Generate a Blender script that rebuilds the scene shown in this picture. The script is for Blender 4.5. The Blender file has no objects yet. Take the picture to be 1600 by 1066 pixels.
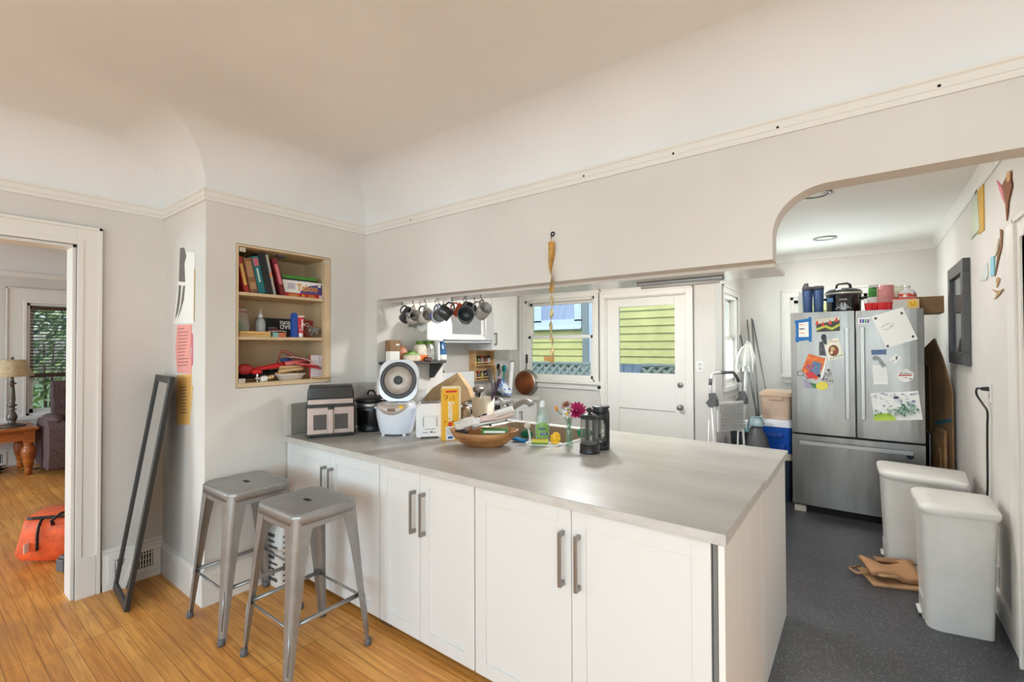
import bpy, math, random
from mathutils import Vector, Matrix
random.seed(7)
PI = math.pi
scene = bpy.context.scene
COL = scene.collection
V = Vector

# ------------------------------------------------------------------ camera
F_PX, YAW, PITCH, ROLL = 725.63, -0.645911, 0.012638, -0.003574
EYE = V((0, 0, 1.5))
fwd = V((math.sin(YAW) * math.cos(PITCH), math.cos(YAW) * math.cos(PITCH), math.sin(PITCH)))
rgt = V((math.cos(YAW), -math.sin(YAW), 0))
upv = rgt.cross(fwd)
camR = math.cos(ROLL) * rgt + math.sin(ROLL) * upv
camU = -math.sin(ROLL) * rgt + math.cos(ROLL) * upv
cd = bpy.data.cameras.new('camera')
cam = bpy.data.objects.new('camera', cd)
COL.objects.link(cam)
cd.sensor_width = 36
cd.lens = F_PX * 36 / 1600
cd.clip_start = 0.05
cam.matrix_world = Matrix(((camR.x, camU.x, -fwd.x, EYE.x), (camR.y, camU.y, -fwd.y, EYE.y), (camR.z, camU.z, -fwd.z, EYE.z), (0, 0, 0, 1)))
scene.camera = cam


def PX(ax, val, x, y):
    """point of the place on the plane axis=val that was measured at (x, y) in the 1600x1066 photograph"""
    d = fwd + camR * ((x - 800) / F_PX) - camU * ((y - 533) / F_PX)
    return EYE + d * ((val - EYE[ax]) / d[ax])


# ------------------------------------------------------------------ materials
def lin(c):
    c = c / 255
    return c / 12.92 if c <= .04045 else ((c + .055) / 1.055) ** 2.4


MATS = {}


def rgb(c):
    return (lin(c[0]), lin(c[1]), lin(c[2]), 1)


def mat(name, c, rough=.5, metal=0, var=0, scale=20, bump=0, bscale=200, c2=None, coat=0, stretch=(1, 1, 1), emit=0, sub=0, spec=.5, alpha=1, detail=4, ramp=(.35, .65)):
    if name in MATS:
        return MATS[name]
    m = bpy.data.materials.new(name)
    m.use_nodes = True
    nt = m.node_tree
    b = nt.nodes['Principled BSDF']
    b.inputs['Base Color'].default_value = rgb(c)
    b.inputs['Roughness'].default_value = rough
    b.inputs['Metallic'].default_value = metal
    b.inputs['Specular IOR Level'].default_value = spec
    if coat:
        b.inputs['Coat Weight'].default_value = coat
        b.inputs['Coat Roughness'].default_value = .08
    if emit:
        b.inputs['Emission Color'].default_value = rgb(c)
        b.inputs['Emission Strength'].default_value = emit
    tc = nt.nodes.new('ShaderNodeTexCoord')
    mp = nt.nodes.new('ShaderNodeMapping')
    mp.inputs['Scale'].default_value = stretch
    nt.links.new(tc.outputs['Object'], mp.inputs['Vector'])
    if var or c2:
        n = nt.nodes.new('ShaderNodeTexNoise')
        n.inputs['Scale'].default_value = scale
        n.inputs['Detail'].default_value = detail
        nt.links.new(mp.outputs['Vector'], n.inputs['Vector'])
        r = nt.nodes.new('ShaderNodeValToRGB')
        r.color_ramp.elements[0].position = ramp[0]
        r.color_ramp.elements[1].position = ramp[1]
        if c2 is None:
            c2 = tuple(max(0, v * (1 - var)) for v in c)
            c1 = tuple(min(255, v * (1 + var * .4)) for v in c)
        else:
            c1 = c
        r.color_ramp.elements[0].color = rgb(c2)
        r.color_ramp.elements[1].color = rgb(c1)
        nt.links.new(n.outputs['Fac'], r.inputs['Fac'])
        nt.links.new(r.outputs['Color'], b.inputs['Base Color'])
    if bump:
        n2 = nt.nodes.new('ShaderNodeTexNoise')
        n2.inputs['Scale'].default_value = bscale
        n2.inputs['Detail'].default_value = 3
        nt.links.new(mp.outputs['Vector'], n2.inputs['Vector'])
        bp = nt.nodes.new('ShaderNodeBump')
        bp.inputs['Strength'].default_value = bump
        bp.inputs['Distance'].default_value = .002
        nt.links.new(n2.outputs['Fac'], bp.inputs['Height'])
        nt.links.new(bp.outputs['Normal'], b.inputs['Normal'])
    MATS[name] = m
    return m


def glass(name, c=(255, 255, 255), dens=.06, rough=.02, fres=1.45):
    """thin clear glass or plastic: lets the light through and reflects at its surface"""
    if name in MATS:
        return MATS[name]
    m = bpy.data.materials.new(name)
    m.use_nodes = True
    nt = m.node_tree
    nt.nodes.clear()
    out = nt.nodes.new('ShaderNodeOutputMaterial')
    tr = nt.nodes.new('ShaderNodeBsdfTransparent')
    tr.inputs['Color'].default_value = rgb(c)
    gl = nt.nodes.new('ShaderNodeBsdfGlossy')
    gl.inputs['Roughness'].default_value = rough
    df = nt.nodes.new('ShaderNodeBsdfDiffuse')
    df.inputs['Color'].default_value = rgb(c)
    lf = nt.nodes.new('ShaderNodeLayerWeight')
    lf.inputs['Blend'].default_value = .5
    pw = nt.nodes.new('ShaderNodeMath')
    pw.operation = 'POWER'
    pw.inputs[1].default_value = 3.5
    nt.links.new(lf.outputs['Facing'], pw.inputs[0])
    lw = nt.nodes.new('ShaderNodeMath')
    lw.operation = 'MULTIPLY_ADD'
    lw.inputs[1].default_value = .55
    lw.inputs[2].default_value = .035
    nt.links.new(pw.outputs[0], lw.inputs[0])
    mx = nt.nodes.new('ShaderNodeMixShader')
    mx2 = nt.nodes.new('ShaderNodeMixShader')
    mx2.inputs[0].default_value = dens
    nt.links.new(tr.outputs[0], mx2.inputs[1])
    nt.links.new(df.outputs[0], mx2.inputs[2])
    nt.links.new(lw.outputs[0], mx.inputs[0])
    nt.links.new(mx2.outputs[0], mx.inputs[1])
    nt.links.new(gl.outputs[0], mx.inputs[2])
    nt.links.new(mx.outputs[0], out.inputs[0])
    MATS[name] = m
    return m


WHITE = mat('white_paint', (226, 222, 215), .45, bump=.08, bscale=60, spec=.35)
WALL = mat('wall_paint', (223, 219, 214), .6, var=.03, scale=1.5, bump=.15, bscale=40, spec=.3)
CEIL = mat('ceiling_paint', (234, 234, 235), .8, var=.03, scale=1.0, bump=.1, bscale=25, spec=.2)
TRIM = mat('trim_paint', (234, 231, 226), .4, spec=.4, bump=.06, bscale=30)
CAB = mat('cabinet_white', (226, 225, 223), .4, bump=.05, bscale=30, stretch=(1, 1, .1))
CABSIDE = mat('cabinet_panel', (236, 234, 230), .5, var=.012, scale=6, stretch=(4, 4, .3))
STEEL = mat('stainless_steel', (152, 149, 145), .36, 1, var=.10, scale=3, stretch=(2.5, 2.5, .5))
STEELH = mat('brushed_steel', (166, 164, 161), .38, .9)
NICKEL = mat('brushed_nickel', (150, 147, 143), .36, .7)
CHROME = mat('chrome', (215, 215, 215), .12, 1)
GALV = mat('grey_metal_paint', (156, 155, 153), .32, .5, var=.06, scale=9)
BLACK = mat('black_plastic', (26, 26, 28), .4)
BLACKG = mat('black_gloss', (14, 14, 16), .12, coat=.5)
DARK = mat('dark_void', (30, 28, 26), .9)
GREYP = mat('grey_plastic', (95, 95, 97), .5)
WHITEP = mat('white_plastic', (238, 238, 240), .3, coat=.2)
PAPER = mat('white_paper', (238, 237, 233), .8)
KRAFT = mat('kraft_paper', (178, 138, 98), .8, var=.12, scale=9)
CARDB = mat('cardboard', (150, 118, 84), .85, var=.1, scale=6)
PINE = mat('pine', (212, 170, 118), .5, var=.12, scale=5, stretch=(1, 1, 8))
CREAM = mat('cream_shelf_paint', (218, 192, 155), .5, var=.06, scale=4)
CERAM = mat('ceramic_white', (232, 230, 226), .15, coat=.4)
CERAMK = mat('ceramic_charcoal', (52, 53, 56), .2, coat=.4)
CERAMG = mat('ceramic_grey', (150, 146, 142), .2, coat=.3)
GLASS = glass('clear_glass', (248, 252, 250), .03)
GLASSW = glass('window_glass', (236, 244, 244), .02)
PLAST = glass('clear_plastic', (245, 245, 245), .18, .1)
PLASTF = glass('frosted_plastic', (238, 240, 240), .45, .2)
INK = mat('ink_black', (25, 25, 30), .7)
RED = mat('red', (200, 32, 36), .4)
BLUE = mat('blue', (32, 78, 170), .4)
GREEN = mat('green', (70, 140, 50), .5)
YELLOW = mat('yellow', (240, 190, 40), .5)
ORANGE = mat('orange', (232, 120, 50), .5)


# ------------------------------------------------------------------ mesh building
class MB:
    def __init__(s):
        s.v, s.f, s.m, s.s = [], [], [], []

    def add(s, vs, fs, m=0, smooth=False, M=None):
        b = len(s.v)
        for p in vs:
            p = V(p)
            s.v.append(M @ p if M else p)
        for f in fs:
            s.f.append(tuple(b + i for i in f))
            s.m.append(m)
            s.s.append(smooth)
        return s

    def box(s, a, b, m=0, M=None):
        x0, y0, z0 = [min(a[i], b[i]) for i in range(3)]
        x1, y1, z1 = [max(a[i], b[i]) for i in range(3)]
        return s.add([(x0, y0, z0), (x1, y0, z0), (x1, y1, z0), (x0, y1, z0), (x0, y0, z1), (x1, y0, z1), (x1, y1, z1), (x0, y1, z1)],
                     [(3, 2, 1, 0), (4, 5, 6, 7), (0, 1, 5, 4), (1, 2, 6, 5), (2, 3, 7, 6), (3, 0, 4, 7)], m, False, M)

    def cbox(s, c, d, m=0, M=None):
        return s.box([c[i] - d[i] / 2 for i in range(3)], [c[i] + d[i] / 2 for i in range(3)], m, M)

    def lathe(s, prof, n=24, m=0, M=None, smooth=True, sx=1, sy=1):
        vs, fs = [], []
        k = len(prof)
        for i in range(n):
            a = 2 * PI * i / n
            for r, z in prof:
                vs.append((r * math.cos(a) * sx, r * math.sin(a) * sy, z))
        for i in range(n):
            j = (i + 1) % n
            for q in range(k - 1):
                fs.append((i * k + q, j * k + q, j * k + q + 1, i * k + q + 1))
        if prof[0][0] > 1e-6:
            fs.append(tuple(i * k for i in reversed(range(n))))
        if prof[-1][0] > 1e-6:
            fs.append(tuple(i * k + k - 1 for i in range(n)))
        return s.add(vs, fs, m, smooth, M)

    def open_lathe(s, prof, n=24, m=0, M=None):
        vs, fs = [], []
        k = len(prof)
        for i in range(n):
            a = 2 * PI * i / n
            for r, z in prof:
                vs.append((r * math.cos(a), r * math.sin(a), z))
        for i in range(n):
            j = (i + 1) % n
            for q in range(k - 1):
                fs.append((i * k + q, j * k + q, j * k + q + 1, i * k + q + 1))
        return s.add(vs, fs, m, True, M)

    def cyl(s, p0, p1, r0, r1=None, n=16, m=0, smooth=True, M=None):
        p0, p1 = V(p0), V(p1)
        r1 = r0 if r1 is None else r1
        d = p1 - p0
        L = d.length
        R = d.to_track_quat('Z', 'Y').to_matrix().to_4x4()
        T = Matrix.Translation(p0) @ R
        if M:
            T = M @ T
        vs, fs = [], []
        for i in range(n):
            a = 2 * PI * i / n
            vs += [(r0 * math.cos(a), r0 * math.sin(a), 0), (r1 * math.cos(a), r1 * math.sin(a), L)]
        s.add(vs, [(2 * i, 2 * ((i + 1) % n), 2 * ((i + 1) % n) + 1, 2 * i + 1) for i in range(n)], m, smooth, T)
        s.add(vs, [tuple(2 * i for i in reversed(range(n))), tuple(2 * i + 1 for i in range(n))], m, False, T)
        return s

    def tube(s, pts, r, n=8, m=0, closed=False, flat=1.0, M=None):
        pts = [V(p) for p in pts]
        k = len(pts)
        rs = r if isinstance(r, (list, tuple)) else [r] * k
        vs, fs = [], []
        nrm = None
        for i in range(k):
            if closed:
                t = (pts[(i + 1) % k] - pts[i - 1]).normalized()
            else:
                t = (pts[min(i + 1, k - 1)] - pts[max(i - 1, 0)]).normalized()
            if nrm is None:
                nrm = t.orthogonal().normalized()
            nrm = (nrm - t * nrm.dot(t)).normalized()
            bi = t.cross(nrm)
            for j in range(n):
                a = 2 * PI * j / n
                vs.append(pts[i] + nrm * (rs[i] * math.cos(a)) + bi * (rs[i] * flat * math.sin(a)))
        for i in range(k if closed else k - 1):
            q = (i + 1) % k
            for j in range(n):
                fs.append((i * n + j, i * n + (j + 1) % n, q * n + (j + 1) % n, q * n + j))
        if not closed:
            fs.append(tuple(reversed(range(n))))
            fs.append(tuple((k - 1) * n + j for j in range(n)))
        return s.add(vs, fs, m, True, M)

    def prism(s, poly, z0, z1, m=0, M=None, smooth=False):
        n = len(poly)
        vs = [(p[0], p[1], z0) for p in poly] + [(p[0], p[1], z1) for p in poly]
        s.add(vs, [(i, (i + 1) % n, n + (i + 1) % n, n + i) for i in range(n)], m, smooth, M)
        s.add(vs, [tuple(reversed(range(n))), tuple(range(n, 2 * n))], m, False, M)
        return s

    def loft(s, rings, m=0, M=None, cap=True, smooth=True):
        n = len(rings[0])
        vs = [p for r in rings for p in r]
        fs = []
        for i in range(len(rings) - 1):
            for j in range(n):
                fs.append((i * n + j, i * n + (j + 1) % n, (i + 1) * n + (j + 1) % n, (i + 1) * n + j))
        s.add(vs, fs, m, smooth, M)
        if cap:
            b = (len(rings) - 1) * n
            s.add(vs, [tuple(reversed(range(n))), tuple(b + j for j in range(n))], m, False, M)
        return s

    def grid(s, fn, nu, nv, m=0, M=None, smooth=True):
        vs = [fn(i / nu, j / nv) for i in range(nu + 1) for j in range(nv + 1)]
        w = nv + 1
        return s.add(vs, [(i * w + j, (i + 1) * w + j, (i + 1) * w + j + 1, i * w + j + 1) for i in range(nu) for j in range(nv)], m, smooth, M)

    def blob(s, c, r, m=0, nu=10, nv=16, jit=0, M=None):
        r = (r, r, r) if not isinstance(r, (tuple, list)) else r
        rings = []
        for i in range(1, nu):
            t = PI * i / nu
            ring = []
            for j in range(nv):
                a = 2 * PI * j / nv
                k = 1 + (random.uniform(-jit, jit) if jit else 0)
                ring.append((c[0] + r[0] * math.sin(t) * math.cos(a) * k, c[1] + r[1] * math.sin(t) * math.sin(a) * k, c[2] - r[2] * math.cos(t) * k))
            rings.append(ring)
        return s.loft(rings, m, M)

    def text(s, body, size, M, m=0, ext=.0004, font_shear=0, bold=0, width=None):
        cu = bpy.data.curves.new('t', 'FONT')
        cu.body = body
        cu.size = size
        cu.align_x = 'CENTER'
        cu.align_y = 'CENTER'
        cu.extrude = ext
        cu.shear = font_shear
        cu.offset = bold
        cu.resolution_u = 3
        o = bpy.data.objects.new('t', cu)
        COL.objects.link(o)
        bpy.context.view_layer.update()
        me = o.to_mesh()
        vs = [v.co.copy() for v in me.vertices]
        if width and vs:
            w = max(v.x for v in vs) - min(v.x for v in vs)
            for v in vs:
                v.x *= width / w
        s.add(vs, [tuple(p.vertices) for p in me.polygons], m, False, M)
        o.to_mesh_clear()
        bpy.data.objects.remove(o)
        bpy.data.curves.remove(cu)
        return s

    def build(s, name, mats, parent=None, bevel=0, seg=2, solid=0, subsurf=0):
        me = bpy.data.meshes.new(name)
        me.from_pydata([tuple(v) for v in s.v], [], s.f)
        for mt in (mats if isinstance(mats, (list, tuple)) else [mats]):
            me.materials.append(mt)
        me.polygons.foreach_set('material_index', s.m)
        me.polygons.foreach_set('use_smooth', s.s)
        me.update()
        o = bpy.data.objects.new(name, me)
        COL.objects.link(o)
        if parent:
            o.parent = parent
        if solid:
            md = o.modifiers.new('solid', 'SOLIDIFY')
            md.thickness = solid
            md.offset = 0
        if subsurf:
            md = o.modifiers.new('sub', 'SUBSURF')
            md.levels = subsurf
            md.render_levels = subsurf
        if bevel:
            md = o.modifiers.new('bevel', 'BEVEL')
            md.width = bevel
            md.segments = seg
            md.limit_method = 'ANGLE'
            md.angle_limit = .7
            md.harden_normals = False
        return o


def rrect(w, d, r, n=5, cx=0, cy=0):
    pts = []
    for sx, sy, a0 in ((1, 1, 0), (-1, 1, PI / 2), (-1, -1, PI), (1, -1, 1.5 * PI)):
        for i in range(n + 1):
            a = a0 + PI / 2 * i / n
            pts.append((cx + sx * (w / 2 - r) + r * math.cos(a), cy + sy * (d / 2 - r) + r * math.sin(a)))
    return pts


def ring(poly, z, k=1, dx=0, dy=0):
    return [(p[0] * k + dx, p[1] * k + dy, z) for p in poly]


def frame(o, x, y):
    """matrix with local x, y along the two world directions, z normal to both"""
    x = V(x).normalized()
    y = V(y)
    y = (y - x * y.dot(x)).normalized()
    z = x.cross(y)
    return Matrix(((x.x, y.x, z.x, o[0]), (x.y, y.y, z.y, o[1]), (x.z, y.z, z.z, o[2]), (0, 0, 0, 1)))


def thing(name, label, cat, loc=(0, 0, 0), rz=0, group=None):
    o = bpy.data.objects.new(name, None)
    o.empty_display_size = .05
    COL.objects.link(o)
    o.location = loc
    o.rotation_euler = (0, 0, rz)
    return tag(o, label, cat, group)


def tag(o, label, cat, group=None):
    o['label'] = label
    o['category'] = cat
    if group:
        o['group'] = group
    return o


def solo(name, label, cat, mb, mats, loc=(0, 0, 0), rz=0, group=None, **kw):
    o = mb.build(name, mats, None, **kw)
    o.location = loc
    o.rotation_euler = (0, 0, rz)
    return tag(o, label, cat, group)


def struct(name, mb, mats, parent=None, **kw):
    o = mb.build(name, mats, parent, **kw)
    if parent is None:
        o['kind'] = 'structure'
    return o


def copy_tree(o, parent=None):
    c = o.copy()
    COL.objects.link(c)
    if parent:
        c.parent = parent
    for ch in list(o.children):
        copy_tree(ch, c)
    return c


def face(L, R):
    """yaw of a thing whose front (local -y) runs from L to R"""
    return math.atan2(R[1] - L[1], R[0] - L[0])


def M3(x=0, y=0, z=0, rx=0, ry=0, rz=0):
    return Matrix.Translation((x, y, z)) @ Matrix.Rotation(rz, 4, 'Z') @ Matrix.Rotation(ry, 4, 'Y') @ Matrix.Rotation(rx, 4, 'X')


def flat(mb, pts, ax, val, off0, off1, m=0):
    """a thin plate whose outline was measured on the plane axis=val; off0/off1 = distances of its two faces from that plane"""
    P = [PX(ax, val, x, y) for x, y in pts]
    sgn = -1 if val > 0 else 1
    n = len(P)
    a, b = [], []
    for p in P:
        q = p.copy()
        q[ax] = val + sgn * off0
        a.append(q)
        q = p.copy()
        q[ax] = val + sgn * off1
        b.append(q)
    mb.add(a + b, [(i, (i + 1) % n, n + (i + 1) % n, n + i) for i in range(n)] + [tuple(reversed(range(n))), tuple(range(n, 2 * n))], m)
    return mb


def sheet(name, label, cat, pts, ax, val, mats, extra=(), group=None, th=.0015, off=.0005):
    mb = MB()
    flat(mb, pts, ax, val, off, off + th, 0)
    for k, (p, mi) in enumerate(extra):
        flat(mb, p, ax, val, off + th, off + th + .0004 + .0002 * k, mi)
    return solo(name, label, cat, mb, mats, group=group)


def circ(cx, cy, rx, ry=None, n=16, a0=0):
    ry = rx if ry is None else ry
    return [(cx + rx * math.cos(a0 + 2 * PI * i / n), cy + ry * math.sin(a0 + 2 * PI * i / n)) for i in range(n)]


def stroke(pts, w):
    """a thin closed outline around a polyline, in pixels"""
    up, dn = [], []
    for i, p in enumerate(pts):
        a, b = pts[max(i - 1, 0)], pts[min(i + 1, len(pts) - 1)]
        dx, dy = b[0] - a[0], b[1] - a[1]
        L = math.hypot(dx, dy) or 1
        up.append((p[0] - dy / L * w / 2, p[1] + dx / L * w / 2))
        dn.append((p[0] + dy / L * w / 2, p[1] - dx / L * w / 2))
    return up + dn[::-1]
# ------------------------------------------------------------------ the rooms
WX = -3.77      # long left wall
BY = 1.09       # front of the chimney-like bump
NX = -3.07      # face of the bump that holds the built-in shelves
SY = 2.19       # wall over the peninsula (dining side)
SY2 = 2.30
CHY = 2.88     # back of the chimney-like bump on the kitchen side
CHX = -2.93
RX = 0.6        # right wall of the kitchen
KY = 5.0        # kitchen back wall with window and door
FY = 6.25       # back of the nook
NKX = -1.19     # side wall of the nook
KCZ = 2.56      # kitchen ceiling


def wood_floor_mat():
    m = bpy.data.materials.new('oak_planks')
    m.use_nodes = True
    nt = m.node_tree
    b = nt.nodes['Principled BSDF']
    tc = nt.nodes.new('ShaderNodeTexCoord')
    br = nt.nodes.new('ShaderNodeTexBrick')
    br.inputs['Scale'].default_value = 1
    br.inputs['Brick Width'].default_value = .95
    br.inputs['Row Height'].default_value = .062
    br.inputs['Mortar Size'].default_value = .0012
    br.inputs['Mortar Smooth'].default_value = .3
    br.inputs['Bias'].default_value = 0
    br.offset = .37
    br.offset_frequency = 1
    br.inputs['Color1'].default_value = rgb((244, 182, 100))
    br.inputs['Color2'].default_value = rgb((224, 154, 76))
    br.inputs['Mortar'].default_value = rgb((110, 66, 30))
    nt.links.new(tc.outputs['Object'], br.inputs['Vector'])
    mp = nt.nodes.new('ShaderNodeMapping')
    mp.inputs['Scale'].default_value = (1.6, 26, 1)
    nt.links.new(tc.outputs['Object'], mp.inputs['Vector'])
    n = nt.nodes.new('ShaderNodeTexNoise')
    n.inputs['Scale'].default_value = 1.6
    n.inputs['Detail'].default_value = 6
    n.inputs['Distortion'].default_value = 1.2
    nt.links.new(mp.outputs['Vector'], n.inputs['Vector'])
    r = nt.nodes.new('ShaderNodeValToRGB')
    r.color_ramp.elements[0].position = .32
    r.color_ramp.elements[0].color = (.62, .52, .42, 1)
    r.color_ramp.elements[1].position = .62
    r.color_ramp.elements[1].color = (1, 1, 1, 1)
    nt.links.new(n.outputs['Fac'], r.inputs['Fac'])
    mx = nt.nodes.new('ShaderNodeMixRGB')
    mx.blend_type = 'MULTIPLY'
    mx.inputs[0].default_value = .8
    nt.links.new(br.outputs['Color'], mx.inputs[1])
    nt.links.new(r.outputs['Color'], mx.inputs[2])
    # worn, greyer patches of the old varnish
    n2 = nt.nodes.new('ShaderNodeTexNoise')
    n2.inputs['Scale'].default_value = 1.7
    n2.inputs['Detail'].default_value = 5
    nt.links.new(tc.outputs['Object'], n2.inputs['Vector'])
    r2 = nt.nodes.new('ShaderNodeValToRGB')
    r2.color_ramp.elements[0].position = .46
    r2.color_ramp.elements[0].color = (0, 0, 0, 1)
    r2.color_ramp.elements[1].position = .72
    r2.color_ramp.elements[1].color = (.75, .75, .75, 1)
    nt.links.new(n2.outputs['Fac'], r2.inputs['Fac'])
    mx2 = nt.nodes.new('ShaderNodeMixRGB')
    mx2.blend_type = 'MIX'
    mx2.inputs[2].default_value = rgb((176, 120, 74))
    nt.links.new(r2.outputs['Color'], mx2.inputs[0])
    nt.links.new(mx.outputs['Color'], mx2.inputs[1])
    nt.links.new(mx2.outputs['Color'], b.inputs['Base Color'])
    b.inputs['Roughness'].default_value = .38
    b.inputs['Specular IOR Level'].default_value = .35
    bp = nt.nodes.new('ShaderNodeBump')
    bp.inputs['Strength'].default_value = .25
    bp.inputs['Distance'].default_value = .001
    nt.links.new(br.outputs['Fac'], bp.inputs['Height'])
    bp.invert = True
    nt.links.new(bp.outputs['Normal'], b.inputs['Normal'])
    return m


def speckle_mat():
    m = bpy.data.materials.new('speckled_vinyl')
    m.use_nodes = True
    nt = m.node_tree
    b = nt.nodes['Principled BSDF']
    tc = nt.nodes.new('ShaderNodeTexCoord')
    vo = nt.nodes.new('ShaderNodeTexVoronoi')
    vo.inputs['Scale'].default_value = 165
    nt.links.new(tc.outputs['Object'], vo.inputs['Vector'])
    wn = nt.nodes.new('ShaderNodeSeparateColor')
    nt.links.new(vo.outputs['Color'], wn.inputs[0])
    lt = nt.nodes.new('ShaderNodeMath')
    lt.operation = 'GREATER_THAN'
    lt.inputs[1].default_value = .82
    nt.links.new(wn.outputs[0], lt.inputs[0])
    ds = nt.nodes.new('ShaderNodeMath')
    ds.operation = 'LESS_THAN'
    ds.inputs[1].default_value = .34
    nt.links.new(vo.outputs['Distance'], ds.inputs[0])
    mu = nt.nodes.new('ShaderNodeMath')
    mu.operation = 'MULTIPLY'
    nt.links.new(lt.outputs[0], mu.inputs[0])
    nt.links.new(ds.outputs[0], mu.inputs[1])
    n = nt.nodes.new('ShaderNodeTexNoise')
    n.inputs['Scale'].default_value = 3
    n.inputs['Detail'].default_value = 5
    nt.links.new(tc.outputs['Object'], n.inputs['Vector'])
    r = nt.nodes.new('ShaderNodeValToRGB')
    r.color_ramp.elements[0].position = .3
    r.color_ramp.elements[0].color = rgb((52, 52, 56))
    r.color_ramp.elements[1].position = .7
    r.color_ramp.elements[1].color = rgb((66, 66, 70))
    nt.links.new(n.outputs['Fac'], r.inputs['Fac'])
    mx = nt.nodes.new('ShaderNodeMixRGB')
    mx.inputs[2].default_value = rgb((150, 150, 148))
    nt.links.new(mu.outputs[0], mx.inputs[0])
    nt.links.new(r.outputs['Color'], mx.inputs[1])
    nt.links.new(mx.outputs['Color'], b.inputs['Base Color'])
    b.inputs['Roughness'].default_value = .33
    return m


OAK, VINYL = wood_floor_mat(), speckle_mat()
struct('floor', MB().box((-9.0, -4.2, -.1), (2.4, 2.25, 0)), OAK)
struct('floor_kitchen', MB().box((-4.0, 2.25, -.1), (.85, 6.5, 0)), VINYL)

# left wall with the cased opening to the living room
DY0, DY1, DZ = -.75, .65, 2.124
w = MB()
w.box((WX - .15, -4.2, 0), (WX, DY0, 2.95)).box((WX - .15, DY0, DZ), (WX, DY1, 2.95)).box((WX - .15, DY1, 0), (WX, KY + .14, 2.95))
struct('wall_left', w, WALL)
# bump with the built-in shelves
NY0, NY1, NZ0, NZ1 = 1.255, 1.893, 1.25, 2.147
w = MB()
w.box((WX, BY, 0), (NX, BY + .1, 2.95))
w.box((NX - .1, BY + .1, 0), (NX, NY0, 2.95)).box((NX - .1, NY1, 0), (NX, SY - .0, 2.95))
w.box((NX - .1, NY0, 0), (NX, NY1, NZ0)).box((NX - .1, NY0, NZ1), (NX, NY1, 2.95))
w.box((WX, SY2, 0), (CHX, CHY, 2.95))
struct('wall_alcove', w, WALL)
# wall over the peninsula, with jamb, and the arch to the kitchen
SZ = 1.86
poly = [(NX, 0), (-2.93, 0), (-2.93, SZ), (-.293, SZ), (-.293, 1.97)]
for i in range(1, 13):
    a = PI / 2 * i / 12
    poly.append((-.293 + .2 * (1 - math.cos(a)), 1.95 + .19 * math.sin(a) ** .9))
for i in range(0, 13):
    a = PI / 2 * i / 12
    poly.append((.42 + .18 * math.sin(a), 1.95 + .19 * math.cos(a)))
poly += [(RX, 0), (2.4, 0), (2.4, 2.95), (NX, 2.95)]
M = Matrix(((1, 0, 0, 0), (0, 0, -1, 0), (0, 1, 0, 0), (0, 0, 0, 1)))
struct('wall_arch', MB().prism(poly, -SY2, -SY, 0, M), WALL)
# dining room: right wall and the wall behind the camera with two big windows
DR, DB = 2.3, -3.6
w = MB().box((DR, DB, 0), (DR + .12, -2.65, 2.95)).box((DR, -1.35, 0), (DR + .12, SY2, 2.95)).box((DR, -2.65, 0), (DR + .12, -1.35, .8)).box((DR, -2.65, 2.2), (DR + .12, -1.35, 2.95))
struct('wall_right', w, WALL)
BW = ((-2.3, -.5), (.1, 1.9))
w = MB()
xs = [WX - .15, BW[0][0], BW[0][1], BW[1][0], BW[1][1], DR]
for i in (0, 2, 4):
    w.box((xs[i], DB - .15, 0), (xs[i + 1], DB, 2.95))
for a, b in BW:
    w.box((a, DB - .15, 0), (b, DB, .75)).box((a, DB - .15, 2.25), (b, DB, 2.95))
struct('wall_back', w, WALL)
for k, (a, b) in enumerate(BW):
    f = MB()
    f.box((a - .1, DB, .65), (a, DB + .025, 2.35)).box((b, DB, .65), (b + .1, DB + .025, 2.35)).box((a, DB, 2.25), (b, DB + .025, 2.35)).box((a - .1, DB, .68), (b + .1, DB + .05, .75))
    f.box((a, DB - .08, 1.48), (b, DB - .04, 1.53)).box(((a + b) / 2 - .02, DB - .08, .75), ((a + b) / 2 + .02, DB - .04, 2.25))
    struct('window_%d' % (5 + k), f, TRIM)

f = MB()
for b in ((-2.75, -2.65, .7, 2.3), (-1.35, -1.25, .7, 2.3), (-2.65, -1.35, 2.2, 2.3), (-2.65, -1.35, .7, .8), (-2.65, -1.35, 1.48, 1.53)):
    f.box((DR - .02, b[0], b[2]), (DR + .06, b[1], b[3]))
struct('window_7', f, TRIM)  # unseen window added so that light reaches the peninsula end panel

# plaster cove and ceiling of the dining room
CZ, CR = 2.44, .3


def cove_ceiling(poly, z, r):
    """poly: room outline, anticlockwise; walls curve into a flat ceiling"""
    mb = MB()
    n = len(poly)
    offs = []
    for i in range(n):
        p, a, b = V(poly[i]), V(poly[i - 1]), V(poly[(i + 1) % n])
        d1, d2 = (p - a).normalized(), (b - p).normalized()
        offs.append(V((-d1.y, d1.x)) + V((-d2.y, d2.x)))
    k = 10
    vs, fs = [], []
    for j in range(k + 1):
        t = PI / 2 * j / k
        for i in range(n):
            p = V(poly[i]) + offs[i] * (r * (1 - math.cos(t)))
            vs.append((p.x, p.y, z + r * math.sin(t)))
    for i in range(n):
        sv, sf = [], []
        for j in range(k + 1):
            sv += [vs[j * n + i], vs[j * n + (i + 1) % n]]
        sf = [(2 * j, 2 * j + 1, 2 * j + 3, 2 * j + 2) for j in range(k)]
        mb.add(sv, sf, 0, True)
    mb.add(vs[k * n:], [tuple(range(n))], 0)
    return mb


DP = [(WX, DB), (DR, DB), (DR, SY), (NX, SY), (NX, BY), (WX, BY)]
struct('ceiling', cove_ceiling(DP, CZ, CR), CEIL)


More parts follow.
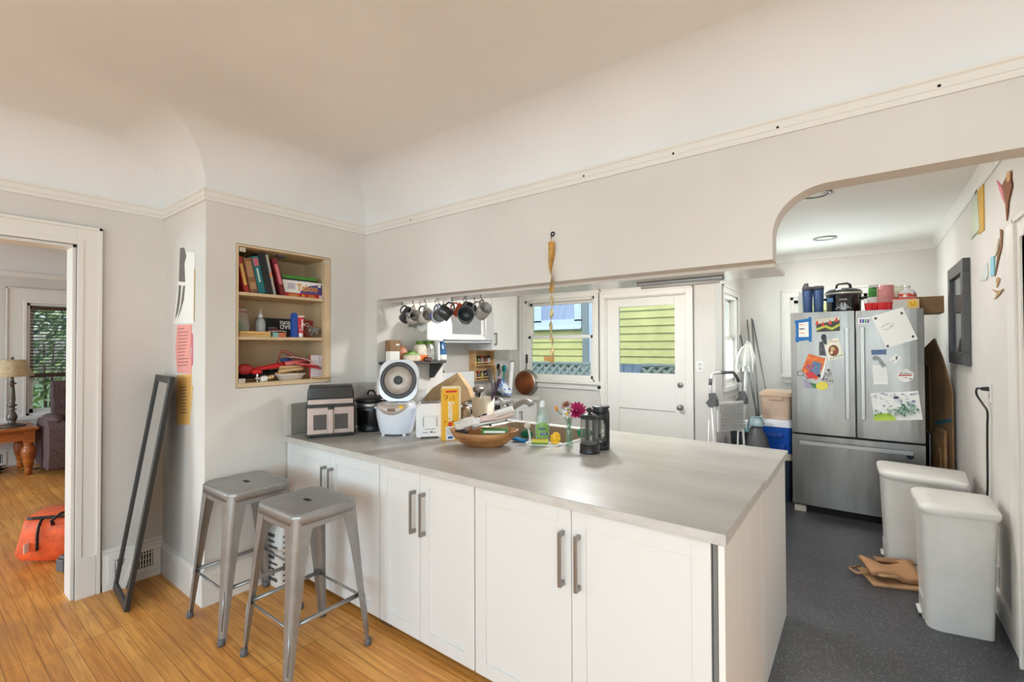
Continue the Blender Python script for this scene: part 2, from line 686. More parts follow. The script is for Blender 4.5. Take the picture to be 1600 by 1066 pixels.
def molding(poly, prof, z, closed=True):
    """profile (distance from wall, height) swept along the room outline"""
    mb = MB()
    n = len(poly)
    vs = []
    for i in range(n):
        p = V(poly[i])
        if closed or 0 < i < n - 1:
            a, b = V(poly[i - 1]), V(poly[(i + 1) % n])
            d1, d2 = (p - a).normalized(), (b - p).normalized()
            o = V((-d1.y, d1.x)) + V((-d2.y, d2.x))
        else:
            d = (V(poly[1]) - p) if i == 0 else (p - V(poly[i - 1]))
            d.normalize()
            o = V((-d.y, d.x))
        for q in prof:
            vs.append((p.x + o.x * q[0], p.y + o.y * q[0], z + q[1]))
    k = len(prof)
    fs = []
    for i in range(n if closed else n - 1):
        j = (i + 1) % n
        for q in range(k):
            fs.append((i * k + q, j * k + q, j * k + (q + 1) % k, i * k + (q + 1) % k))
    if not closed:
        fs += [tuple(range(k)), tuple(reversed(range((n - 1) * k, n * k)))]
    return mb.add(vs, fs, 0)


PRAIL = [(.001, 0), (.010, 0), (.010, .022), (.014, .024), (.014, .052), (.022, .058), (.022, .07), (.001, .07)]
rail = struct('trim_1', molding(DP, PRAIL, 2.37), TRIM)
for q in ((641.5, 343.5), (912, 275), (1052, 240), (1215, 199), (1467.5, 134)):
    q = PX(1, SY - .014, *q)
    MB().cyl((q.x, SY - .010, q.z), (q.x, SY - .0145, q.z), .0055, n=10).build('nail_hole', DARK, rail)
# nail holes in the rail over the peninsula
# baseboards
BASE = [(.001, .0), (.018, .0), (.018, .17), (.012, .185), (.012, .2), (.001, .2)]
struct('baseboard_alcove', molding([(NX, 1.56), (NX, BY), (WX, BY)], BASE, 0, False), TRIM)
struct('baseboard_left', molding([(WX, DY0 - .12), (WX, DB), (DR, DB), (DR, SY), (RX, SY)], BASE, 0, False), TRIM)
# plinth around the floor register beside the opening
p = MB().box((WX, .775, 0), (WX + .022, BY - .001, .225)).box((WX, .775, .225), (WX + .012, BY - .001, .25))
p.box((WX, .775, 0), (WX + .034, BY - .02, .035))
struct('baseboard_register', p, TRIM, bevel=.003)

# casing of the opening
c = MB()
cw = .115
y0, y1, zt = DY0, DY1, DZ
for pts in ([(y1, 0), (y1 + cw, 0), (y1 + cw, zt + .15), (y1, zt)], [(y0, 0), (y0, zt), (y0 - cw, zt + .15), (y0 - cw, 0)]):
    pass
def casing_x(mb, x, s, y0, y1, z0, z1, w, th, m=0, bottom=False):
    """flat casing with a raised back band, on the wall x, towards s"""
    def bx(a, b, c, d, t):
        mb.box((x, a, c), (x + s * t, b, d), m)
    for a, b in ((y0 - w, y0), (y1, y1 + w)):
        bx(a, b, z0, z1 + w, th)
    bx(y0, y1, z1, z1 + w, th)
    for a, b in ((y0 - w, y0 - w + .018), (y1 + w - .018, y1 + w)):
        bx(a, b, z0, z1 + w, th + .012)
    bx(y0 - w, y1 + w, z1 + w - .018, z1 + w, th + .012)
    for a, b in ((y0 - .03, y0), (y1, y1 + .03)):
        bx(a, b, z0, z1 + .03, th + .006)
    bx(y0, y1, z1, z1 + .03, th + .006)
    if bottom:
        bx(y0 - w, y1 + w, z0 - .05, z0, th + .03)
        bx(y0 - w + .02, y1 + w - .02, z0 - .13, z0 - .05, th)


casing_x(c, WX, 1, y0, y1, 0, zt, cw, .018)
c.box((WX - .15, y1 - .018, 0), (WX, y1, zt)).box((WX - .15, y0, 0), (WX, y0 + .018, zt)).box((WX - .15, y0, zt - .018), (WX, y1, zt))
c.box((WX, y1, 0), (WX + .026, y1 + cw - .02, .24))
casing_x(c, WX - .15, -1, y0, y1, 0, zt, cw, .018)
struct('trim_2', c, TRIM, bevel=.002)

# ------------------------------------------------------------------ kitchen shell
def wall_with_holes_y(x0, x1, y0, y1, ztop, holes):
    mb = MB()
    xs = sorted(holes, key=lambda h: h[0])
    cur = x0
    for (a, b, c, d) in xs:
        mb.box((cur, y0, 0), (a, y1, ztop))
        if c > 0:
            mb.box((a, y0, 0), (b, y1, c))
        mb.box((a, y0, d), (b, y1, ztop))
        cur = b
    mb.box((cur, y0, 0), (x1, y1, ztop))
    return mb


W1 = (-3.555, -2.535, 1.085, 2.10)     # window over the pan
D1 = (-2.40, -1.475, 0, 2.062)         # back door
W3 = (-.66, .05, 1.17, 2.06)           # window behind the fridge
struct('wall_kitchen', wall_with_holes_y(WX, NKX, KY, KY + .14, 2.75, [W1, D1]), WALL)
struct('wall_nook', wall_with_holes_y(NKX - .13, .85, FY, FY + .14, 2.75, [W3]), WALL)
W2 = (5.40, 6.06, 1.06, 2.08)          # side window of the nook
w = MB().box((NKX - .13, KY + .139, 0), (NKX - .0005, W2[0], 2.75)).box((NKX - .13, W2[1], 0), (NKX, FY, 2.75)).box((NKX - .13, W2[0], 0), (NKX, W2[1], W2[2])).box((NKX - .13, W2[0], W2[3]), (NKX, W2[1], 2.75))
struct('wall_nook_side', w, WALL)
D2 = (2.42, 3.06, 0, 1.99)
w = MB().box((RX, SY2, 0), (RX + .14, D2[0], 2.75)).box((RX, D2[0], D2[3]), (RX + .14, D2[1], 2.75)).box((RX, D2[1], 0), (RX + .14, FY + .1, 2.75))
struct('wall_kitchen_right', w, WALL)
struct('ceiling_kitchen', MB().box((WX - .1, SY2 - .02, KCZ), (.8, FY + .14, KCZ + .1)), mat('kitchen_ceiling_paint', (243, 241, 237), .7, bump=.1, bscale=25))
COVEP = [(.001, -.085), (.008, -.085), (.008, -.06), (.014, -.055), (.022, -.03), (.034, -.008), (.038, 0), (.001, 0)]
struct('trim_3', molding([(RX, SY2), (RX, FY), (NKX, FY), (NKX, KY), (WX, KY), (WX, CHY), (CHX, CHY), (CHX, SY2)], COVEP, KCZ, False), TRIM)
struct('baseboard_kitchen', molding([(RX, 3.36), (RX, FY), (NKX, FY), (NKX, KY), (-1.36, KY)], [(.001, 0), (.016, 0), (.016, .11), (.010, .125), (.001, .125)], 0, False), TRIM)

# windows ------------------------------------------------------------------
def casing_y(mb, y, x0, x1, z0, z1, w, th, sill=True, m=0):
    mb.box((x0 - w, y - th, z0), (x0, y, z1 + w), m).box((x1, y - th, z0), (x1 + w, y, z1 + w), m).box((x0, y - th, z1), (x1, y, z1 + w), m)
    mb.box((x0 - w, y - th - .01, z1 + w - .02), (x1 + w, y - th + .001, z1 + w), m)
    mb.box((x0 - w, y - th - .01, z0), (x0 - w + .015, y, z1 + w), m).box((x1 + w - .015, y - th - .01, z0), (x1 + w, y, z1 + w), m)
    if sill:
        mb.box((x0 - w - .01, y - th - .03, z0 - .035), (x1 + w + .01, y, z0), m)
        mb.box((x0 - w + .01, y - th, z0 - .1), (x1 + w - .01, y, z0 - .035), m)


def sash_window(name, x0, x1, z0, z1, y, zmid, mats, bx, curtain=None):
    """double-hung window in the wall y: frame with two sashes and two panes; bx(a, b) adds a box"""
    fr = MB()
    j = .03
    fr.box((x0, y, z0), (x0 + j, y + .13, z1)).box((x1 - j, y, z0), (x1, y + .13, z1)).box((x0, y, z1 - j), (x1, y + .13, z1)).box((x0, y, z0), (x1, y + .13, z0 + .02))
    o = struct(name, fr, mats)
    for nm, za, zb, yy in (('sash', z0 + .02, zmid + .018, y + .035), ('sash', zmid - .018, z1 - j, y + .075)):
        s = MB()
        a, b = x0 + j, x1 - j
        st = .045
        s.box((a, yy, za), (a + st, yy + .035, zb)).box((b - st, yy, za), (b, yy + .035, zb)).box((a, yy, zb - .036), (b, yy + .035, zb)).box((a, yy, za), (b, yy + .035, za + .045))
        so = s.build(nm, mats, o, bevel=.003)
        MB().box((a + st, yy + .015, za + .045), (b - st, yy + .019, zb - .036)).build('pane', GLASSW, so)
    return o


o = sash_window('window_1', W1[0], W1[1], W1[2], W1[3], KY, 1.62, TRIM, None)
c = MB()
casing_y(c, KY, W1[0], W1[1], W1[2], W1[3], .075, .02)
c.build('casing', TRIM, o, bevel=.003)
# window in the far wall of the nook, behind the fridge
o = sash_window('window_3', W3[0], W3[1], W3[2], W3[3], FY, 1.62, TRIM, None)
c = MB()
casing_y(c, FY, W3[0], W3[1], W3[2], W3[3], .085, .02)
c.build('casing', TRIM, o, bevel=.003)
# side window of the nook
fr = MB()
ya, yb, za, zb = W2
fr.box((NKX - .13, ya, za), (NKX, ya + .03, zb)).box((NKX - .13, yb - .03, za), (NKX, yb, zb)).box((NKX - .13, ya, zb - .03), (NKX, yb, zb)).box((NKX - .13, ya, za), (NKX, yb, za + .02))
o = struct('window_2', fr, TRIM)
for z0, z1, xx in ((za + .02, 1.60, NKX - .07), (1.565, zb - .03, NKX - .11)):
    s = MB()
    a, b = ya + .03, yb - .03
    s.box((xx, a, z0), (xx + .035, a + .045, z1)).box((xx, b - .045, z0), (xx + .035, b, z1)).box((xx, a, z0), (xx + .035, b, z0 + .045)).box((xx, a, z1 - .036), (xx + .035, b, z1))
    so = s.build('sash', TRIM, o, bevel=.003)
    MB().box((xx + .015, a + .045, z0 + .045), (xx + .019, b - .045, z1 - .036)).build('pane', GLASSW, so)
c = MB()
casing_x(c, NKX, 1, ya, yb, za, zb, .085, .006, bottom=True)
c.build('casing', TRIM, o, bevel=.002)

# back door ------------------------------------------------------------------
xa, xb, _, zt = D1
fr = MB()
casing_y(fr, KY, xa, xb, 0, zt, .075, .02, sill=False)
fr.box((xa, KY, 0), (xa + .012, KY + .14, zt)).box((xb - .012, KY, 0), (xb, KY + .14, zt)).box((xa, KY, zt - .012), (xb, KY + .14, zt))
d1 = struct('door_1', fr, TRIM, bevel=.002)
GA, GB = PX(1, KY, 965.5, 481), PX(1, KY, 1053.5, 588)
gx0, gx1, gz1, gz0 = GA.x, GB.x, 2.06 - .135, GB.z + .02
gz1 = PX(1, KY, 1010, 478).z
yy = KY + .02
sl = MB()
a, b, t = xa + .014, xb - .014, zt - .014
sl.box((a, yy, .01), (gx0, yy + .04, t)).box((gx1, yy, .01), (b, yy + .04, t)).box((gx0, yy, gz1), (gx1, yy + .04, t)).box((gx0, yy, .80), (gx1, yy + .04, gz0)).box((gx0, yy, .01), (gx1, yy + .04, .22))
sl.box((gx0, yy + .012, .22), (gx1, yy + .03, .80))
slab = sl.build('door_slab', TRIM, d1, bevel=.003)
MB().box((gx0, yy + .016, gz0), (gx1, yy + .022, gz1)).build('pane', GLASSW, slab)
k = PX(1, KY, 1063, 637)
kb = MB().lathe([(0, -.0), (.028, 0), (.028, .006), (.012, .012), (.011, .035), (.024, .045), (.029, .058), (.022, .07), (0, .073)], 20, 0, M3(k.x, yy, k.z, PI / 2))
kb.build('door_knob', NICKEL, slab)
k = PX(1, KY, 1062, 602)
MB().lathe([(0, 0), (.03, 0), (.03, .008), (.026, .014), (0, .016)], 20, 0, M3(k.x, yy, k.z, PI / 2)).box((k.x - .004, yy - .03, k.z - .014), (k.x + .004, yy - .01, k.z + .014)).build('deadbolt', NICKEL, slab)
for z in (1.8, .3):
    MB().cyl((xa + .006, KY - .028, z - .05), (xa + .006, KY - .028, z + .05), .008, n=10).box((xa - .03, KY - .024, z - .045), (xa + .012, KY - .02, z + .045)).build('hinge', TRIM, d1)
# inside door at the right
c = MB()
casing_x(c, RX, -1, D2[0], D2[1], 0, D2[3], .10, .02)
c.box((RX - .018, D2[1] + .10, 0), (RX, 3.36, D2[3] + .10))
d2 = struct('door_2', c, TRIM, bevel=.002)
MB().box((RX + .03, D2[0], .005), (RX + .07, D2[1], D2[3])).build('door_slab', TRIM, d2)

# shelf board along the kitchen side of the wall over the peninsula
BZ = 1.845
SEMI = mat('gloss_paint', (214, 209, 202), .22, coat=.3)
struct('trim_4', MB().prism([(CHX + .001, SY2 + .001), (-.30, SY2 + .001), (-.30, 2.64), (CHX + .001, 2.47)], BZ, BZ + .02), SEMI, bevel=.002)

# splash panels of the peninsula against wall and jamb
MARB = mat('marble_laminate', (205, 200, 194), .35, c2=(176, 171, 166), scale=14, detail=6)
s = MB().box((NX + .001, 1.97, .914), (NX + .008, SY - .009, 1.235)).box((NX + .001, SY - .008, .914), (-2.935, SY - .001, 1.235))
struct('trim_5', s, MARB)

# recessed ceiling lights of the kitchen
for px_, lab in (((1289, 372), 'round recessed ceiling light deep in the kitchen, fully in view'), ((1274, 303), 'round recessed ceiling light half hidden by the arch curve')):
    q = PX(2, KCZ, *px_)
    t = thing('recessed_light', lab, 'ceiling light', (q.x, q.y, KCZ), 0, 'recessed lights in the kitchen ceiling')
    MB().open_lathe([(.075, -.001), (.098, -.001), (.1, -.008), (.078, -.010), (.075, -.001)], 28).build('trim_ring', NICKEL, t)
    MB().lathe([(0, -.004), (.072, -.004), (.074, -.002), (0, -.0015)], 24).build('lens', mat('lamp_lens', (225, 222, 215), .4), t)
# ------------------------------------------------------------------ peninsula
CT = .914
FX0, FX1 = NX + .002, -.345
FYF, FYM, FYB = 1.555, 2.272, 3.012


def concrete_mat():
    m = mat('concrete_laminate', (186, 183, 178), .36, c2=(164, 161, 156), scale=5, detail=8, stretch=(.45, 1.2, 1), ramp=(.3, .7), spec=.5)
    return m


CONC = concrete_mat()
CONCE = mat('laminate_edge', (205, 202, 197), .4, c2=(192, 189, 184), scale=12, stretch=(1, 3, 3))
mb = MB().prism([(FX0, FYF), (FX1, FYF), (FX1, FYM - .0016), (-2.928, FYM - .0016), (-2.928, SY - .002), (FX0, SY - .002)], CT - .038, CT)
mb.box((FX0, FYF - .0012, CT - .037), (FX1, FYF, CT - .002), 1).box((FX1, FYF, CT - .037), (FX1 + .0012, FYM - .001, CT - .002), 1)
solo('countertop', 'grey concrete-look worktop slab on the cabinets facing the stools', 'countertop', mb, [CONC, CONCE])
# rear slab with the sink cut out
SX0, SX1, SY0_, SY1_ = -2.20, -1.42, 2.385, 2.93
mb = MB()
RXL = -2.925
for a, b, c_, d in ((RXL, SX0, FYM, FYB), (SX1, FX1 + .006, FYM, FYB), (SX0, SX1, FYM, SY0_), (SX0, SX1, SY1_, FYB)):
    mb.box((a, c_, CT - .038), (b, d, CT))
mb.box((FX1 + .006, FYM, CT - .037), (FX1 + .0072, FYB, CT - .002), 1)
solo('countertop', 'grey worktop slab around the sink on the kitchen side', 'countertop', mb, [CONC, CONCE])
# sink
TAUPE = mat('sink_taupe', (156, 140, 120), .45)
t = thing('sink', 'taupe drop-in sink with pale rim set in the rear worktop', 'sink', ((SX0 + SX1) / 2, (SY0_ + SY1_) / 2, CT))
hw, hd = (SX1 - SX0) / 2, (SY1_ - SY0_) / 2
mb = MB()
o4 = rrect(2 * hw - .006, 2 * hd - .006, .05)
i4 = rrect(2 * hw - .03, 2 * hd - .03, .04)
mb.loft([ring(o4, -.19), ring(o4, -.001)], cap=False)
mb.loft([ring(i4, -.001), ring(i4, -.18, .98)], cap=False)
mb.add([(p[0] * .98, p[1] * .98, -.18) for p in i4], [tuple(range(len(i4)))])
mb.add([(p[0], p[1], -.19) for p in o4], [tuple(range(len(o4)))])
mb.build('basin', TAUPE, t)
r1, r2 = rrect(2 * hw + .035, 2 * hd + .035, .06), rrect(2 * hw - .03, 2 * hd - .03, .04)
mb = MB().loft([ring(r1, .0005), ring(r1, .009), ring(r2, .007), ring(r2, -.01)], cap=False)
mb.build('rim', CERAM, t)
MB().lathe([(0, -.179), (.04, -.179), (.042, -.176), (.03, -.174), (0, -.176)], 20).build('drain', CHROME, t)

# cabinets facing the stools
PANELW = CAB
FRONT = FYF + .018
KICK = .085
DB0 = .045


def shaker_door(mb, x0, x1, z0, z1, y, th=.019, st=.06):
    """frame-and-panel door whose front lies at y"""
    mb.box((x0, y, z0), (x0 + st, y + th, z1)).box((x1 - st, y, z0), (x1, y + th, z1))
    mb.box((x0 + st, y, z1 - st), (x1 - st, y + th, z1)).box((x0 + st, y, z0), (x1 - st, y + th, z0 + st))
    mb.box((x0 + st, y + .007, z0 + st), (x1 - st, y + th - .002, z1 - st))
    return mb


def bar_handle(x, y, z0, z1, parent):
    """square bar pull on two feet"""
    h = MB().box((x - .007, y - .036, z0), (x + .007, y - .028, z1))
    h.box((x - .007, y - .03, z0), (x + .007, y, z0 + .018)).box((x - .007, y - .03, z1 - .018), (x + .007, y, z1))
    return h.build('handle', NICKEL, parent, bevel=.0015)


units = [(-3.062, -2.555, -2.085, 'white two-door base cabinet at the alcove wall, partly behind the bar stools'),
         (-2.081, -1.762, -1.402, 'middle narrower white base cabinet of the peninsula with paired handles'),
         (-1.398, -.903, -.392, 'widest white base cabinet at the open end of the peninsula')]
for x0, xm, x1, lab in units:
    t = thing('base_cabinet', lab, 'cabinet', (0, 0, 0), 0, 'white cabinets under the front worktop')
    MB().box((x0 + .002, FRONT + .021, KICK), (x1 - .002, (FYM - .03 if x0 > -3 else SY - .004), CT - .039)).build('body', CAB, t)
    for a, b in ((x0 + .0015, xm - .0015), (xm + .0015, x1 - .0015)):
        d = shaker_door(MB(), a, b, DB0, CT - .044, FRONT).build('door', CAB, t, bevel=.0015)
        hx = xm - .035 if a < xm - .1 else xm + .035
        if x0 < -3:
            hx = xm - .045 if a < xm - .1 else xm + .03
        bar_handle(hx, FRONT, .575, .785, d)
    for lx in (x0 + .06, x1 - .06):
        for ly in (FRONT + .09, SY - .06):
            MB().lathe([(.022, 0), (.024, .006), (.014, .02), (.012, KICK), (.02, KICK)], 14, 0, M3(lx, ly, 0)).build('leg', BLACK, t)
# spacer and end panels
mb = MB().box((-.388, FRONT + .004, .02), (-.374, FYM - .045, CT - .039))
mb.box((-.372, FRONT + .0005, 0), (-.352, 2.228, CT - .039), 1)
solo('end_panel', 'white painted end panel of the peninsula beside the front cabinets', 'panel', mb, [mat('gap_grey', (120, 118, 114), .7), CABSIDE], bevel=.001)
mb = MB().box((-.372, 2.231, 0), (-.352, 3.0, CT - .039))
solo('end_panel', 'white end panel of the peninsula nearer the refrigerator', 'panel', mb, CABSIDE, bevel=.001)
for x0, x1, lab in ((-2.92, -2.31, 'white kitchen-side cabinet under the rear worktop by the left wall'), (-1.36, -.376, 'white kitchen-side cabinet under the rear worktop by the end panel')):
    t = thing('base_cabinet', lab, 'cabinet', (0, 0, 0), 0, 'white cabinets under the rear worktop')
    MB().box((x0, FYM + .03, KICK), (x1, 2.965, CT - .039)).build('body', CAB, t)
    xm = (x0 + x1) / 2
    for a, b in ((x0, xm - .002), (xm + .002, x1)):
        d = MB()
        shaker_door(d, a, b, .1, CT - .044, 0)
        for v in d.v:
            v.y = 2.985 - v.y
        d.build('door', CAB, t)
    MB().box((x0 + .03, FYM + .1, 0), (x1 - .03, 2.9, KICK)).build('plinth', CAB, t)
t = thing('sink_cabinet', 'white cabinet under the sink on the kitchen side', 'cabinet')
mb = MB().box((-2.305, FYM + .03, KICK), (-1.365, 2.965, .70)).box((-2.305, FYM + .03, .70), (-2.287, 2.965, CT - .039)).box((-1.383, FYM + .03, .70), (-1.365, 2.965, CT - .039)).box((-2.287, 2.95, .70), (-1.383, 2.965, CT - .039))
mb.build('body', CAB, t)
MB().box((-2.27, FYM + .1, 0), (-1.4, 2.9, KICK)).build('plinth', CAB, t)
for a, b in ((-2.303, -1.837), (-1.833, -1.367)):
    d = shaker_door(MB(), a, b, .1, CT - .044, 0)
    for v in d.v:
        v.y = 2.985 - v.y
    d.build('door', CAB, t)
# wood block showing under the doors
solo('wood_block', 'dark wood offcut under the doors behind the bar stool', 'block', MB().box((-2.13, FRONT + .03, 0), (-2.03, FRONT + .07, .08)), mat('dark_wood', (112, 72, 42), .6, var=.2, scale=20))

# faucet
t = thing('faucet', 'brushed nickel pull-out faucet behind the wooden bowl', 'faucet', (-2.272, 2.90, CT))
MB().lathe([(0, 0), (.032, 0), (.034, .004), (.034, .012), (.027, .02), (.027, .115), (.024, .125), (0, .128)], 24).build('body', NICKEL, t)
MB().tube([(0, 0, .115), (-.006, .0, .14), (-.02, -.01, .165), (-.04, -.02, .19)], [.025, .023, .016, .007], 12, flat=.8).build('lever', NICKEL, t)
ax = V((.97, .22, 0))
p0 = V((0, 0, .06))
pts = [p0 + ax * .01 + V((0, 0, -.02)), p0 + ax * .05 + V((0, 0, .005)), p0 + ax * .11 + V((0, 0, .065)), p0 + ax * .16 + V((0, 0, .098)), p0 + ax * .20 + V((0, 0, .105)), p0 + ax * .232 + V((0, 0, .088)), p0 + ax * .24 + V((0, 0, .072))]
MB().tube(pts, [.018, .021, .021, .022, .025, .026, .025], 14).build('spout', NICKEL, t)

# ------------------------------------------------------------------ left run of the kitchen
# stove: white gas range against the left wall, front to +x
t = thing('stove', 'white gas range with knobs along the left kitchen wall', 'stove', (WX + .02, 3.38, 0))
SD, SWd = .60, .76
mb = MB().box((0, 0, .02), (SD - .03, SWd, .895)).box((0, 0, .895), (SD, SWd, .905))
mb.build('body', WHITEP, t, bevel=.006)
MB().box((.01, .0, .905), (.075, SWd, 1.215)).build('backguard', WHITEP, t, bevel=.01)
MB().box((.078, .3, 1.0), (.08, .46, 1.05)).build('clock_panel', BLACKG, t)
cp = MB().add([(SD - .03, 0, .80), (SD + .005, 0, .80), (SD - .005, 0, .895), (SD - .03, 0, .895), (SD - .03, SWd, .80), (SD + .005, SWd, .80), (SD - .005, SWd, .895), (SD - .03, SWd, .895)], [(0, 1, 2, 3), (7, 6, 5, 4), (1, 5, 6, 2), (0, 4, 5, 1), (2, 6, 7, 3), (0, 3, 7, 4)])
cp = cp.build('control_panel', STEELH, t, bevel=.003)
for i in range(5):
    yk = .1 + i * .14
    MB().cyl((SD, yk, .85), (SD + .035, yk, .853), .026, .023, 20).box((SD + .03, yk - .004, .83), (SD + .042, yk + .004, .875)).build('knob', BLACK if i != 2 else GREYP, cp, bevel=.001)
dr = MB().box((SD - .03, .01, .17), (SD, SWd - .01, .79)).build('oven_door', WHITEP, t, bevel=.006)
MB().box((SD, .12, .32), (SD + .002, SWd - .12, .62)).build('oven_window', BLACKG, dr)
MB().tube([(SD, .05, .73), (SD + .04, .06, .735), (SD + .04, SWd - .06, .735), (SD, SWd - .05, .73)], .012, 10).build('oven_handle', STEELH, dr)
MB().box((SD - .03, .01, .03), (SD, SWd - .01, .16)).build('drawer', WHITEP, t, bevel=.005)
gm = mat('cast_iron', (34, 34, 36), .6, bump=.2, bscale=300)
for gx in (.17, .43):
    for gy in (.19, .57):
        g = MB()
        g.tube([(gx + .11 * math.cos(a), gy + .14 * math.sin(a), .925) for a in [2 * PI * k / 24 for k in range(24)]], .006, 6, closed=True)
        for k in range(4):
            a = PI / 4 + k * PI / 2
            g.tube([(gx + .03 * math.cos(a), gy + .03 * math.sin(a), .93), (gx + .14 * math.cos(a), gy + .17 * math.sin(a), .928), (gx + .14 * math.cos(a), gy + .17 * math.sin(a), .906)], .006, 6)
        g.lathe([(0, .906), (.035, .906), (.035, .915), (0, .918)], 16, 0, M3(gx, gy, 0))
        g.build('burner_grate', gm, t)
solo('kitchen_timer', 'small dark kitchen timer on top of the stove backguard', 'timer', MB().box((-.02, -.035, 0), (.02, .035, .03)).box((-.014, -.02, .03), (.014, .02, .042)), GREYP, (WX + .06, 3.62, 1.2152), 0, bevel=.004)

# base cabinet with counter between stove and back wall
t = thing('base_cabinet', 'white base cabinet right of the stove below the copper pan', 'cabinet', (WX + .002, 4.25, 0))
MB().box((0, 0, .09), (.60, .42, .86)).build('body', CAB, t)
d = MB()
shaker_door(d, .004, .416, .11, .85, 0)
for v in d.v:
    v.x, v.y = .62 - v.y, v.x
d = d.build('door', CAB, t, bevel=.0015)
MB().box((.65, .06, .56), (.658, .074, .76)).box((.62, .06, .56), (.652, .074, .575)).box((.62, .06, .745), (.652, .074, .76)).build('handle', NICKEL, d)
MB().box((0, .02, 0), (.54, .42, .09)).build('plinth', CAB, t)
solo('countertop', 'short pale worktop between the stove and the pan', 'countertop', MB().box((WX + .002, 4.24, .862), (WX + .66, 4.69, .90)), CONCE, bevel=.003)

# wall cabinet right of the microwave, front to +x
t = thing('wall_cabinet', 'white wall cabinet beside the microwave near the window', 'cabinet', (WX + .002, 4.14, 1.463))
MB().box((0, 0, 0), (.345, .48, .74)).build('body', CAB, t)
d = shaker_door(MB(), .002, .478, .002, .738, 0)
for v in d.v:
    v.x, v.y = .366 - v.y, v.x
d = d.build('door', CAB, t, bevel=.0015)
MB().box((.395, .03, .06), (.403, .044, .20)).box((.366, .03, .06), (.4, .044, .075)).box((.366, .03, .185), (.4, .044, .20)).build('handle', NICKEL, d)
t = thing('wall_cabinet', 'white wall cabinet above the microwave', 'cabinet', (WX + .002, 3.365, 1.90))
MB().box((0, 0, 0), (.345, .765, .30)).build('body', CAB, t)
for a, b in ((.002, .381), (.384, .763)):
    d = shaker_door(MB(), a, b, .002, .298, 0)
    for v in d.v:
        v.x, v.y = .366 - v.y, v.x
    d.build('door', CAB, t, bevel=.0015)
# microwave
t = thing('microwave', 'white over-the-range microwave behind the hanging mugs', 'microwave', (WX + .002, 3.367, 1.545))
MB().box((0, 0, 0), (.36, .76, .352)).build('body', WHITEP, t, bevel=.004)
MB().box((.02, .02, -.012), (.37, .74, -.0005)).build('vent_grille', GREYP, t)
d = MB().box((.362, .0, .03), (.40, .60, .345)).box((.362, 0, .03), (.41, .60, .06)).build('door', WHITEP, t, bevel=.005)
MB().box((.4005, .06, .09), (.402, .53, .31)).build('door_window', mat('microwave_window', (150, 150, 152), .15, coat=.5), d)
MB().tube([(.40, .575, .08), (.43, .575, .09), (.43, .575, .31), (.40, .575, .32)], .01, 8).build('handle', WHITEP, d)
MB().box((.362, .605, .03), (.398, .76, .345)).build('control_panel', mat('panel_grey', (196, 196, 198), .3), t, bevel=.003)
# plain wall cabinet left of the microwave over the paper towels
# paper towel roll on a wall bracket
t = thing('paper_towel_roll', 'white paper towel roll on a wall bracket below the mugs', 'paper towel', (-2.80, 2.66, 1.685))
M = Matrix.Rotation(-PI / 2, 4, 'X')
MB().lathe([(.018, -.14), (.062, -.14), (.064, -.13), (.064, .13), (.062, .14), (.018, .14)], 28, 0, M).box((.061, -.139, -.12), (.0635, .139, .01)).build('roll', PAPER, t)
mb = MB().cyl((0, -.155, 0), (0, .155, 0), .008)
for s in (-1, 1):
    mb.box((-.128, s * .155 - .004, -.015), (.012, s * .155 + .004, .015))
mb.box((-.1295, -.16, -.02), (-.122, .16, .02))
mb.build('bracket', NICKEL, t)

# dark wall shelf
SHX = CHX + .146
DGREY = mat('charcoal_wood', (70, 68, 66), .6, var=.2, scale=14)
t = thing('wall_shelf', 'charcoal wall shelf full of groceries above the rice cooker', 'shelf', (CHX + .001, SY2 - .095, 1.367))
MB().box((0, 0, 0), (.145, .575, .022)).build('board', DGREY, t, bevel=.002)
for yb_ in (.53,):
    MB().prism([(0, -.0005), (.138, -.0005), (.138, -.012), (.03, -.125), (0, -.125)], yb_ - .012, yb_ + .012, 0, Matrix(((1, 0, 0, 0), (0, 0, 1, 0), (0, 1, 0, 0), (0, 0, 0, 1)))).build('bracket', DGREY, t)
MB().box((.03, .012, -.014), (.14, .07, -.0005)).build('clip', BLACK, t, bevel=.003)
ST = 1.3895
KR = face((0, 0), (0, 1))        # fronts towards +x


def shelf_y(px_):
    return PX(0, SHX - .065, px_, 560).y


def on_shelf(name, lab, cat, p0, p1, h, dep, back, mats, extra=None, bevel=.003, **kw):
    ya, yb = shelf_y(p0), shelf_y(p1)
    mb = MB().box((-dep, 0, 0), (0, yb - ya, h))
    if extra:
        extra(mb, yb - ya, h)
    return solo(name, lab, cat, mb, mats, (SHX - back, ya, ST), 0, bevel=bevel, **kw)


on_shelf('carton', 'small plain white carton at the front of the charcoal shelf', 'box', 601, 616.5, .08, .05, .004, [PAPER])
on_shelf('carton', 'tall brown cardboard carton at the wall end of the charcoal shelf', 'box', 611, 627, .165, .06, .075, [CARDB, PAPER], lambda m, w, h: m.box((.0, w * .55, h * .75), (.0006, w * .9, h * .83), 1))


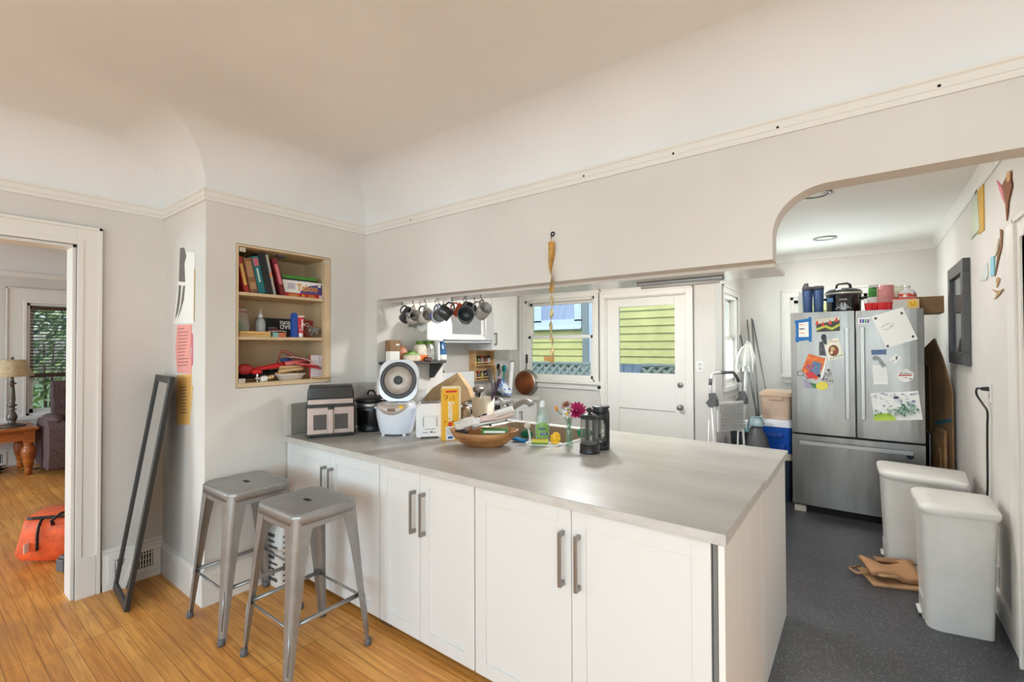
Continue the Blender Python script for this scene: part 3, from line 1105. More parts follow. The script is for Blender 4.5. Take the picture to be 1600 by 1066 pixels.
def bag(name, lab, cat, loc, w, d, h, mats, rz=0, crimp=.25, seed=1, stripes=(), jit=.06):
    rnd = random.Random(seed)
    rings = []
    mi = []
    n = 16
    prof = [(0, .85), (.06, 1), (.3, 1.04), (.6, .98), (.82, .72), (.92, crimp), (1, crimp * 1.3)]
    mb = MB()
    for z, k in prof:
        rr = []
        for j in range(n):
            a = 2 * PI * j / n
            sx = abs(math.cos(a)) ** .6 * (1 if math.cos(a) > 0 else -1)
            sy = abs(math.sin(a)) ** .6 * (1 if math.sin(a) > 0 else -1)
            g = 1 + rnd.uniform(-jit, jit) * (0 if z == 0 else 1)
            kw = k if z < .8 else max(k, .8)
            rr.append((w / 2 * sx * kw * g, d / 2 * sy * k * g, h * z))
        rings.append(rr)
    for i in range(len(rings) - 1):
        m_ = 0
        for lo, hi, mm in stripes:
            if lo <= (prof[i][0] + prof[i + 1][0]) / 2 < hi:
                m_ = mm
        mb.loft([rings[i], rings[i + 1]], m_, cap=False)
    b = rings[0]
    mb.add(b, [tuple(reversed(range(n)))], 0)
    mb.add(rings[-1], [tuple(range(n))], stripes[-1][2] if stripes else 0)
    return solo(name, lab, cat, mb, mats, loc, rz)


BEIGE = mat('beige_film', (222, 208, 188), .35, var=.12, scale=30)
LGREEN = mat('leaf_green', (110, 150, 50), .5, var=.2, scale=20)
bag('snack_bag', 'low white and green snack bag on the charcoal shelf', 'bag', (SHX - .035, (shelf_y(628) + shelf_y(650)) / 2, ST), .06, shelf_y(651) - shelf_y(628), .08, [BEIGE, LGREEN], 0, .3, 3, ((.7, 1.1, 1),))
bag('snack_bag', 'pink and orange crumpled bag behind the low white bag on the shelf', 'bag', (SHX - .10, (shelf_y(626) + shelf_y(641)) / 2, ST), .05, .09, .12, [mat('salmon_film', (225, 150, 120), .4, var=.15, scale=20)], 0, .4, 5)
bag('flour_bag', 'upright beige food pouch with green top on the charcoal shelf', 'bag', (SHX - .055, (shelf_y(646) + shelf_y(664)) / 2, ST), .07, shelf_y(664) - shelf_y(647), .16, [BEIGE, LGREEN, ORANGE], 0, .45, 6, ((0, .3, 2), (.8, 1.1, 1)))
bag('chip_bag', 'silver and green bag standing beside the beige pouch', 'bag', (SHX - .075, (shelf_y(664) + shelf_y(677)) / 2, ST), .10, shelf_y(677) - shelf_y(665), .165, [mat('silver_film', (186, 184, 176), .25, .4, var=.2, scale=18), LGREEN], 0, .7, 8, ((.8, 1.1, 1),), .03)
on_shelf('food_carton', 'white upright food carton next to the blue bag on the shelf', 'box', 677.5, 680.5, .165, .10, .01, [PAPER])
bag('coffee_bag', 'deep blue bag at the far end of the charcoal shelf', 'bag', (SHX - .065, (shelf_y(681) + shelf_y(693)) / 2, ST), .11, shelf_y(693) - shelf_y(681), .16, [mat('blue_film', (36, 92, 140), .3, var=.3, scale=16), PAPER], 0, .5, 9, ((0, .3, 1),), .05)
bag('candy_bag', 'small dark foil candy bag drooping over the shelf edge', 'bag', (SHX - .012, (shelf_y(655) + shelf_y(668)) / 2, ST + .0005), .05, .075, .03, [mat('foil_brown', (110, 80, 76), .25, .5, var=.5, scale=30)], 0, .6, 11)

# spice rack on the wall over the backguard
t = thing('spice_rack', 'pine two-tier spice rack on the wall right of the backguard', 'rack', (WX + .001, 4.142, 1.095))
WD, HT = .36, .365
mb = MB().box((0, 0, 0), (.1, .014, HT)).box((0, WD - .014, 0), (.1, WD, HT)).box((0, .014, 0), (.1, WD - .014, .012)).box((0, .014, .18), (.1, WD - .014, .192)).box((0, .014, HT - .012), (.1, WD - .014, HT)).box((0, .014, 0), (.006, WD - .014, HT))
mb.box((.092, .014, .03), (.1, WD - .014, .045)).box((.092, .014, .21), (.1, WD - .014, .225))
mb.build('frame', PINE, t, bevel=.002)
sp = [((190, 180, 160), 'pale'), ((90, 80, 70), 'dark brown'), ((170, 150, 90), 'mustard'), ((60, 62, 60), 'charcoal'), ((120, 95, 60), 'brown'), ((200, 170, 60), 'yellow'), ((90, 100, 60), 'olive'), ((170, 165, 160), 'grey'), ((140, 60, 40), 'rust'), ((215, 210, 200), 'cream')]
for i in range(10):
    row, k = divmod(i, 5)
    c_, nm = sp[i]
    j = thing('spice_jar', '%s spice jar on the %s tier of the pine rack' % (nm, ('bottom', 'upper')[row]), 'jar', (WX + .05, 4.142 + .05 + k * .064, 1.1075 + row * .18), 0, 'spice jars in the pine rack')
    MB().lathe([(0, 0), (.023, 0), (.024, .004), (.024, .07), (.018, .08), (0, .08)], 14).build('jar_body', mat('spice_' + nm, c_, .3), j)
    MB().lathe([(0, .0805), (.02, .0805), (.02, .1), (0, .101)], 14).build('lid', (BLACK, RED, GREYP)[i % 3], j)

# copper-bottomed pan hung on the back wall
q = PX(1, KY - .06, 820, 598.5)
t = thing('frying_pan', 'copper-bottomed steel pan hung on the wall below the window', 'pan', (q.x, KY, q.z))
M = M3(0, 0, 0, PI / 2)
R = .172
COPPER = mat('aged_copper', (176, 104, 66), .42, .75, c2=(120, 70, 46), scale=7, detail=8)
MB().lathe([(0, .072), (R * .86, .072), (R * .885, .068), (R * .885, .066)], 40, 0, M).build('copper_base', COPPER, t)
MB().lathe([(R * .885, .067), (R * .96, .05), (R, .01), (R * 1.02, .006), (R * .98, .006), (R * .9, .05), (R * .86, .06), (0, .06)], 40, 0, M).build('pan_body', STEELH, t)
MB().tube([(.0, -.03, R - .005), (-.0, -.012, R + .06), (-.0, -.01, R + .09)], [.012, .009, .01], 10).build('handle_shank', STEELH, t)
MB().tube([(-.0, -.012, R + .085), (-.0, -.012, R + .15), (0, -.012, R + .2)], [.013, .015, .012], 10, flat=.7).build('handle_grip', BLACK, t)

# things on the short counter, stove and by the pan
z = .9005
t = thing('wrap_tube', 'long white cardboard tube leaning beside the copper pan', 'tube', (-3.45, 4.52, z))
MB().cyl((0, 0, .005), (-.10, .19, .40), .027, n=18).build('tube_body', WHITEP, t)
MB().cyl((-.1002, .1904, .401), (-.103, .195, .415), .028, n=18).build('end_cap', GREYP, t)
for lab, pts, r, m_ in (('grey flat steel spatula leaning left of the white tube', [(WX + .26, 4.30, z), (WX + .08, 4.42, z + .33)], .012, STEELH),):
    t = thing('spatula', lab, 'utensil', pts[0])
    d_ = V(pts[1]) - V(pts[0])
    MB().tube([(0, 0, .006), d_ * .6], .007, 8).build('handle', STEELH, t)
    b = d_ * .6
    e_ = d_
    MB().add([b + V((-.02, -.01, 0)), b + V((.02, .01, 0)), e_ + V((.035, .018, 0)), e_ + V((-.035, -.018, 0)), b + V((-.02, -.007, 0)), b + V((.02, .013, 0)), e_ + V((.035, .021, 0)), e_ + V((-.035, -.015, 0))], [(0, 1, 2, 3), (7, 6, 5, 4), (0, 4, 5, 1), (1, 5, 6, 2), (2, 6, 7, 3), (3, 7, 4, 0)]).build('blade', STEELH, t)
t = thing('utensil_crock', 'dark utensil crock stuffed with cooking tools near the pan', 'crock', (WX + .13, 4.56, z))
MB().lathe([(0, 0), (.05, 0), (.06, .01), (.063, .15), (.066, .155), (.058, .152), (.054, .02), (0, .015)], 24).build('crock_body', mat('stoneware', (92, 88, 84), .4, var=.3, scale=20), t)
for k in range(6):
    rnd = random.Random(k + 40)
    a = 2 * PI * k / 6 + .3
    d_ = V((.034 * math.cos(a), .034 * math.sin(a), 0))
    top = d_ * 2.1 + V((0, 0, rnd.uniform(.26, .34)))
    u = thing('cooking_tool', '%s in the utensil crock' % ['teal silicone spatula', 'green silicone spoon', 'black slotted spoon', 'dark whisk', 'brown wooden spoon', 'grey ladle'][k], 'utensil', (WX + .13, 4.56, z), 0, 'tools in the utensil crock')
    mm = [mat('teal', (30, 140, 150), .5), mat('jade', (80, 170, 130), .5), BLACK, GREYP, PINE, STEELH][k]
    MB().tube([d_ + V((0, 0, .02)), top], .006, 8).build('handle', mm, u)
    MB().blob(tuple(top + V((0, 0, .035))), (.028, .012, .045), 0, 8, 12).build('head', mm, u)
t = thing('mixing_bowl', 'blue and white patterned bowl tilted beside the stove', 'bowl', (WX + .37, 4.36, z + .128))
M = M3(0, 0, 0, 0, .95, .35)
MB().lathe([(0, -.085), (.05, -.085), (.10, -.05), (.135, .0), (.138, .004), (.13, 0), (.096, -.042), (.045, -.075), (0, -.077)], 32, 0, M).build('bowl_body', mat('blue_white_glaze', (70, 120, 190), .15, c2=(225, 232, 240), scale=16, coat=.4, ramp=(.45, .55)), t)
# ------------------------------------------------------------------ things on the peninsula
Z0 = CT + .0004


def at_front(L, R):
    """place of a thing whose front-bottom edge runs L..R on the worktop (pixels measured); returns loc, yaw, width"""
    a, b = PX(2, CT, *L), PX(2, CT, *R)
    return ((a.x + b.x) / 2, (a.y + b.y) / 2, Z0), face(a, b), (b - a).length


# grey splash board at the end of the worktop
solo('splash_board', 'grey upright board between the alcove wall and the two-drawer oven', 'board', MB().box((NX + .004, 1.60, Z0), (NX + .016, 1.715, Z0 + .21)), mat('board_grey', (128, 124, 116), .6), bevel=.001)

# dual air fryer
loc, rz, w = at_front((477.5, 686.5), (556, 680.5))
t = thing('air_fryer', 'black and rose-steel countertop oven with two windows at the worktop end', 'air fryer', loc, rz)
ROSE = mat('rose_steel', (176, 158, 150), .36, .7, var=.05, scale=6, stretch=(1, 30, 30))
hw = w / 2
DP_ = .17
def fr_y(z_):      # front leans back towards the top
    return .004 + z_ * .05
mb = MB()
H = .335
secs = []
for z_, inset in ((0.012, .0), (.19, .0), (.21, .006), (.30, .012), (H, .022)):
    y = fr_y(z_)
    k = hw - inset
    secs.append([(-k, y, z_), (k, y, z_), (k, DP_ - inset * .5, z_), (-k, DP_ - inset * .5, z_)])
mb.loft(secs, 0, smooth=False)
for sx in (-1, 1):
    for yy_ in (.03, .14):
        mb.cyl((sx * (hw - .03), yy_, 0), (sx * (hw - .03), yy_, .014), .012)
bd = mb.build('body', BLACK, t, bevel=.008, seg=3)
M = frame((0, fr_y(.0) - .001, 0), (1, 0, 0), (0, .05, 1))


def plate(mb, x0, x1, z0, z1, d0, d1, m=0):
    return mb.box((x0, z0, -d1), (x1, z1, -d0), m, M)


# M's local z points to -y? (x cross up) = -y ; positive local z is to the front
def fplate(x0, x1, z0, z1, d0, d1):
    mb = MB()
    mb.box((x0, z0, d0), (x1, z1, d1), 0, M)
    return mb


fplate(-hw + .012, hw - .016, .215, .248, .0, .006).build('trim_strip', ROSE, t, bevel=.003)
fplate(-hw + .018, hw - .02, .255, .325, .0, .004).build('display', BLACKG, t, bevel=.003)
dr = fplate(-hw + .008, hw - .01, .022, .196, .0, .012).build('drawer', ROSE, t, bevel=.008, seg=3)
for a, b in ((-hw + .045, -.028), (.02, hw - .05)):
    fplate(a, b, .052, .15, .0122, .0132).build('window', mat('smoked_glass', (58, 54, 54), .12, coat=.6), dr, bevel=.0)
fplate(-.02, .014, .026, .185, .0125, .045).build('handle', ROSE, dr, bevel=.006, seg=3)
fplate(-.021, .015, .178, .198, .0126, .042).build('latch', BLACK, dr, bevel=.004)

# slow cooker
t = thing('slow_cooker', 'black and steel round pressure cooker between oven and rice cooker', 'slow cooker', (-2.79, 2.04, Z0))
t.scale = (.83, .83, .93)
MB().lathe([(0, 0), (.115, 0), (.122, .01), (.122, .03), (.115, .035), (.128, .05), (.13, .21), (.125, .22), (0, .221)], 36).build('pot', mat('dark_steel', (48, 48, 50), .3, .6), t)
MB().lathe([(.1305, .18), (.1315, .18), (.1315, .215), (.1305, .215)], 36).build('steel_band', STEELH, t)
MB().lathe([(.09, .2215), (.137, .2215), (.138, .235), (.12, .25), (.08, .262), (0, .266)], 36).build('lid', BLACK, t)
MB().tube([(-.055, .0, .258), (-.05, 0, .285), (-.025, 0, .30), (.025, 0, .30), (.05, 0, .285), (.055, 0, .258)], .008, 10).build('lid_handle', BLACK, t)
a = .45
MB().box((-.045, -.137, .06), (.045, -.128, .16), 0, Matrix.Rotation(a, 4, 'Z')).build('control_panel', BLACKG, t, bevel=.004)
for s in (1,):
    MB().tube([(-.04, s * .12, .20), (-.03, s * .15, .20), (.03, s * .15, .20), (.04, s * .12, .20)], .009, 8).build('side_handle', BLACK, t)

# rice cooker with open lid
loc, rz, w = at_front((589, 685.5), (641, 685))
t = thing('rice_cooker', 'white rice cooker with its round-gasket lid standing open', 'rice cooker', (-2.523, 2.047, Z0), .60)
W_, D_ = .228, .23
base = rrect(1, 1, .42, 7)
mb = MB()
prof = [(.012, .80), (.03, .86), (.08, .95), (.13, 1.02), (.17, 1.04), (.195, 1.0), (.212, .92)]
mb.loft([[(p[0] * W_ * k * 1.12, p[1] * D_ * k, z_) for p in base] for z_, k in prof])
for sx in (-1, 1):
    for sy in (-1, 1):
        mb.cyl((sx * .07, sy * .07, 0), (sx * .07, sy * .07, .014), .012)
GREYW = mat('cooker_white', (226, 230, 238), .18, coat=.5)
mb.build('body', GREYW, t, bevel=.004)
# sloping control panel at the upper front
pn = MB()
pts = []
def body_front(x, z_):
    k = 1.04 - max(0, (z_ - .17)) * 2.6
    y = -D_ * k / 2
    return y + max(0, abs(x) - .05) * .25 - .002
vs = []
n = 14
for i in range(n + 1):
    x = -.10 + .20 * i / n
    zlo = .205 - .062 * math.cos(PI / 2 * x / .105) ** .7 if abs(x) < .104 else .205
    for z_ in (zlo, (zlo + .212) / 2, .214):
        vs.append((x, body_front(x, z_) - .0015, z_))
fs = []
for i in range(n):
    for q in range(2):
        fs.append((i * 3 + q, (i + 1) * 3 + q, (i + 1) * 3 + q + 1, i * 3 + q + 1))
pn.add(vs, fs, 0, True)
p_ = pn.build('control_panel', mat('panel_champagne', (190, 176, 168), .4, .2), t, solid=.004)
MB().cbox((.0, -.122, .176), (.05, .006, .018)).build('display', mat('lcd', (110, 84, 60), .3), p_)
MB().cyl((.062, -.112, .194), (.062, -.119, .192), .014, n=20).build('start_button', YELLOW, p_)
MB().cbox((0, -.105, .214), (.07, .02, .012)).build('latch', mat('latch_chrome', (170, 165, 160), .25, .6), t, bevel=.003)
for s in (-1, 1):
    MB().tube([(s * .118, -.03, .175), (s * .14, -.02, .178), (s * .14, .02, .178), (s * .118, .03, .175)], .009, 8).build('carry_handle', GREYW, t)
# lid standing up at the back
ML = M3(0, .07, .355, PI / 2 - .12)
ld = MB()
lr = rrect(.265, .285, .085, 8)
ld.loft([ring(lr, .0, .94), ring(lr, .006, 1), ring(lr, .03, 1), ring(lr, -.035 + .03, .9)][0:3] + [ring(lr, -.03, .93), ring(lr, -.042, .8)][0:0], 0, ML)
ld.loft([ring(lr, .0, .94), ring(lr, -.02, .98), ring(lr, -.04, .85)], 0, ML)
ld.cyl((-.05, .08, .215), (.05, .08, .215), .02, n=14)
lid = ld.build('lid', GREYW, t)
MB().open_lathe([(.098, .031), (.124, .031), (.126, .037), (.12, .043), (.103, .043), (.098, .037), (.098, .031)], 44, 0, ML).build('gasket', mat('gasket_grey', (72, 72, 76), .5), lid)
MB().lathe([(0, .033), (.098, .031), (.097, .036), (.05, .0365), (.0, .037)], 44, 0, ML).build('inner_plate', mat('inner_steel', (188, 176, 164), .4, .15, c2=(170, 158, 146), scale=18), lid)
MB().lathe([(0, .0375), (.03, .0375), (.03, .044), (.024, .05), (.0, .051)], 24, 0, ML).build('steam_vent', mat('vent_grey', (68, 70, 74), .5), lid)

# toaster
loc, rz, w = at_front((650.5, 686.5), (692.5, 684.5))
t = thing('toaster', 'white upright two-slot toaster seen from its end', 'toaster', loc, rz)
hw = w / 2
o5 = [(-hw, .012), (hw, .012), (hw, .20), (hw - .012, .222), (-hw + .03, .222), (-hw, .19)]
mb = MB().prism(o5, -.155, 0, 0, Matrix(((1, 0, 0, 0), (0, 0, -1, 0), (0, 1, 0, 0), (0, 0, 0, 1))))
for sx in (-1, 1):
    for yy_ in (.02, .13):
        mb.cbox((sx * (hw - .02), yy_, .007), (.02, .02, .013))
mb.build('body', WHITEP, t, bevel=.008, seg=3)
MB().box((-hw + .032, .012, .2215), (hw - .018, .145, .2235)).build('bread_slot', GREYP, t)
mb = MB()
for x in (-.04, .045):
    mb.box((x - .002, -.001, .075), (x + .002, .0006, .135))
mb.box((-.035, -.001, .058), (.035, .0006, .061)).box((-.045, -.0008, .037), (-.01, .0006, .041)).box((.002, -.0008, .036), (.018, .0006, .046)).box((.022, -.0008, .037), (.04, .0006, .041))
mb.box((-.045, -.001, .142), (.045, .0006, .1435))
mb.build('slot_marks', GREYP, t)
MB().box((-.022, -.012, .141), (.05, .0, .148)).build('lever', WHITEP, t, bevel=.003)

# cereal box
loc, rz, w = at_front((691.5, 689.5), (720.5, 687.5))
w2 = w * .86
t = thing('cereal_box', 'yellow cereal box standing with its narrow side to the front', 'box', loc, rz)
YBOX = mat('cereal_yellow', (240, 180, 40), .4)
mb = MB()
x0 = -w / 2
mb.box((x0, 0, 0), (x0 + w2, .06, .325), 0).box((x0 + w2 + .0002, .004, .0), (x0 + w, .06, .335), 1)
mb.add([(x0, 0, .3251), (x0 + w2, 0, .3251), (x0 + w2, .03, .338), (x0, .03, .338)], [(0, 1, 2, 3)], 1)
bx = mb.build('carton', [YBOX, mat('cream_card', (232, 214, 176), .6)], t, bevel=.001)
MT = frame((x0 + w2 * .52, -.0008, .185), (0, 0, -1), (1, 0, 0))
mb = MB().text('Scooters', .055, MT, 0, ext=.0003, font_shear=.25, bold=.0012, width=.125)
mb.build('lettering', PAPER, bx)
mb = MB().box((x0 + .02, -.0006, .004), (x0 + w2 - .025, 0, .088), 0)
for k in range(7):
    mb.box((x0 + .026, -.0009, .04 + k * .006), (x0 + w2 - .031, -.0006, .042 + k * .006), 2)
mb.box((x0 + .034, -.0009, .012), (x0 + w2 - .038, -.0006, .026), 3)
mb.box((x0 + .02, -.0006, .300), (x0 + w2 - .01, 0, .313), 1)
mb.cyl((x0 + w2 * .48, 0, .102), (x0 + w2 * .48, -.0008, .102), .014, n=12, m=1)
for k in range(16):
    rnd = random.Random(k)
    px_, pz_ = rnd.choice((.012, .065, .05, .02)) + rnd.uniform(0, .012), rnd.choice((.125, .26, .275, .28)) + rnd.uniform(-.012, .012)
    mb.cyl((x0 + px_, 0, pz_), (x0 + px_, -.0007, pz_), rnd.uniform(.003, .007), n=8, m=4)
mb.build('print', [PAPER, mat('print_red', (214, 60, 36), .5), mat('print_grey', (150, 150, 160), .6), BLUE, mat('print_amber', (200, 132, 30), .5)], bx)

# flattened kraft bag leaning behind the toaster
YB = 2.52
pts = [(660, 624), (676, 606), (714, 582.5), (731, 607), (736, 622), (712, 634), (700, 655), (668, 655)]
P = [PX(1, YB, *p) for p in pts]
zs = min(p.z for p in P)
mb = MB()
mb.add([(p.x, p.y, p.z) for p in P] + [(p.x, p.y + .035 + .02 * (i % 2), p.z - .004) for i, p in enumerate(P)], [tuple(reversed(range(8))), tuple(range(8, 16))] + [(i, (i + 1) % 8, 8 + (i + 1) % 8, 8 + i) for i in range(8)], 0)
f1 = [PX(1, YB, *p) for p in ((678, 612), (713, 590), (716, 594), (681, 617))]
mb.add([(p.x, p.y - .004, p.z) for p in f1] + [(p.x, p.y - .0005, p.z) for p in f1], [(0, 1, 2, 3), (0, 4, 5, 1), (1, 5, 6, 2), (2, 6, 7, 3), (3, 7, 4, 0)], 1)
# carried down to the worktop by its folded bottom
lo = [PX(1, YB, *p) for p in ((668, 655), (700, 655))]
mb.box((lo[0].x, YB, Z0), (lo[1].x, YB + .04, lo[0].z), 0)
solo('paper_bag', 'folded kraft paper bag leaning behind the toaster and cereal box', 'bag', mb, [mat('kraft_light', (196, 164, 122), .8, var=.1, scale=7), mat('kraft_fold', (180, 146, 104), .8)], bevel=.003)

# pot lids standing in a rack, jar behind the rice cooker
for k, (px_, py_, r, yaw, lab) in enumerate(((652, 612, .10, -.5, 'steel pot lid with black rim strap standing behind the rice cooker'), (663, 606, .085, -.4, 'second steel pot lid standing behind the first lid'))):
    q = PX(1, 2.71 + k * .1, px_, py_)
    t = thing('pot_lid', lab, 'lid', (q.x, q.y, q.z))
    M = M3(0, 0, 0, PI / 2 - .15, 0, .25)
    MB().lathe([(0, .035), (.02, .034), (r * .6, .024), (r * .95, .004), (r, 0), (r * .97, -.003), (r * .9, 0), (0, .03)], 32, 0, M).build('dome', STEELH, t)
    MB().open_lathe([(r, -.004), (r + .006, -.002), (r + .005, .006), (r - .004, .005), (r, -.004)], 32, 0, M).build('rim', BLACK, t)
    MB().lathe([(0, .034), (.01, .034), (.008, .05), (.02, .055), (.018, .065), (0, .067)], 16, 0, M).build('knob', BLACK, t)
q = PX(1, 2.49, 652, 640)
t = thing('glass_jar', 'clear square canister with dark beans behind the rice cooker', 'jar', (q.x, q.y, Z0))
rr = rrect(.11, .11, .02)
MB().loft([ring(rr, .002), ring(rr, .225), ring(rr, .232, .95)], 0).build('jar_body', PLASTF, t)
MB().loft([ring(rr, .006, .93), ring(rr, .12, .93)], 0).build('contents', mat('beans', (40, 38, 36), .6, bump=1, bscale=80), t)
MB().loft([ring(rr, .2325, 1.0), ring(rr, .25, 1.0)], 0).build('lid', PLAST, t)
t = thing('lid_rack', 'low steel wire rack holding the two pot lids', 'rack', (-2.71, 2.72, Z0))
mb = MB()
for x in (-.09, -.03, .03, .09):
    mb.tube([(x, -.10, .004), (x, -.10, .11), (x, -.02, .14), (x, .06, .14), (x, .14, .11), (x, .14, .004)], .004, 6)
for y in (-.10, .14):
    mb.tube([(-.10, y, .01), (.10, y, .01)], .004, 6)
mb.build('wires', CHROME, t)

# soap dispenser, crock with ladle behind the bowl
q = PX(2, CT, 736, 664)
t = thing('soap_dispenser', 'brushed metal soap pump right of the cereal box', 'dispenser', (-2.42, 2.62, Z0))
MB().lathe([(0, 0), (.042, 0), (.044, .005), (.041, .09), (.036, .125), (.02, .135), (0, .136)], 24).build('bottle', mat('bronze_steel', (170, 150, 128), .3, .9), t)
MB().lathe([(0, .136), (.016, .136), (.016, .15), (.008, .155), (.008, .18), (0, .18)], 14).tube([(0, 0, .178), (.0, -.0, .205), (.01, -.01, .225)], [.014, .012, .008], 10).build('pump', NICKEL, t)
t = thing('utensil_holder', 'white plastic utensil tub beside the soap pump', 'holder', (-2.40, 2.80, Z0))
MB().loft([ring(rrect(.17, .12, .03), 0, .9), ring(rrect(.17, .12, .03), .19, 1), ring(rrect(.17, .12, .03), .19, .94), ring(rrect(.17, .12, .03), .01, .84)], 0).build('tub', mat('ivory_plastic', (226, 214, 194), .4), t)
for lab, mt_, pts, hd in (('steel ladle lying bowl-up in the white utensil tub', STEEL, [(-.03, 0, .02), (-.05, -.02, .25)], (.05, .05, .03)),
                          ('purple-handled brush in the white utensil tub', mat('plum', (62, 40, 66), .4), [(.02, 0, .02), (.075, .01, .17), (.16, .02, .34)], None),
                          ('black spatula in the white utensil tub', BLACK, [(-.05, .02, .02), (-.10, .03, .22)], (.03, .012, .05))):
    u = thing('kitchen_tool', lab, 'utensil', (-2.40, 2.80, Z0))
    MB().tube(pts, [.008] * len(pts) if hd else [.008, .012, .016], 8).build('handle', mt_, u)
    if hd:
        MB().blob(tuple(V(pts[-1]) + V((.02, 0, .0))), hd, 0, 10, 16).build('head', mt_, u)

# wooden dough bowl with mail
BX = V((-1.79, 2.10, Z0))
t = thing('wooden_bowl', 'long carved wooden bowl heaped with mail on the worktop', 'bowl', BX, -.42)
t.rotation_euler.z = math.atan2(.62, .785) - .12
def oval(a, b, z_, lift=0):
    return [(a * math.copysign(abs(math.cos(q)) ** .8, math.cos(q)), b * math.copysign(abs(math.sin(q)) ** .9, math.sin(q)), z_ + lift * math.cos(q) ** 2) for q in [2 * PI * i / 32 for i in range(32)]]
OLIVE = mat('carved_wood', (190, 134, 82), .45, c2=(134, 84, 46), scale=5, stretch=(1, 4, 4), detail=8)
MB().loft([oval(.10, .055, 0), oval(.145, .085, .025), oval(.185, .115, .06), oval(.205, .128, .088, .012), oval(.195, .12, .09, .012), oval(.165, .10, .06), oval(.11, .065, .025), oval(.06, .04, .014)]).build('bowl_body', OLIVE, t)
BM = t.rotation_euler.z
def in_bowl(x, y, z_):
    c, s = math.cos(BM), math.sin(BM)
    return (BX.x + c * x - s * y, BX.y + s * x + c * y, Z0 + z_)


def wavy(w, d, amp, seed, curl=0, nu=14, nv=8):
    rnd = random.Random(seed)
    f1_, f2_, p1, p2 = rnd.uniform(3, 6), rnd.uniform(4, 8), rnd.uniform(0, 6), rnd.uniform(0, 6)
    def f(u, v):
        x, y = (u - .5) * w, (v - .5) * d
        return (x, y, amp * (math.sin(f1_ * u + p1) + .6 * math.sin(f2_ * v + p2 + u)) + curl * (v - .5) ** 2 * 4 * d)
    return f


NEWS = mat('newsprint', (222, 216, 208), .85, c2=(180, 174, 168), scale=60, stretch=(1, 4, 1), ramp=(.3, .5))
for lab, (x, y, z_), (w_, d_), (rx, ry, rz_), m_, amp, curl in (
        ('crumpled grey-white magazine at the left of the bowl', (-.105, .02, .104), (.13, .13), (.15, -.22, .4), NEWS, .004, .25),
        ('folded newspaper page across the middle of the bowl', (.03, .0, .130), (.19, .13), (.15, -.22, .2), PAPER, .003, .25),
        ('pink-edged flyer rolled on top of the bowl', (.08, -.02, .160), (.20, .10), (.15, -.22, .1), mat('pink_paper', (232, 208, 200), .8, var=.1, scale=12), .003, .25),
        ('white leaflet near the right rim of the bowl', (.12, .03, .186), (.12, .08), (.15, -.22, .3), PAPER, .003, .25)):
    mb = MB().grid(wavy(w_, d_, amp, hash(lab) % 97 if False else len(lab), curl), 14, 8)
    o = solo('mail', lab, 'paper', mb, m_, in_bowl(x, y, z_), 0, solid=.002)
    o.rotation_euler = (rx, ry, rz_ + BM)
mb = MB().box((-.075, -.035, 0), (.075, .035, .022), 0).box((-.06, -.0352, .004), (.06, -.035, .016), 1)
o = solo('green_carton', 'green and white flat carton in the bowl near its right end', 'box', mb, [mat('leaf_box', (64, 130, 44), .5), PAPER], in_bowl(.07, -.045, .088), BM + .05, bevel=.001)
mb = MB().grid(wavy(.12, .11, .012, 5), 10, 8)
o = solo('zebra_scarf', 'black and white zebra-striped cloth at the back of the bowl', 'cloth', mb, mat('zebra', (20, 20, 22), .8, c2=(235, 235, 235), scale=16, stretch=(3, 1, 1), ramp=(.48, .52)), in_bowl(-.03, .115, .125), BM, solid=.004)
o.rotation_euler = (.5, -.1, BM)
mb = MB().blob((0, 0, 0), (.045, .035, .018), 0, 8, 12, .12)
solo('glove', 'black crumpled glove among the mail at the left of the bowl', 'glove', mb, BLACK, in_bowl(-.13, -.055, .088), BM)

# tray with dish soap, sponge and scrubbers
tr = PX(2, CT, 856, 690)
t = thing('sponge_tray', 'white sink-side tray under the dish soap bottle', 'tray', (-1.535, 2.345, Z0), .35)
MB().loft([ring(rrect(.22, .10, .03), 0, .94), ring(rrect(.22, .10, .03), .008, 1), ring(rrect(.22, .10, .03), .008, .95), ring(rrect(.22, .10, .03), .003, .9)]).build('tray_body', CERAM, t)
q = V((-1.558, 2.37, Z0 + .0035))
t = thing('soap_bottle', 'clear dish soap bottle with a green and blue label', 'bottle', q, .60)
MB().lathe([(0, 0), (.036, 0), (.041, .008), (.044, .06), (.043, .11), (.034, .165), (.02, .20), (.016, .212), (0, .214)], 28, sy=.6).build('bottle_body', glass('soap_clear', (226, 236, 230), .3), t)
MB().lathe([(0, .2145), (.018, .2145), (.018, .232), (.014, .236), (.013, .25), (0, .251)], 18).build('cap', WHITEP, t)
LBL = mat('soap_label', (128, 168, 84), .4)
lb = MB()
def lab_s(u, v):
    a = -PI / 2 + (u - .5) * 2.0
    hh = .025 + .10 * v
    k = math.sqrt(max(.02, 1 - (2 * u - 1) ** 2)) ** .5
    hh = .075 + (v - .5) * .10 * k
    r = .0445 - .0 * hh - max(0, hh - .1) * .18
    return (r * math.cos(a) * 1.01, r * .6 * math.sin(a) * 1.02, hh)
lb.grid(lab_s, 16, 6)
lbo = lb.build('label', LBL, t)
MB().text('Dawn', .024, frame((0, -.0278, .088), (1, 0, 0), (0, 0, 1)), 0, bold=.0006, width=.042).build('lettering', mat('label_blue', (30, 60, 140), .4), lbo)
mb = MB().box((-.012, -.0282, .05), (.03, -.0272, .063), 0).text('PURE', .011, frame((.009, -.0284, .0565), (1, 0, 0), (0, 0, 1)), 1)
mb.build('strip', [mat('label_blue', (30, 60, 140), .4), PAPER], lbo)
SPG = mat('sponge_yellow', (216, 208, 90), .9, bump=1, bscale=160)
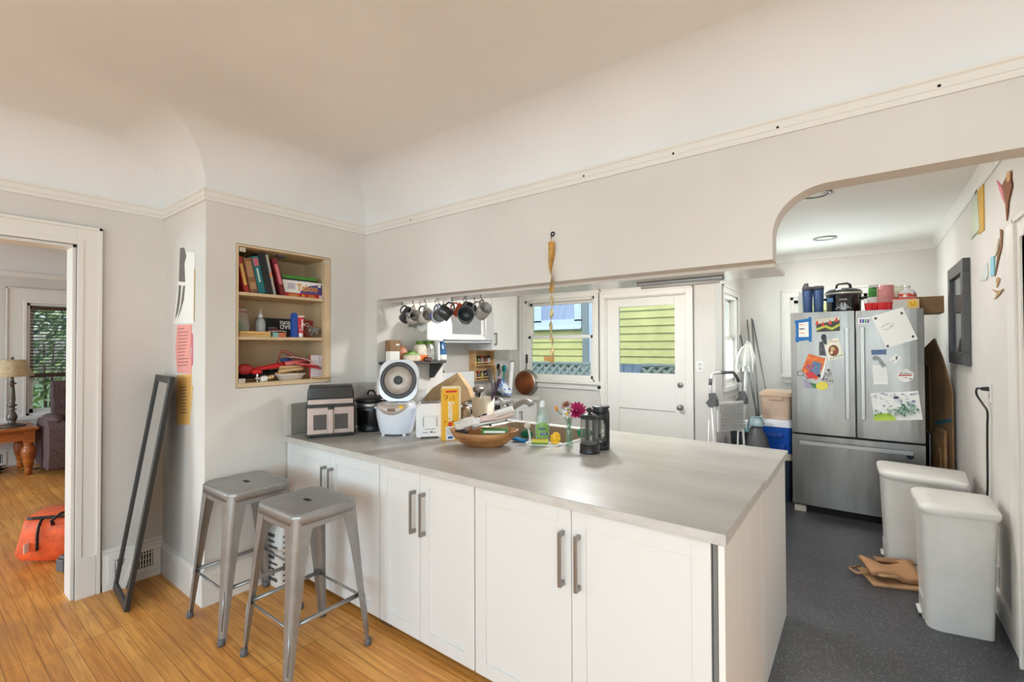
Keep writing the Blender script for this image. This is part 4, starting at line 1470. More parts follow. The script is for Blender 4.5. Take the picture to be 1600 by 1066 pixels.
solo('sponge', 'yellow and green sponge lying in front of the soap bottle', 'sponge', MB().box((-.048, -.022, 0), (.048, .022, .011), 1).box((-.048, -.022, .0112), (.048, .022, .027), 0), [SPG, LGREEN], (-1.533, 2.305, Z0 + .0084), .5, bevel=.004)
t = thing('scrub_brush', 'yellow flower-shaped scrubber beside the vase', 'scrubber', (-1.475, 2.385, Z0 + .004))
mb = MB().blob((0, 0, .032), (.022, .022, .022), 0, 8, 12)
for k in range(9):
    a = 2 * PI * k / 9
    mb.blob((.025 * math.cos(a), .012 * math.sin(a), .032 + .025 * math.sin(a)), (.012, .01, .012), 0, 6, 8)
mb.build('petals', YELLOW, t)
t = thing('dish_brush', 'white and green dish brush leaning by the bowl', 'brush', (-1.605, 2.31, Z0))
MB().tube([(.0, 0, .004), (-.014, .012, .05), (-.035, .025, .09)], [.007, .006, .005], 8, flat=1.8).build('handle', WHITEP, t)
MB().tube([(.003, -.006, .004), (-.011, .006, .05), (-.03, .02, .085)], .003, 6).build('grip_stripe', mat('brush_green', (40, 120, 70), .4), t)
MB().blob((-.045, .03, .10), (.022, .018, .018), 0, 8, 12).build('brush_head', mat('bristle', (214, 206, 180), .8, bump=1, bscale=300), t)
mb = MB().grid(wavy(.09, .07, .006, 9), 8, 6)
o = solo('dish_cloth', 'blue cloth bunched at the sink rim behind the bowl', 'cloth', mb, mat('cloth_blue', (20, 110, 160), .9), (-1.70, 2.33, Z0 + .013), .3, solid=.01)
mb = MB().blob((0, 0, .028), (.045, .03, .027), 0, 8, 12, .1)
solo('scouring_pad', 'dark green pad on the sink rim behind the dish brush', 'pad', mb, mat('pad_green', (16, 92, 62), .9, bump=1, bscale=200), (-1.685, 2.385, Z0 + .0105), .2)
mb = MB().blob((0, 0, .03), (.05, .03, .029), 0, 8, 12, .14)
solo('scouring_pad', 'green crumpled cloth at the sink corner behind the vase', 'pad', mb, mat('cloth_green', (20, 120, 84), .9, bump=1, bscale=120), (-1.40, 2.62, Z0 + .0105), .2)

# vase with flowers
vx = PX(2, CT, 888, 697)
t = thing('bud_vase', 'small clear glass bud vase holding garden flowers', 'vase', (vx.x, vx.y + .012, Z0))
MB().open_lathe([(0, .0), (.022, 0), (.024, .004), (.023, .03), (.026, .07), (.02, .10), (.0125, .125), (.0125, .16), (.015, .166), (.011, .164), (.0105, .125), (.017, .1), (.022, .07), (.02, .03), (.02, .014), (0, .012)], 24).build('vase_body', GLASS, t)
MB().lathe([(0, .0135), (.019, .0135), (.0195, .03), (.0215, .07), (.019, .085), (0, .085)], 20).build('water', glass('water', (226, 240, 226), .08), t)
vl = V(t.location)
STEM = mat('stem_green', (80, 122, 50), .6)


def flower(lab, dx, dy, dz, r, petal, core, n, tilt=(0, 0), rows=1, bud=False):
    f = thing('flower', lab, 'flower', vl, 0, 'flowers in the bud vase')
    tip = V((dx, dy, dz))
    MB().tube([(dx * .05, dy * .05, .02), (dx * .1, dy * .1, .12), (dx * .35, dy * .35, .165), tuple(tip)], .0022, 6).build('stem', STEM, f)
    M_ = Matrix.Translation(tip) @ Matrix.Rotation(tilt[1], 4, 'Z') @ Matrix.Rotation(tilt[0], 4, 'X')
    mb = MB()
    for row in range(rows):
        for k in range(n):
            a = 2 * PI * (k + .5 * row) / n
            R_ = r * (1 - .28 * row)
            d = V((math.cos(a), math.sin(a), 0))
            p = V((-math.sin(a), math.cos(a), 0))
            up = .25 + .35 * row if not bud else 1.5
            z_ = V((0, 0, R_ * up))
            w_ = R_ * (.75 if n < 7 else .38)
            c0 = d * R_ * .12
            mid = d * R_ * (.62 if not bud else .35) + z_ * .35
            end = d * R_ * (1 if not bud else .2) + z_
            mb.add([c0, mid + p * w_ * .5, end + p * w_ * .22, end - p * w_ * .22, mid - p * w_ * .5], [(0, 1, 2, 3, 4)], 0, True, M_)
    mb.build('petals', petal, f, solid=.0012)
    MB().blob((0, 0, r * .1), (r * .28, r * .28, r * .2), 0, 6, 10, 0, M_).build('centre', core, f)


MAG = mat('magenta_petal', (178, 20, 92), .6)
WPET = mat('white_petal', (240, 236, 236), .6)
flower('large magenta dahlia at the right of the vase', .040, .025, .205, .056, MAG, mat('mag_core', (140, 10, 70), .6), 14, (.9, .5), 4)
flower('white five-petal flower at the front of the bunch', -.005, -.015, .188, .030, WPET, YELLOW, 5, (1.1, .2))
flower('white flower just above the vase mouth', .002, -.008, .213, .026, WPET, mat('core_green', (150, 160, 60), .6), 5, (1.2, .8))
flower('brownish drooping flower at the top of the bunch', -.018, .0, .238, .030, mat('russet_petal', (150, 92, 70), .6), mat('russet', (110, 70, 40), .6), 8, (.6, .3), 2)
flower('small lilac flower left of the brown one', -.036, .0, .225, .020, mat('lilac_petal', (196, 180, 196), .6), YELLOW, 6, (.9, .1))
flower('orange poppy bud pointing left', -.062, -.035, .205, .02, mat('orange_petal', (222, 140, 40), .6), ORANGE, 5, (-.5, 1.2), 1, True)
flower('pale pink bloom hanging right below the dahlia', .02, .0, .175, .016, mat('pink_petal', (226, 178, 182), .6), YELLOW, 6, (1.2, .4))

# french presses
def press(lab, px_, py_, r, h, yaw, holder, rod=None):
    q = PX(2, CT, px_, py_)
    t = thing('french_press', lab, 'coffee press', (q.x - .602 * r * .8, q.y + .798 * r * .8, Z0), yaw, 'coffee presses on the worktop')
    MB().open_lathe([(0, .006), (r * .93, .006), (r * .93, h * .86), (r * .96, h * .87), (r * .90, h * .87), (r * .9, .01), (0, .01)], 32).build('beaker', glass('press_glass', (240, 240, 238), .04), t)
    if holder == 'base':
        mb = MB().lathe([(0, 0), (r * 1.04, 0), (r * 1.04, .008), (r, .012), (r, h * .22), (r * .95, h * .225), (0, .0055)], 32)
        mb.build('base', BLACK, t)
    else:
        mb = MB()
        n = 36
        hl = lambda a: (.0)
        vs, fs = [], []
        nz = 24
        for i in range(n):
            a = 2 * PI * i / n
            for k in range(nz + 1):
                vs.append((r * math.cos(a), r * math.sin(a), h * .84 * k / nz))
        def open_(i, k):
            a = 2 * PI * (i + .5) / n
            z_ = (k + .5) / nz
            for c0 in (-PI / 2, PI / 2):
                da = (a - c0 + PI) % (2 * PI) - PI
                if (da / .72) ** 2 + ((z_ - .48) / .37) ** 2 < 1:
                    return True
            return False
        for i in range(n):
            j = (i + 1) % n
            for k in range(nz):
                if not open_(i, k):
                    fs.append((i * (nz + 1) + k, j * (nz + 1) + k, j * (nz + 1) + k + 1, i * (nz + 1) + k + 1))
        mb.add(vs, fs, 0, True)
        mb.build('holder', BLACK, t, solid=.004)
        MB().lathe([(0, 0), (r * 1.03, 0), (r * 1.03, .008), (0, .0058)], 32).build('base', BLACK, t)
    if rod is None:
        MB().lathe([(r * .88, h * .84), (r * 1.02, h * .86), (r * 1.02, h * .885), (r * .9, h * .93), (r * .5, h * .965), (0, h * .975)], 32).build('lid', BLACK, t)
        MB().lathe([(0, h * .97), (.006, h * .97), (.006, h), (.0, h)], 10).blob((0, 0, h + .012), (.016, .016, .015), 0, 10, 14).build('plunger_knob', BLACK, t)
    else:
        MB().lathe([(r * .9, h * .85), (r * 1.05, h * .86), (r * 1.0, h * .89), (r * .88, h * .93), (r * 1.08, h * .99), (r * 1.0, h), (0, h * .985)], 32).build('lid', BLACK, t)
        MB().cyl((0, 0, h * .98), (-.008, .004, h + rod), .0025, n=8).build('plunger_rod', STEELH, t)
        MB().blob((-.008, .004, h + rod), (.011, .011, .011), 0, 8, 12).build('plunger_knob', BLACK, t)
    MB().cyl((0, 0, .05), (0, 0, h * .86), .003, n=8).lathe([(0, .05), (r * .84, .05), (r * .84, .056), (0, .058)], 24).build('plunger', STEELH, t)
    hx = r + .04
    MB().tube([(r, 0, h * .80), (hx, 0, h * .78), (hx, 0, h * .28), (r, 0, h * .22)], .01, 8, flat=1.4, M=Matrix.Rotation(2.2 - yaw, 4, 'Z')).build('handle', BLACK, t)


press('front clear coffee press with black base and ball knob', 923.5, 710, .054, .222, 1.35, 'base')
press('coffee press behind with cut-out holder and raised plunger', 941, 703.5, .048, .245, .70, 'sleeve', .105)

# ------------------------------------------------------------------ mugs on hooks under the board
def mug(lab, px_, py_, y, open_dir, mats, r=.042, h=.095, pattern=None, roll=0, hook=True, text=None, hookname=None, taper=0):
    hk = PX(1, y, px_, py_)
    top = V((hk.x, y, BZ))
    if hook:
        t = thing('cup_hook', 'small dark cup hook carrying the ' + (hookname or lab), 'hook', top, 0, 'cup hooks under the board')
        MB().tube([(0, 0, -.0005), (0, 0, -.012), (.004, 0, -.016), (.012, 0, -.022), (.013, 0, -.032), (.004, 0, -.04), (-.006, 0, -.034)], .0022, 6).build('wire', BLACK, t)
        MB().lathe([(0, -.002), (.007, -.002), (.007, -.0005), (0, -.0005)], 12).build('cap', BLACK, t)
    t = thing('mug', lab, 'mug', (hk.x, y, BZ - .040), 0, 'mugs hung under the board')
    zc = V(open_dir).normalized()
    up = V((0, 0, 1))
    xc = (up - zc * up.dot(zc)).normalized()
    yc = zc.cross(xc)
    R_ = Matrix(((xc.x, yc.x, zc.x), (xc.y, yc.y, zc.y), (xc.z, yc.z, zc.z))).to_4x4()
    # handle loop top sits on the hook: handle centre at local x = r+.03
    hx = r + .034
    Mx = R_ @ Matrix.Translation((-hx, 0, -h * .5))
    body = MB().open_lathe([(0, 0), (r * .86 - taper, 0), (r * .95 - taper, .006), (r - taper * .5, h * .5), (r, h), (r - .002, h + .001), (r - .005, h - .001), (r - .006, .012), (0, .01)], 32, 0, Mx).build('cup', mats[0], t)
    MB().lathe([(0, .0105), (r - .0062, .0125), (r - .0055, h - .002), (r - .0062, h - .002), (r - .0068, .0135), (0, .0115)], 32, 0, Mx).build('lining', mats[1], body)
    MB().tube([(r - .004 - taper * .3, 0, h * .82), (r + .018, 0, h * .86), (r + .034, 0, h * .68), (r + .036, 0, h * .45), (r + .026, 0, h * .24), (r - .004 - taper * .7, 0, h * .18)], .0055, 10, flat=1.3, M=Mx).build('handle', mats[0], t)
    if text:
        MB().text(text[0], text[1], Mx @ frame((0, -(r + .0012), h * .5), (0, 0, 1), (1, 0, 0)) if text[2] == 0 else Mx @ frame((0, (r + .0012), h * .5), (0, 0, -1), (1, 0, 0)), 0, bold=.001).build('lettering', text[3], body)


SP = mat('speckled_ceramic', (196, 192, 188), .2, c2=(90, 86, 90), scale=26, ramp=(.36, .42), coat=.3)
FL = mat('floral_ceramic', (206, 204, 198), .2, c2=(120, 132, 120), scale=18, ramp=(.34, .42), coat=.3)
INNER = mat('mug_inside', (176, 164, 154), .3)
BLK = mat('ceramic_black', (30, 30, 32), .2, coat=.4)
rows = [
    ('matte charcoal mug at the wall end of the row', 628, 471, (.72, .10, .62), [CERAMK, BLK], .046, .105),
    ('white mug with dark specks beside the charcoal mug', 645, 470, (.88, -.36, .16), [SP, INNER], .047, .105),
    ('off-white mug with faint plant print', 664, 469, (.88, -.36, .18), [FL, INNER], .048, .105),
    ('pale mug with a blue letter on its side', 684, 468, (.80, -.55, .08), [mat('ceramic_bluewhite', (206, 208, 232), .2, coat=.4), mat('mug_in_grey', (170, 172, 160), .3)], .050, .095),
    ('black barrel-shaped mug in the middle of the row', 706, 467, (.55, .55, -.60), [CERAMK, BLK], .045, .095),
    ('slate grey mug opening towards the camera', 727, 465, (.66, -.62, .18), [mat('ceramic_slate', (84, 88, 92), .22, coat=.4), mat('slate_in', (66, 68, 70), .3)], .058, .105),
    ('light grey mug at the right end of the row', 751, 465, (.80, -.36, .45), [CERAMG, mat('grey_in', (158, 154, 150), .3)], .045, .10)]
for lab, px_, py_, d, ms, r, h in rows:
    mug(lab, px_, py_, 2.35, d, ms, r, h, text=('N', .07, 1, mat('cobalt_print', (70, 70, 190), .3)) if 'letter' in lab else None)
rows2 = [
    ('dark mug half hidden behind the off-white mug', 656, 474, (.6, .3, .8), [BLK, BLK], .038, .085),
    ('white and navy mug behind the lettered mug', 680, 473, (.55, .3, .80), [mat('navy_ceramic', (32, 76, 120), .2, coat=.4), CERAM], .044, .10),
    ('orange-red mug behind the black barrel mug', 706, 472, (.5, .3, .85), [mat('orange_ceramic', (206, 84, 44), .2, coat=.4), CERAM], .046, .10),
    ('dark grey mug hanging low behind the slate one', 724, 471, (.60, -.15, .70), [CERAMK, BLK], .046, .105),
    ('pale grey mug behind the right end mug', 741, 470, (.6, .3, .75), [CERAMG, CERAMG], .042, .09)]
for lab, px_, py_, d, ms, r, h in rows2:
    mug(lab, px_, py_, 2.455, d, ms, r, h)

# light strip under the board
a, b = PX(2, BZ - .012, 962, 437), PX(2, BZ - .012, 1112, 426)
t = thing('under_board_light', 'grey tube light fixed under the board over the worktop', 'light', ((a.x + b.x) / 2, 2.44, BZ))
L_ = (b.x - a.x) / 2
MB().box((-L_, -.022, -.018), (L_, .022, -.0005)).build('housing', mat('alu_grey', (150, 150, 150), .4, .6), t, bevel=.004)
MB().tube([(-L_ + .02, 0, -.022), (L_ - .02, 0, -.022)], .013, 12).build('diffuser', mat('diffuser', (196, 194, 190), .35), t)
# fly strip hung from a hook on the soffit
q = PX(1, SY, 864, 366)
t = thing('wall_hook', 'small dark hook screwed into the wall over the worktop', 'hook', (q.x, SY, q.z))
MB().open_lathe([(.006, -.003), (.014, -.003), (.014, .0), (.006, 0), (.006, -.003)], 18, 0, M3(0, -.004, 0, PI / 2)).tube([(0, 0, -.008), (0, -.018, -.012), (0, -.02, -.02), (0, -.014, -.024)], .0025, 6).build('hook_body', BLACK, t)
t = thing('fly_strip', 'amber spiral fly strip hanging in front of the window', 'fly strip', (q.x, SY - .02, q.z - .024))
AMB = mat('amber_film', (200, 150, 70), .35, var=.2, scale=10)
AMB2 = mat('honey_film', (214, 190, 130), .3, var=.25, scale=14)
def ribbon(z0, z1, w_, turns, ph=0):
    mb = MB()
    def f(u, v):
        z_ = z0 + (z1 - z0) * u
        a = ph + turns * 2 * PI * u
        return ((v - .5) * w_ * math.cos(a) + .004 * math.sin(9 * u), (v - .5) * w_ * math.sin(a), z_)
    return mb.grid(f, 60, 1)
ribbon(-.02, -.30, .036, .5).tube([(0, 0, 0), (0, 0, -.022)], .0015, 6).build('upper_strip', AMB, t, solid=.0012)
ribbon(-.30, -.655, .02, 2.5, PI * .5).build('lower_strip', AMB2, t, solid=.0012)
MB().lathe([(0, -.69), (.012, -.688), (.014, -.66), (.006, -.652), (0, -.652)], 14).box((-.05, -.002, -.68), (-.01, .0, -.655)).build('tube', mat('tube_card', (196, 150, 90), .6), t)
# ------------------------------------------------------------------ bar stools
def make_stool(loc, rz, label):
    t = thing('bar_stool', label, 'stool', loc, rz, 'metal bar stools')
    H = .745
    sw, sd = .385, .335
    mb = MB()
    o_ = rrect(sw, sd, .055, 6)
    prof = [(H - .05, 1.0), (H - .02, 1.0), (H - .012, .995), (H - .004, .975), (H, .93), (H - .001, .90), (H - .0035, .885)]
    rings = [ring(o_, z_, k) for z_, k in prof]
    mb.loft(rings, cap=False)
    # seat plate with a slot
    hole = [(.028 * c_ + (.0), .013 * s_) for c_, s_ in [(max(-1, min(1, 1.25 * math.cos(2 * PI * i / len(o_)))), max(-1, min(1, 1.25 * math.sin(2 * PI * i / len(o_))))) for i in range(len(o_))]]
    hole = [(p[0], p[1], H - .0035) for p in hole]
    hole2 = [(p[0], p[1], H - .014) for p in hole]
    inn_ = [(p[0] * .6, p[1] * .6, H - .0035) for p in o_]
    mb.loft([rings[-1], inn_, hole], cap=False, smooth=False)
    mb.loft([hole, hole2], cap=True, smooth=False, m=1)
    inn = [[(p[0] * .98, p[1] * .98, p[2] - .002) for p in r_] for r_ in rings[:4]]
    seat = mb.build('seat', [GALV, DARK], t, solid=.0016)
    # legs: pressed sheet, wide at the top, tapering and splayed
    fx, fy = .197, .197
    tx, ty = sw / 2 - .042, sd / 2 - .042
    for sx in (-1, 1):
        for sy in (-1, 1):
            lg = MB()
            secs = []
            for u, wdt in ((0, .105), (.06, .088), (.3, .064), (.6, .048), (.85, .036), (1, .030)):
                z_ = (H - .028) * (1 - u) + .012
                cx_, cy_ = tx + (fx - tx) * u, ty + (fy - ty) * u
                # L-shaped folded section, round at its outer corner
                oc = .038 * (1 - .45 * u)
                pts = []
                for i in range(7):
                    a = PI / 2 * i / 6
                    pts.append((cx_ + oc * math.cos(a) * .98, cy_ + oc * math.sin(a) * .98))
                A = [(cx_ + oc * .98, cy_ + oc - wdt)] + pts + [(cx_ + oc - wdt, cy_ + oc * .98)]
                B = [(p[0] - .0022 if i < 6 else p[0], p[1] if i < 3 else p[1] - .0022) for i, p in enumerate(A)]
                poly_ = A + B[::-1]
                secs.append([(sx * p[0], sy * p[1], z_) for p in poly_])
            lg.loft(secs, smooth=False)
            # pressed groove near the foot
            gx, gy = fx + .0, fy + .0
            leg = lg.build('leg', GALV, t)
            rib = MB()
            zt_, zb_ = .26, .07
            def lp(z_):
                u = 1 - (z_ - .012) / (H - .028)
                k = .038 * (1 - .45 * u) * .72
                return (sx * (tx + (fx - tx) * u + k), sy * (ty + (fy - ty) * u + k), z_)
            rib.tube([lp(zt_), lp((zt_ + zb_) / 2), lp(zb_)], [.003, .005, .003], 8)
            rib.build('pressed_rib', GALV, leg)
            MB().lathe([(0, 0), (.0165, 0), (.018, .006), (.017, .03), (.012, .034), (0, .034)], 14, 0, M3(sx * (fx + .010), sy * (fy + .010), 0)).build('foot_cap', GREYP, leg)
    def at(z_):
        u = 1 - (z_ - .012) / (H - .028)
        return tx + (fx - tx) * u + .008, ty + (fy - ty) * u + .008
    for z_, nm, r_ in ((.25, 'foot_rail', .0062), (.262, 'foot_rail', .0062)):
        x_, y_ = at(z_)
        if z_ == .25:
            for sy in (-1, 1):
                MB().tube([(-x_, sy * y_, z_), (x_, sy * y_, z_)], r_, 10, flat=1.7).build(nm, GALV, t)
        else:
            for sx in (-1, 1):
                MB().tube([(sx * x_, -y_, z_), (sx * x_, y_, z_)], r_, 10, flat=1.7).build(nm, GALV, t)
    x_, y_ = at(.67)
    MB().tube([(-x_, -y_, .665), (x_, y_, .665)], .005, 8).tube([(-x_, y_, .676), (x_, -y_, .676)], .005, 8).build('cross_brace', BLACK, t)
    # skirts between the legs under the seat
    sk = MB()
    for sy in (-1, 1):
        sk.box((-tx + .04, sy * (sd / 2 - .004), H - .075), (tx - .04, sy * (sd / 2 - .006), H - .03))
    for sx in (-1, 1):
        sk.box((sx * (sw / 2 - .004), -ty + .04, H - .075), (sx * (sw / 2 - .006), ty - .04, H - .03))
    sk.build('skirt', GALV, t)
    return t


make_stool((-2.215, 1.24, 0), 0, 'grey metal bar stool nearer the camera, in front of the cabinet doors')
make_stool((-2.80, 1.205, 0), .0, 'grey metal bar stool by the corner of the alcove wall')

# printed sack between the stools and the wall
t = None
mb = MB()
rings = []
for z_, k in ((0, .9), (.02, 1), (.20, 1.03), (.33, .96), (.37, .7), (.385, .72)):
    rings.append([(p[0] * k, p[1] * (k if z_ < .34 else k * .5), z_) for p in rrect(.15, .10, .02)])
mb.loft(rings)
for k in range(9):
    z_ = .04 + k * .034
    mb.box((-.055, -.0545, z_), (.02 if k % 3 else .05, -.0515, z_ + (.012 if k % 4 else .02)), 1)
    mb.box((.0765, -.03, z_), (.0795, .03 if k % 2 else .0, z_ + .01), 1)
solo('printed_sack', 'white paper sack with black print in the corner behind the stools', 'sack', mb, [PAPER, mat('print_charcoal', (90, 90, 92), .7)], (-2.975, 1.485, .0), .1)

# ------------------------------------------------------------------ leaning mirror
t = thing('mirror', 'tall narrow mirror with black frame leaning in the corner', 'mirror', (0, 0, 0))
bl, br_, tl, tr_ = V((-3.738, .835, 0.004)), V((-3.345, .80, 0.004)), V((-3.735, 1.045, 1.325)), V((-3.335, 1.045, 1.325))
M = frame(bl, br_ - bl, tl - bl)
wM, hM = (br_ - bl).length, (tl - bl).length
fw = .042
MB().box((0, 0, -.012), (fw, hM, .012), 0, M).box((wM - fw, 0, -.012), (wM, hM, .012), 0, M).box((fw, 0, -.012), (wM - fw, fw, .012), 0, M).box((fw, hM - fw, -.012), (wM - fw, hM, .012), 0, M).build('frame', mat('mirror_frame', (44, 42, 41), .45), t, bevel=.002)
MB().box((fw, fw, -.003), (wM - fw, hM - fw, .003), 0, M).build('mirror_glass', mat('mirror_silver', (235, 238, 238), .015, 1), t)
MB().box((fw, fw, -.008), (wM - fw, hM - fw, -.0035), 0, M).build('backing', DARK, t)

# floor register in the plinth
def register(lab, x, y0, y1, z0, z1, s, n, fr_m, rows=1):
    t = thing('vent_register', lab, 'vent', (x, y0, z0))
    W_, H_ = y1 - y0, z1 - z0
    mb = MB()
    b = .035
    def bx(a, b_, c, d, t0, t1, m=0):
        mb.box((s * t0, a, c), (s * t1, b_, d), m)
    bx(0, W_, 0, b * .8, .0005, .008)
    bx(0, W_, H_ - b * .8, H_, .0005, .008)
    bx(0, b, b * .8, H_ - b * .8, .0005, .008)
    bx(W_ - b, W_, b * .8, H_ - b * .8, .0005, .008)
    mb.build('frame', fr_m, t, bevel=.0015)
    MB().box((s * .0005, b, b * .8), (s * .0015, W_ - b, H_ - b * .8)).build('duct', DARK, t)
    sl = MB()
    for k in range(n):
        y_ = b + (W_ - 2 * b) * (k + .5) / n
        sl.box((s * .002, y_ - .0035, b * .8), (s * .007, y_ + .0035, H_ - b * .8))
    if rows > 1:
        for k in range(rows):
            z_ = b * .8 + (H_ - 1.6 * b) * (k + .5) / rows
            sl.box((s * .0018, b, z_ - .002), (s * .0055, W_ - b, z_ + .002))
    sl.build('grille', fr_m, t)
    return t


register('white metal floor register behind the leaning mirror', WX + .0225, .80, 1.065, .045, .205, 1, 13, TRIM, 3)

# ------------------------------------------------------------------ papers on the bump
YP = BY
grey = mat('knife_grey', (110, 106, 102), .7)
sheet('knife_poster', 'torn white paper with grey knife cut-outs pinned high on the alcove wall', 'paper',
      [(287, 394), (305, 395), (303.5, 505), (271, 506), (276, 470), (279, 440), (282, 430)], 1, YP, [PAPER, grey, mat('tape_yellow', (208, 176, 110), .6)],
      [([(282, 388), (288, 387), (292, 400), (289, 412), (290, 441), (280, 440), (281, 415)], 1), ([(280, 446), (284, 446), (282, 470), (279, 488), (274, 500), (277, 480), (279, 462)], 1), ([(287, 446), (290, 447), (288, 468), (283, 486), (278, 499), (283, 478), (285, 462)], 1), ([(304, 420), (305.2, 420), (304, 503), (303, 503)], 2)])
ink = mat('pen_grey', (96, 66, 74), .7)
PINK = mat('pink_note', (236, 158, 150), .8)
lines = [([(279 + (k % 3) * .5, 514 + k * 5.2), (289 + (k * 7) % 8, 513 + k * 5.2), (289 + (k * 7) % 8, 513.8 + k * 5.2), (279, 514.9 + k * 5.2)], 1) for k in range(12)]
sheet('pink_note', 'pink handwritten note on the alcove wall under the knife paper', 'note', [(278, 508), (300, 507), (299, 535), (297, 548), (300, 565), (299, 584), (278, 583), (276, 560), (275, 545)], 1, YP, [PINK, ink], lines, th=.003)
sheet('pink_card', 'narrow darker pink card edge beside the pink note', 'note', [(298.5, 520), (302, 522), (302, 570), (299.5, 572)], 1, YP, [mat('rose_card', (206, 120, 134), .8)], th=.001)
lines = [([(283, 605 + k * 5), (292 - (k * 3) % 4, 604 + k * 5), (292, 605 + k * 5), (283, 606 + k * 5)], 1) for k in range(9)]
sheet('yellow_note', 'yellow-orange note half behind the top of the leaning mirror', 'note', [(277, 586), (300, 584), (299, 600), (296, 664), (276, 663)], 1, YP, [mat('amber_note', (236, 184, 104), .8), ink], lines, th=.001)
sheet('yellow_note', 'narrow folded yellow slip right of the orange note', 'note', [(299.5, 603), (302, 603), (297, 662), (294.5, 663.5)], 1, YP, [mat('pale_note', (232, 196, 128), .8)], th=.004)

# ------------------------------------------------------------------ built-in shelves
t = thing('built_in_shelves', 'cream built-in wall shelves holding books, games and clutter', 'shelves', (NX, NY0, NZ0))
ND, NW, NH = .33, NY1 - NY0, NZ1 - NZ0
g = .003
mb = MB()
mb.box((-ND, g, g), (-ND + .01, NW - g, NH - g)).box((-ND, g, g), (.001, .016, NH - g)).box((-ND, NW - .016, g), (.001, NW - g, NH - g)).box((-ND, .016, NH - .016), (.001, NW - .016, NH - g))
mb.box((-ND, .016, g), (.006, NW - .016, .03))
mb.box((-.04, NW - .045, .03), (.0, NW - .016, NH - .016))
mb.build('case', CREAM, t, bevel=.0015)
SH1, SH2 = PX(0, NX, 380, 526).z, PX(0, NX, 380, 456).z
for z_ in (SH1, SH2):
    MB().box((-ND + .01, .017, z_ - NZ0 - .02), (-.008, NW - .05, z_ - NZ0)).build('shelf', CREAM, t, bevel=.002)
for y_, z_ in ((.02, NH - .05), (NW - .05, NH - .05), (.02, .031)):
    MB().box((-.002, y_ - .0, z_), (.003, y_ + .035, z_ + .028)).cyl((.004, y_ + .004, z_), (.004, y_ + .004, z_ + .028), .004, n=8).build('hinge', mat('hinge_painted', (206, 196, 180), .4, .3), t)
MB().box((-.12, .30, NH - .03), (-.08, .35, NH - .0165)).build('catch', GREYP, t)
ZA, ZB, ZC = NZ0 + .0305, SH1 + .0005, SH2 + .0005


def ny(px_, py_, x):
    return PX(0, x, px_, py_).y


# leaning books on the top shelf: spines towards the room
def book(lab, y, th, h, dep, lean, cov, pages, extra=None, x=None, grp='books leaning on the top shelf'):
    t = thing('book', lab, 'book', ((NX - .035) if x is None else x, y, ZC), 0, grp)
    R_ = Matrix.Rotation(lean, 4, 'X')
    off = Matrix.Translation((0, 0, 0))
    m_ = MB()
    m_.box((-dep, 0, 0), (0, .003, h), 0, R_).box((-dep, th - .003, 0), (0, th, h), 0, R_).box((-.004, .003, 0), (0, th - .003, h), 0, R_)
    c = m_.build('cover', cov, t, bevel=.001)
    MB().box((-dep + .004, .0032, .003), (-.0045, th - .0032, h - .003), 0, R_).build('pages', pages, t)
    if extra:
        e = MB()
        for y0_, y1_, z0_, z1_, mi in extra[0]:
            e.box((.0002, y0_ * th, z0_ * h), (.0009, y1_ * th, z1_ * h), mi, R_)
        e.build('spine_print', extra[1], c)
    return t


GOLD = mat('gold_print', (214, 176, 90), .4)
PGS = mat('pages', (226, 216, 196), .8)
TEAL = mat('book_teal', (20, 110, 116), .5)
LN = .21
yb0 = NY0 + .022
book('dark red book leaning at the left wall of the shelf', yb0 + .045, .028, .225, .18, LN, mat('book_red', (168, 44, 42), .5), PGS, ([(.2, .8, .2, .8, 0)], [GOLD]))
book('brown book with worn text next to the dark red one', yb0 + .080, .048, .222, .18, LN, mat('book_brown', (142, 98, 66), .6, var=.15, scale=30, stretch=(1, 1, 4)), PGS, ([(.15, .85, .1, .3, 0), (.15, .85, .45, .9, 0)], [mat('print_tan', (176, 132, 92), .6)]))
book('teal book with a pink label on its spine', yb0 + .132, .043, .24, .18, LN, TEAL, PGS, ([(.15, .85, .74, .95, 0), (.35, .6, .3, .68, 1)], [mat('label_pink', (200, 100, 120), .5), mat('print_pale', (190, 210, 205), .5)]))
book('black thick book with a grey page edge', yb0 + .178, .046, .265, .18, LN, BLACK, PGS)
book('slim grey book beside the black one', yb0 + .2265, .016, .265, .18, LN, mat('book_grey', (170, 166, 158), .6), PGS, ([(.1, .9, .45, .55, 0)], [ORANGE]))
book('burgundy book leaning last before the board game', yb0 + .275, .032, .245, .18, LN + .04, mat('book_burgundy', (130, 30, 44), .5, var=.3, scale=20), PGS, ([(.2, .8, .3, .85, 0)], [mat('print_rose', (214, 120, 130), .5)]))
# board game boxes lying flat
gy0, gy1 = ny(441, 470, NX - .06), ny(504.5, 467, NX - .06)
t = thing('board_game', 'red, white and purple board game box on the top shelf', 'board game', (NX - .06, gy0, ZC))
GH = .115
gw = gy1 - gy0
c = MB().box((-.22, 0, .03), (0, gw, GH), 0).box((-.22, .001, 0), (-.001, gw - .001, .0299), 1).build('box', [PAPER, mat('game_red', (200, 36, 44), .45)], t, bevel=.001)
mb = MB()
pv = [(gw * (.42 + .58 * (1 - math.cos(PI / 2 * i / 10))), .0302 + .07 * math.sin(PI / 2 * i / 10)) for i in range(11)] + [(gw, .0302)]
mb.prism([(p[0], p[1]) for p in pv], .0002, .0008, 0, Matrix(((0, 0, 1, 0), (1, 0, 0, 0), (0, 1, 0, 0), (0, 0, 0, 1))))
MG = frame((.0012, gw * .60, .068), (0, 1, 0), (0, 0, 1))
mb.text('Taboo', .066, MG, 1, bold=.0014, width=gw * .52)
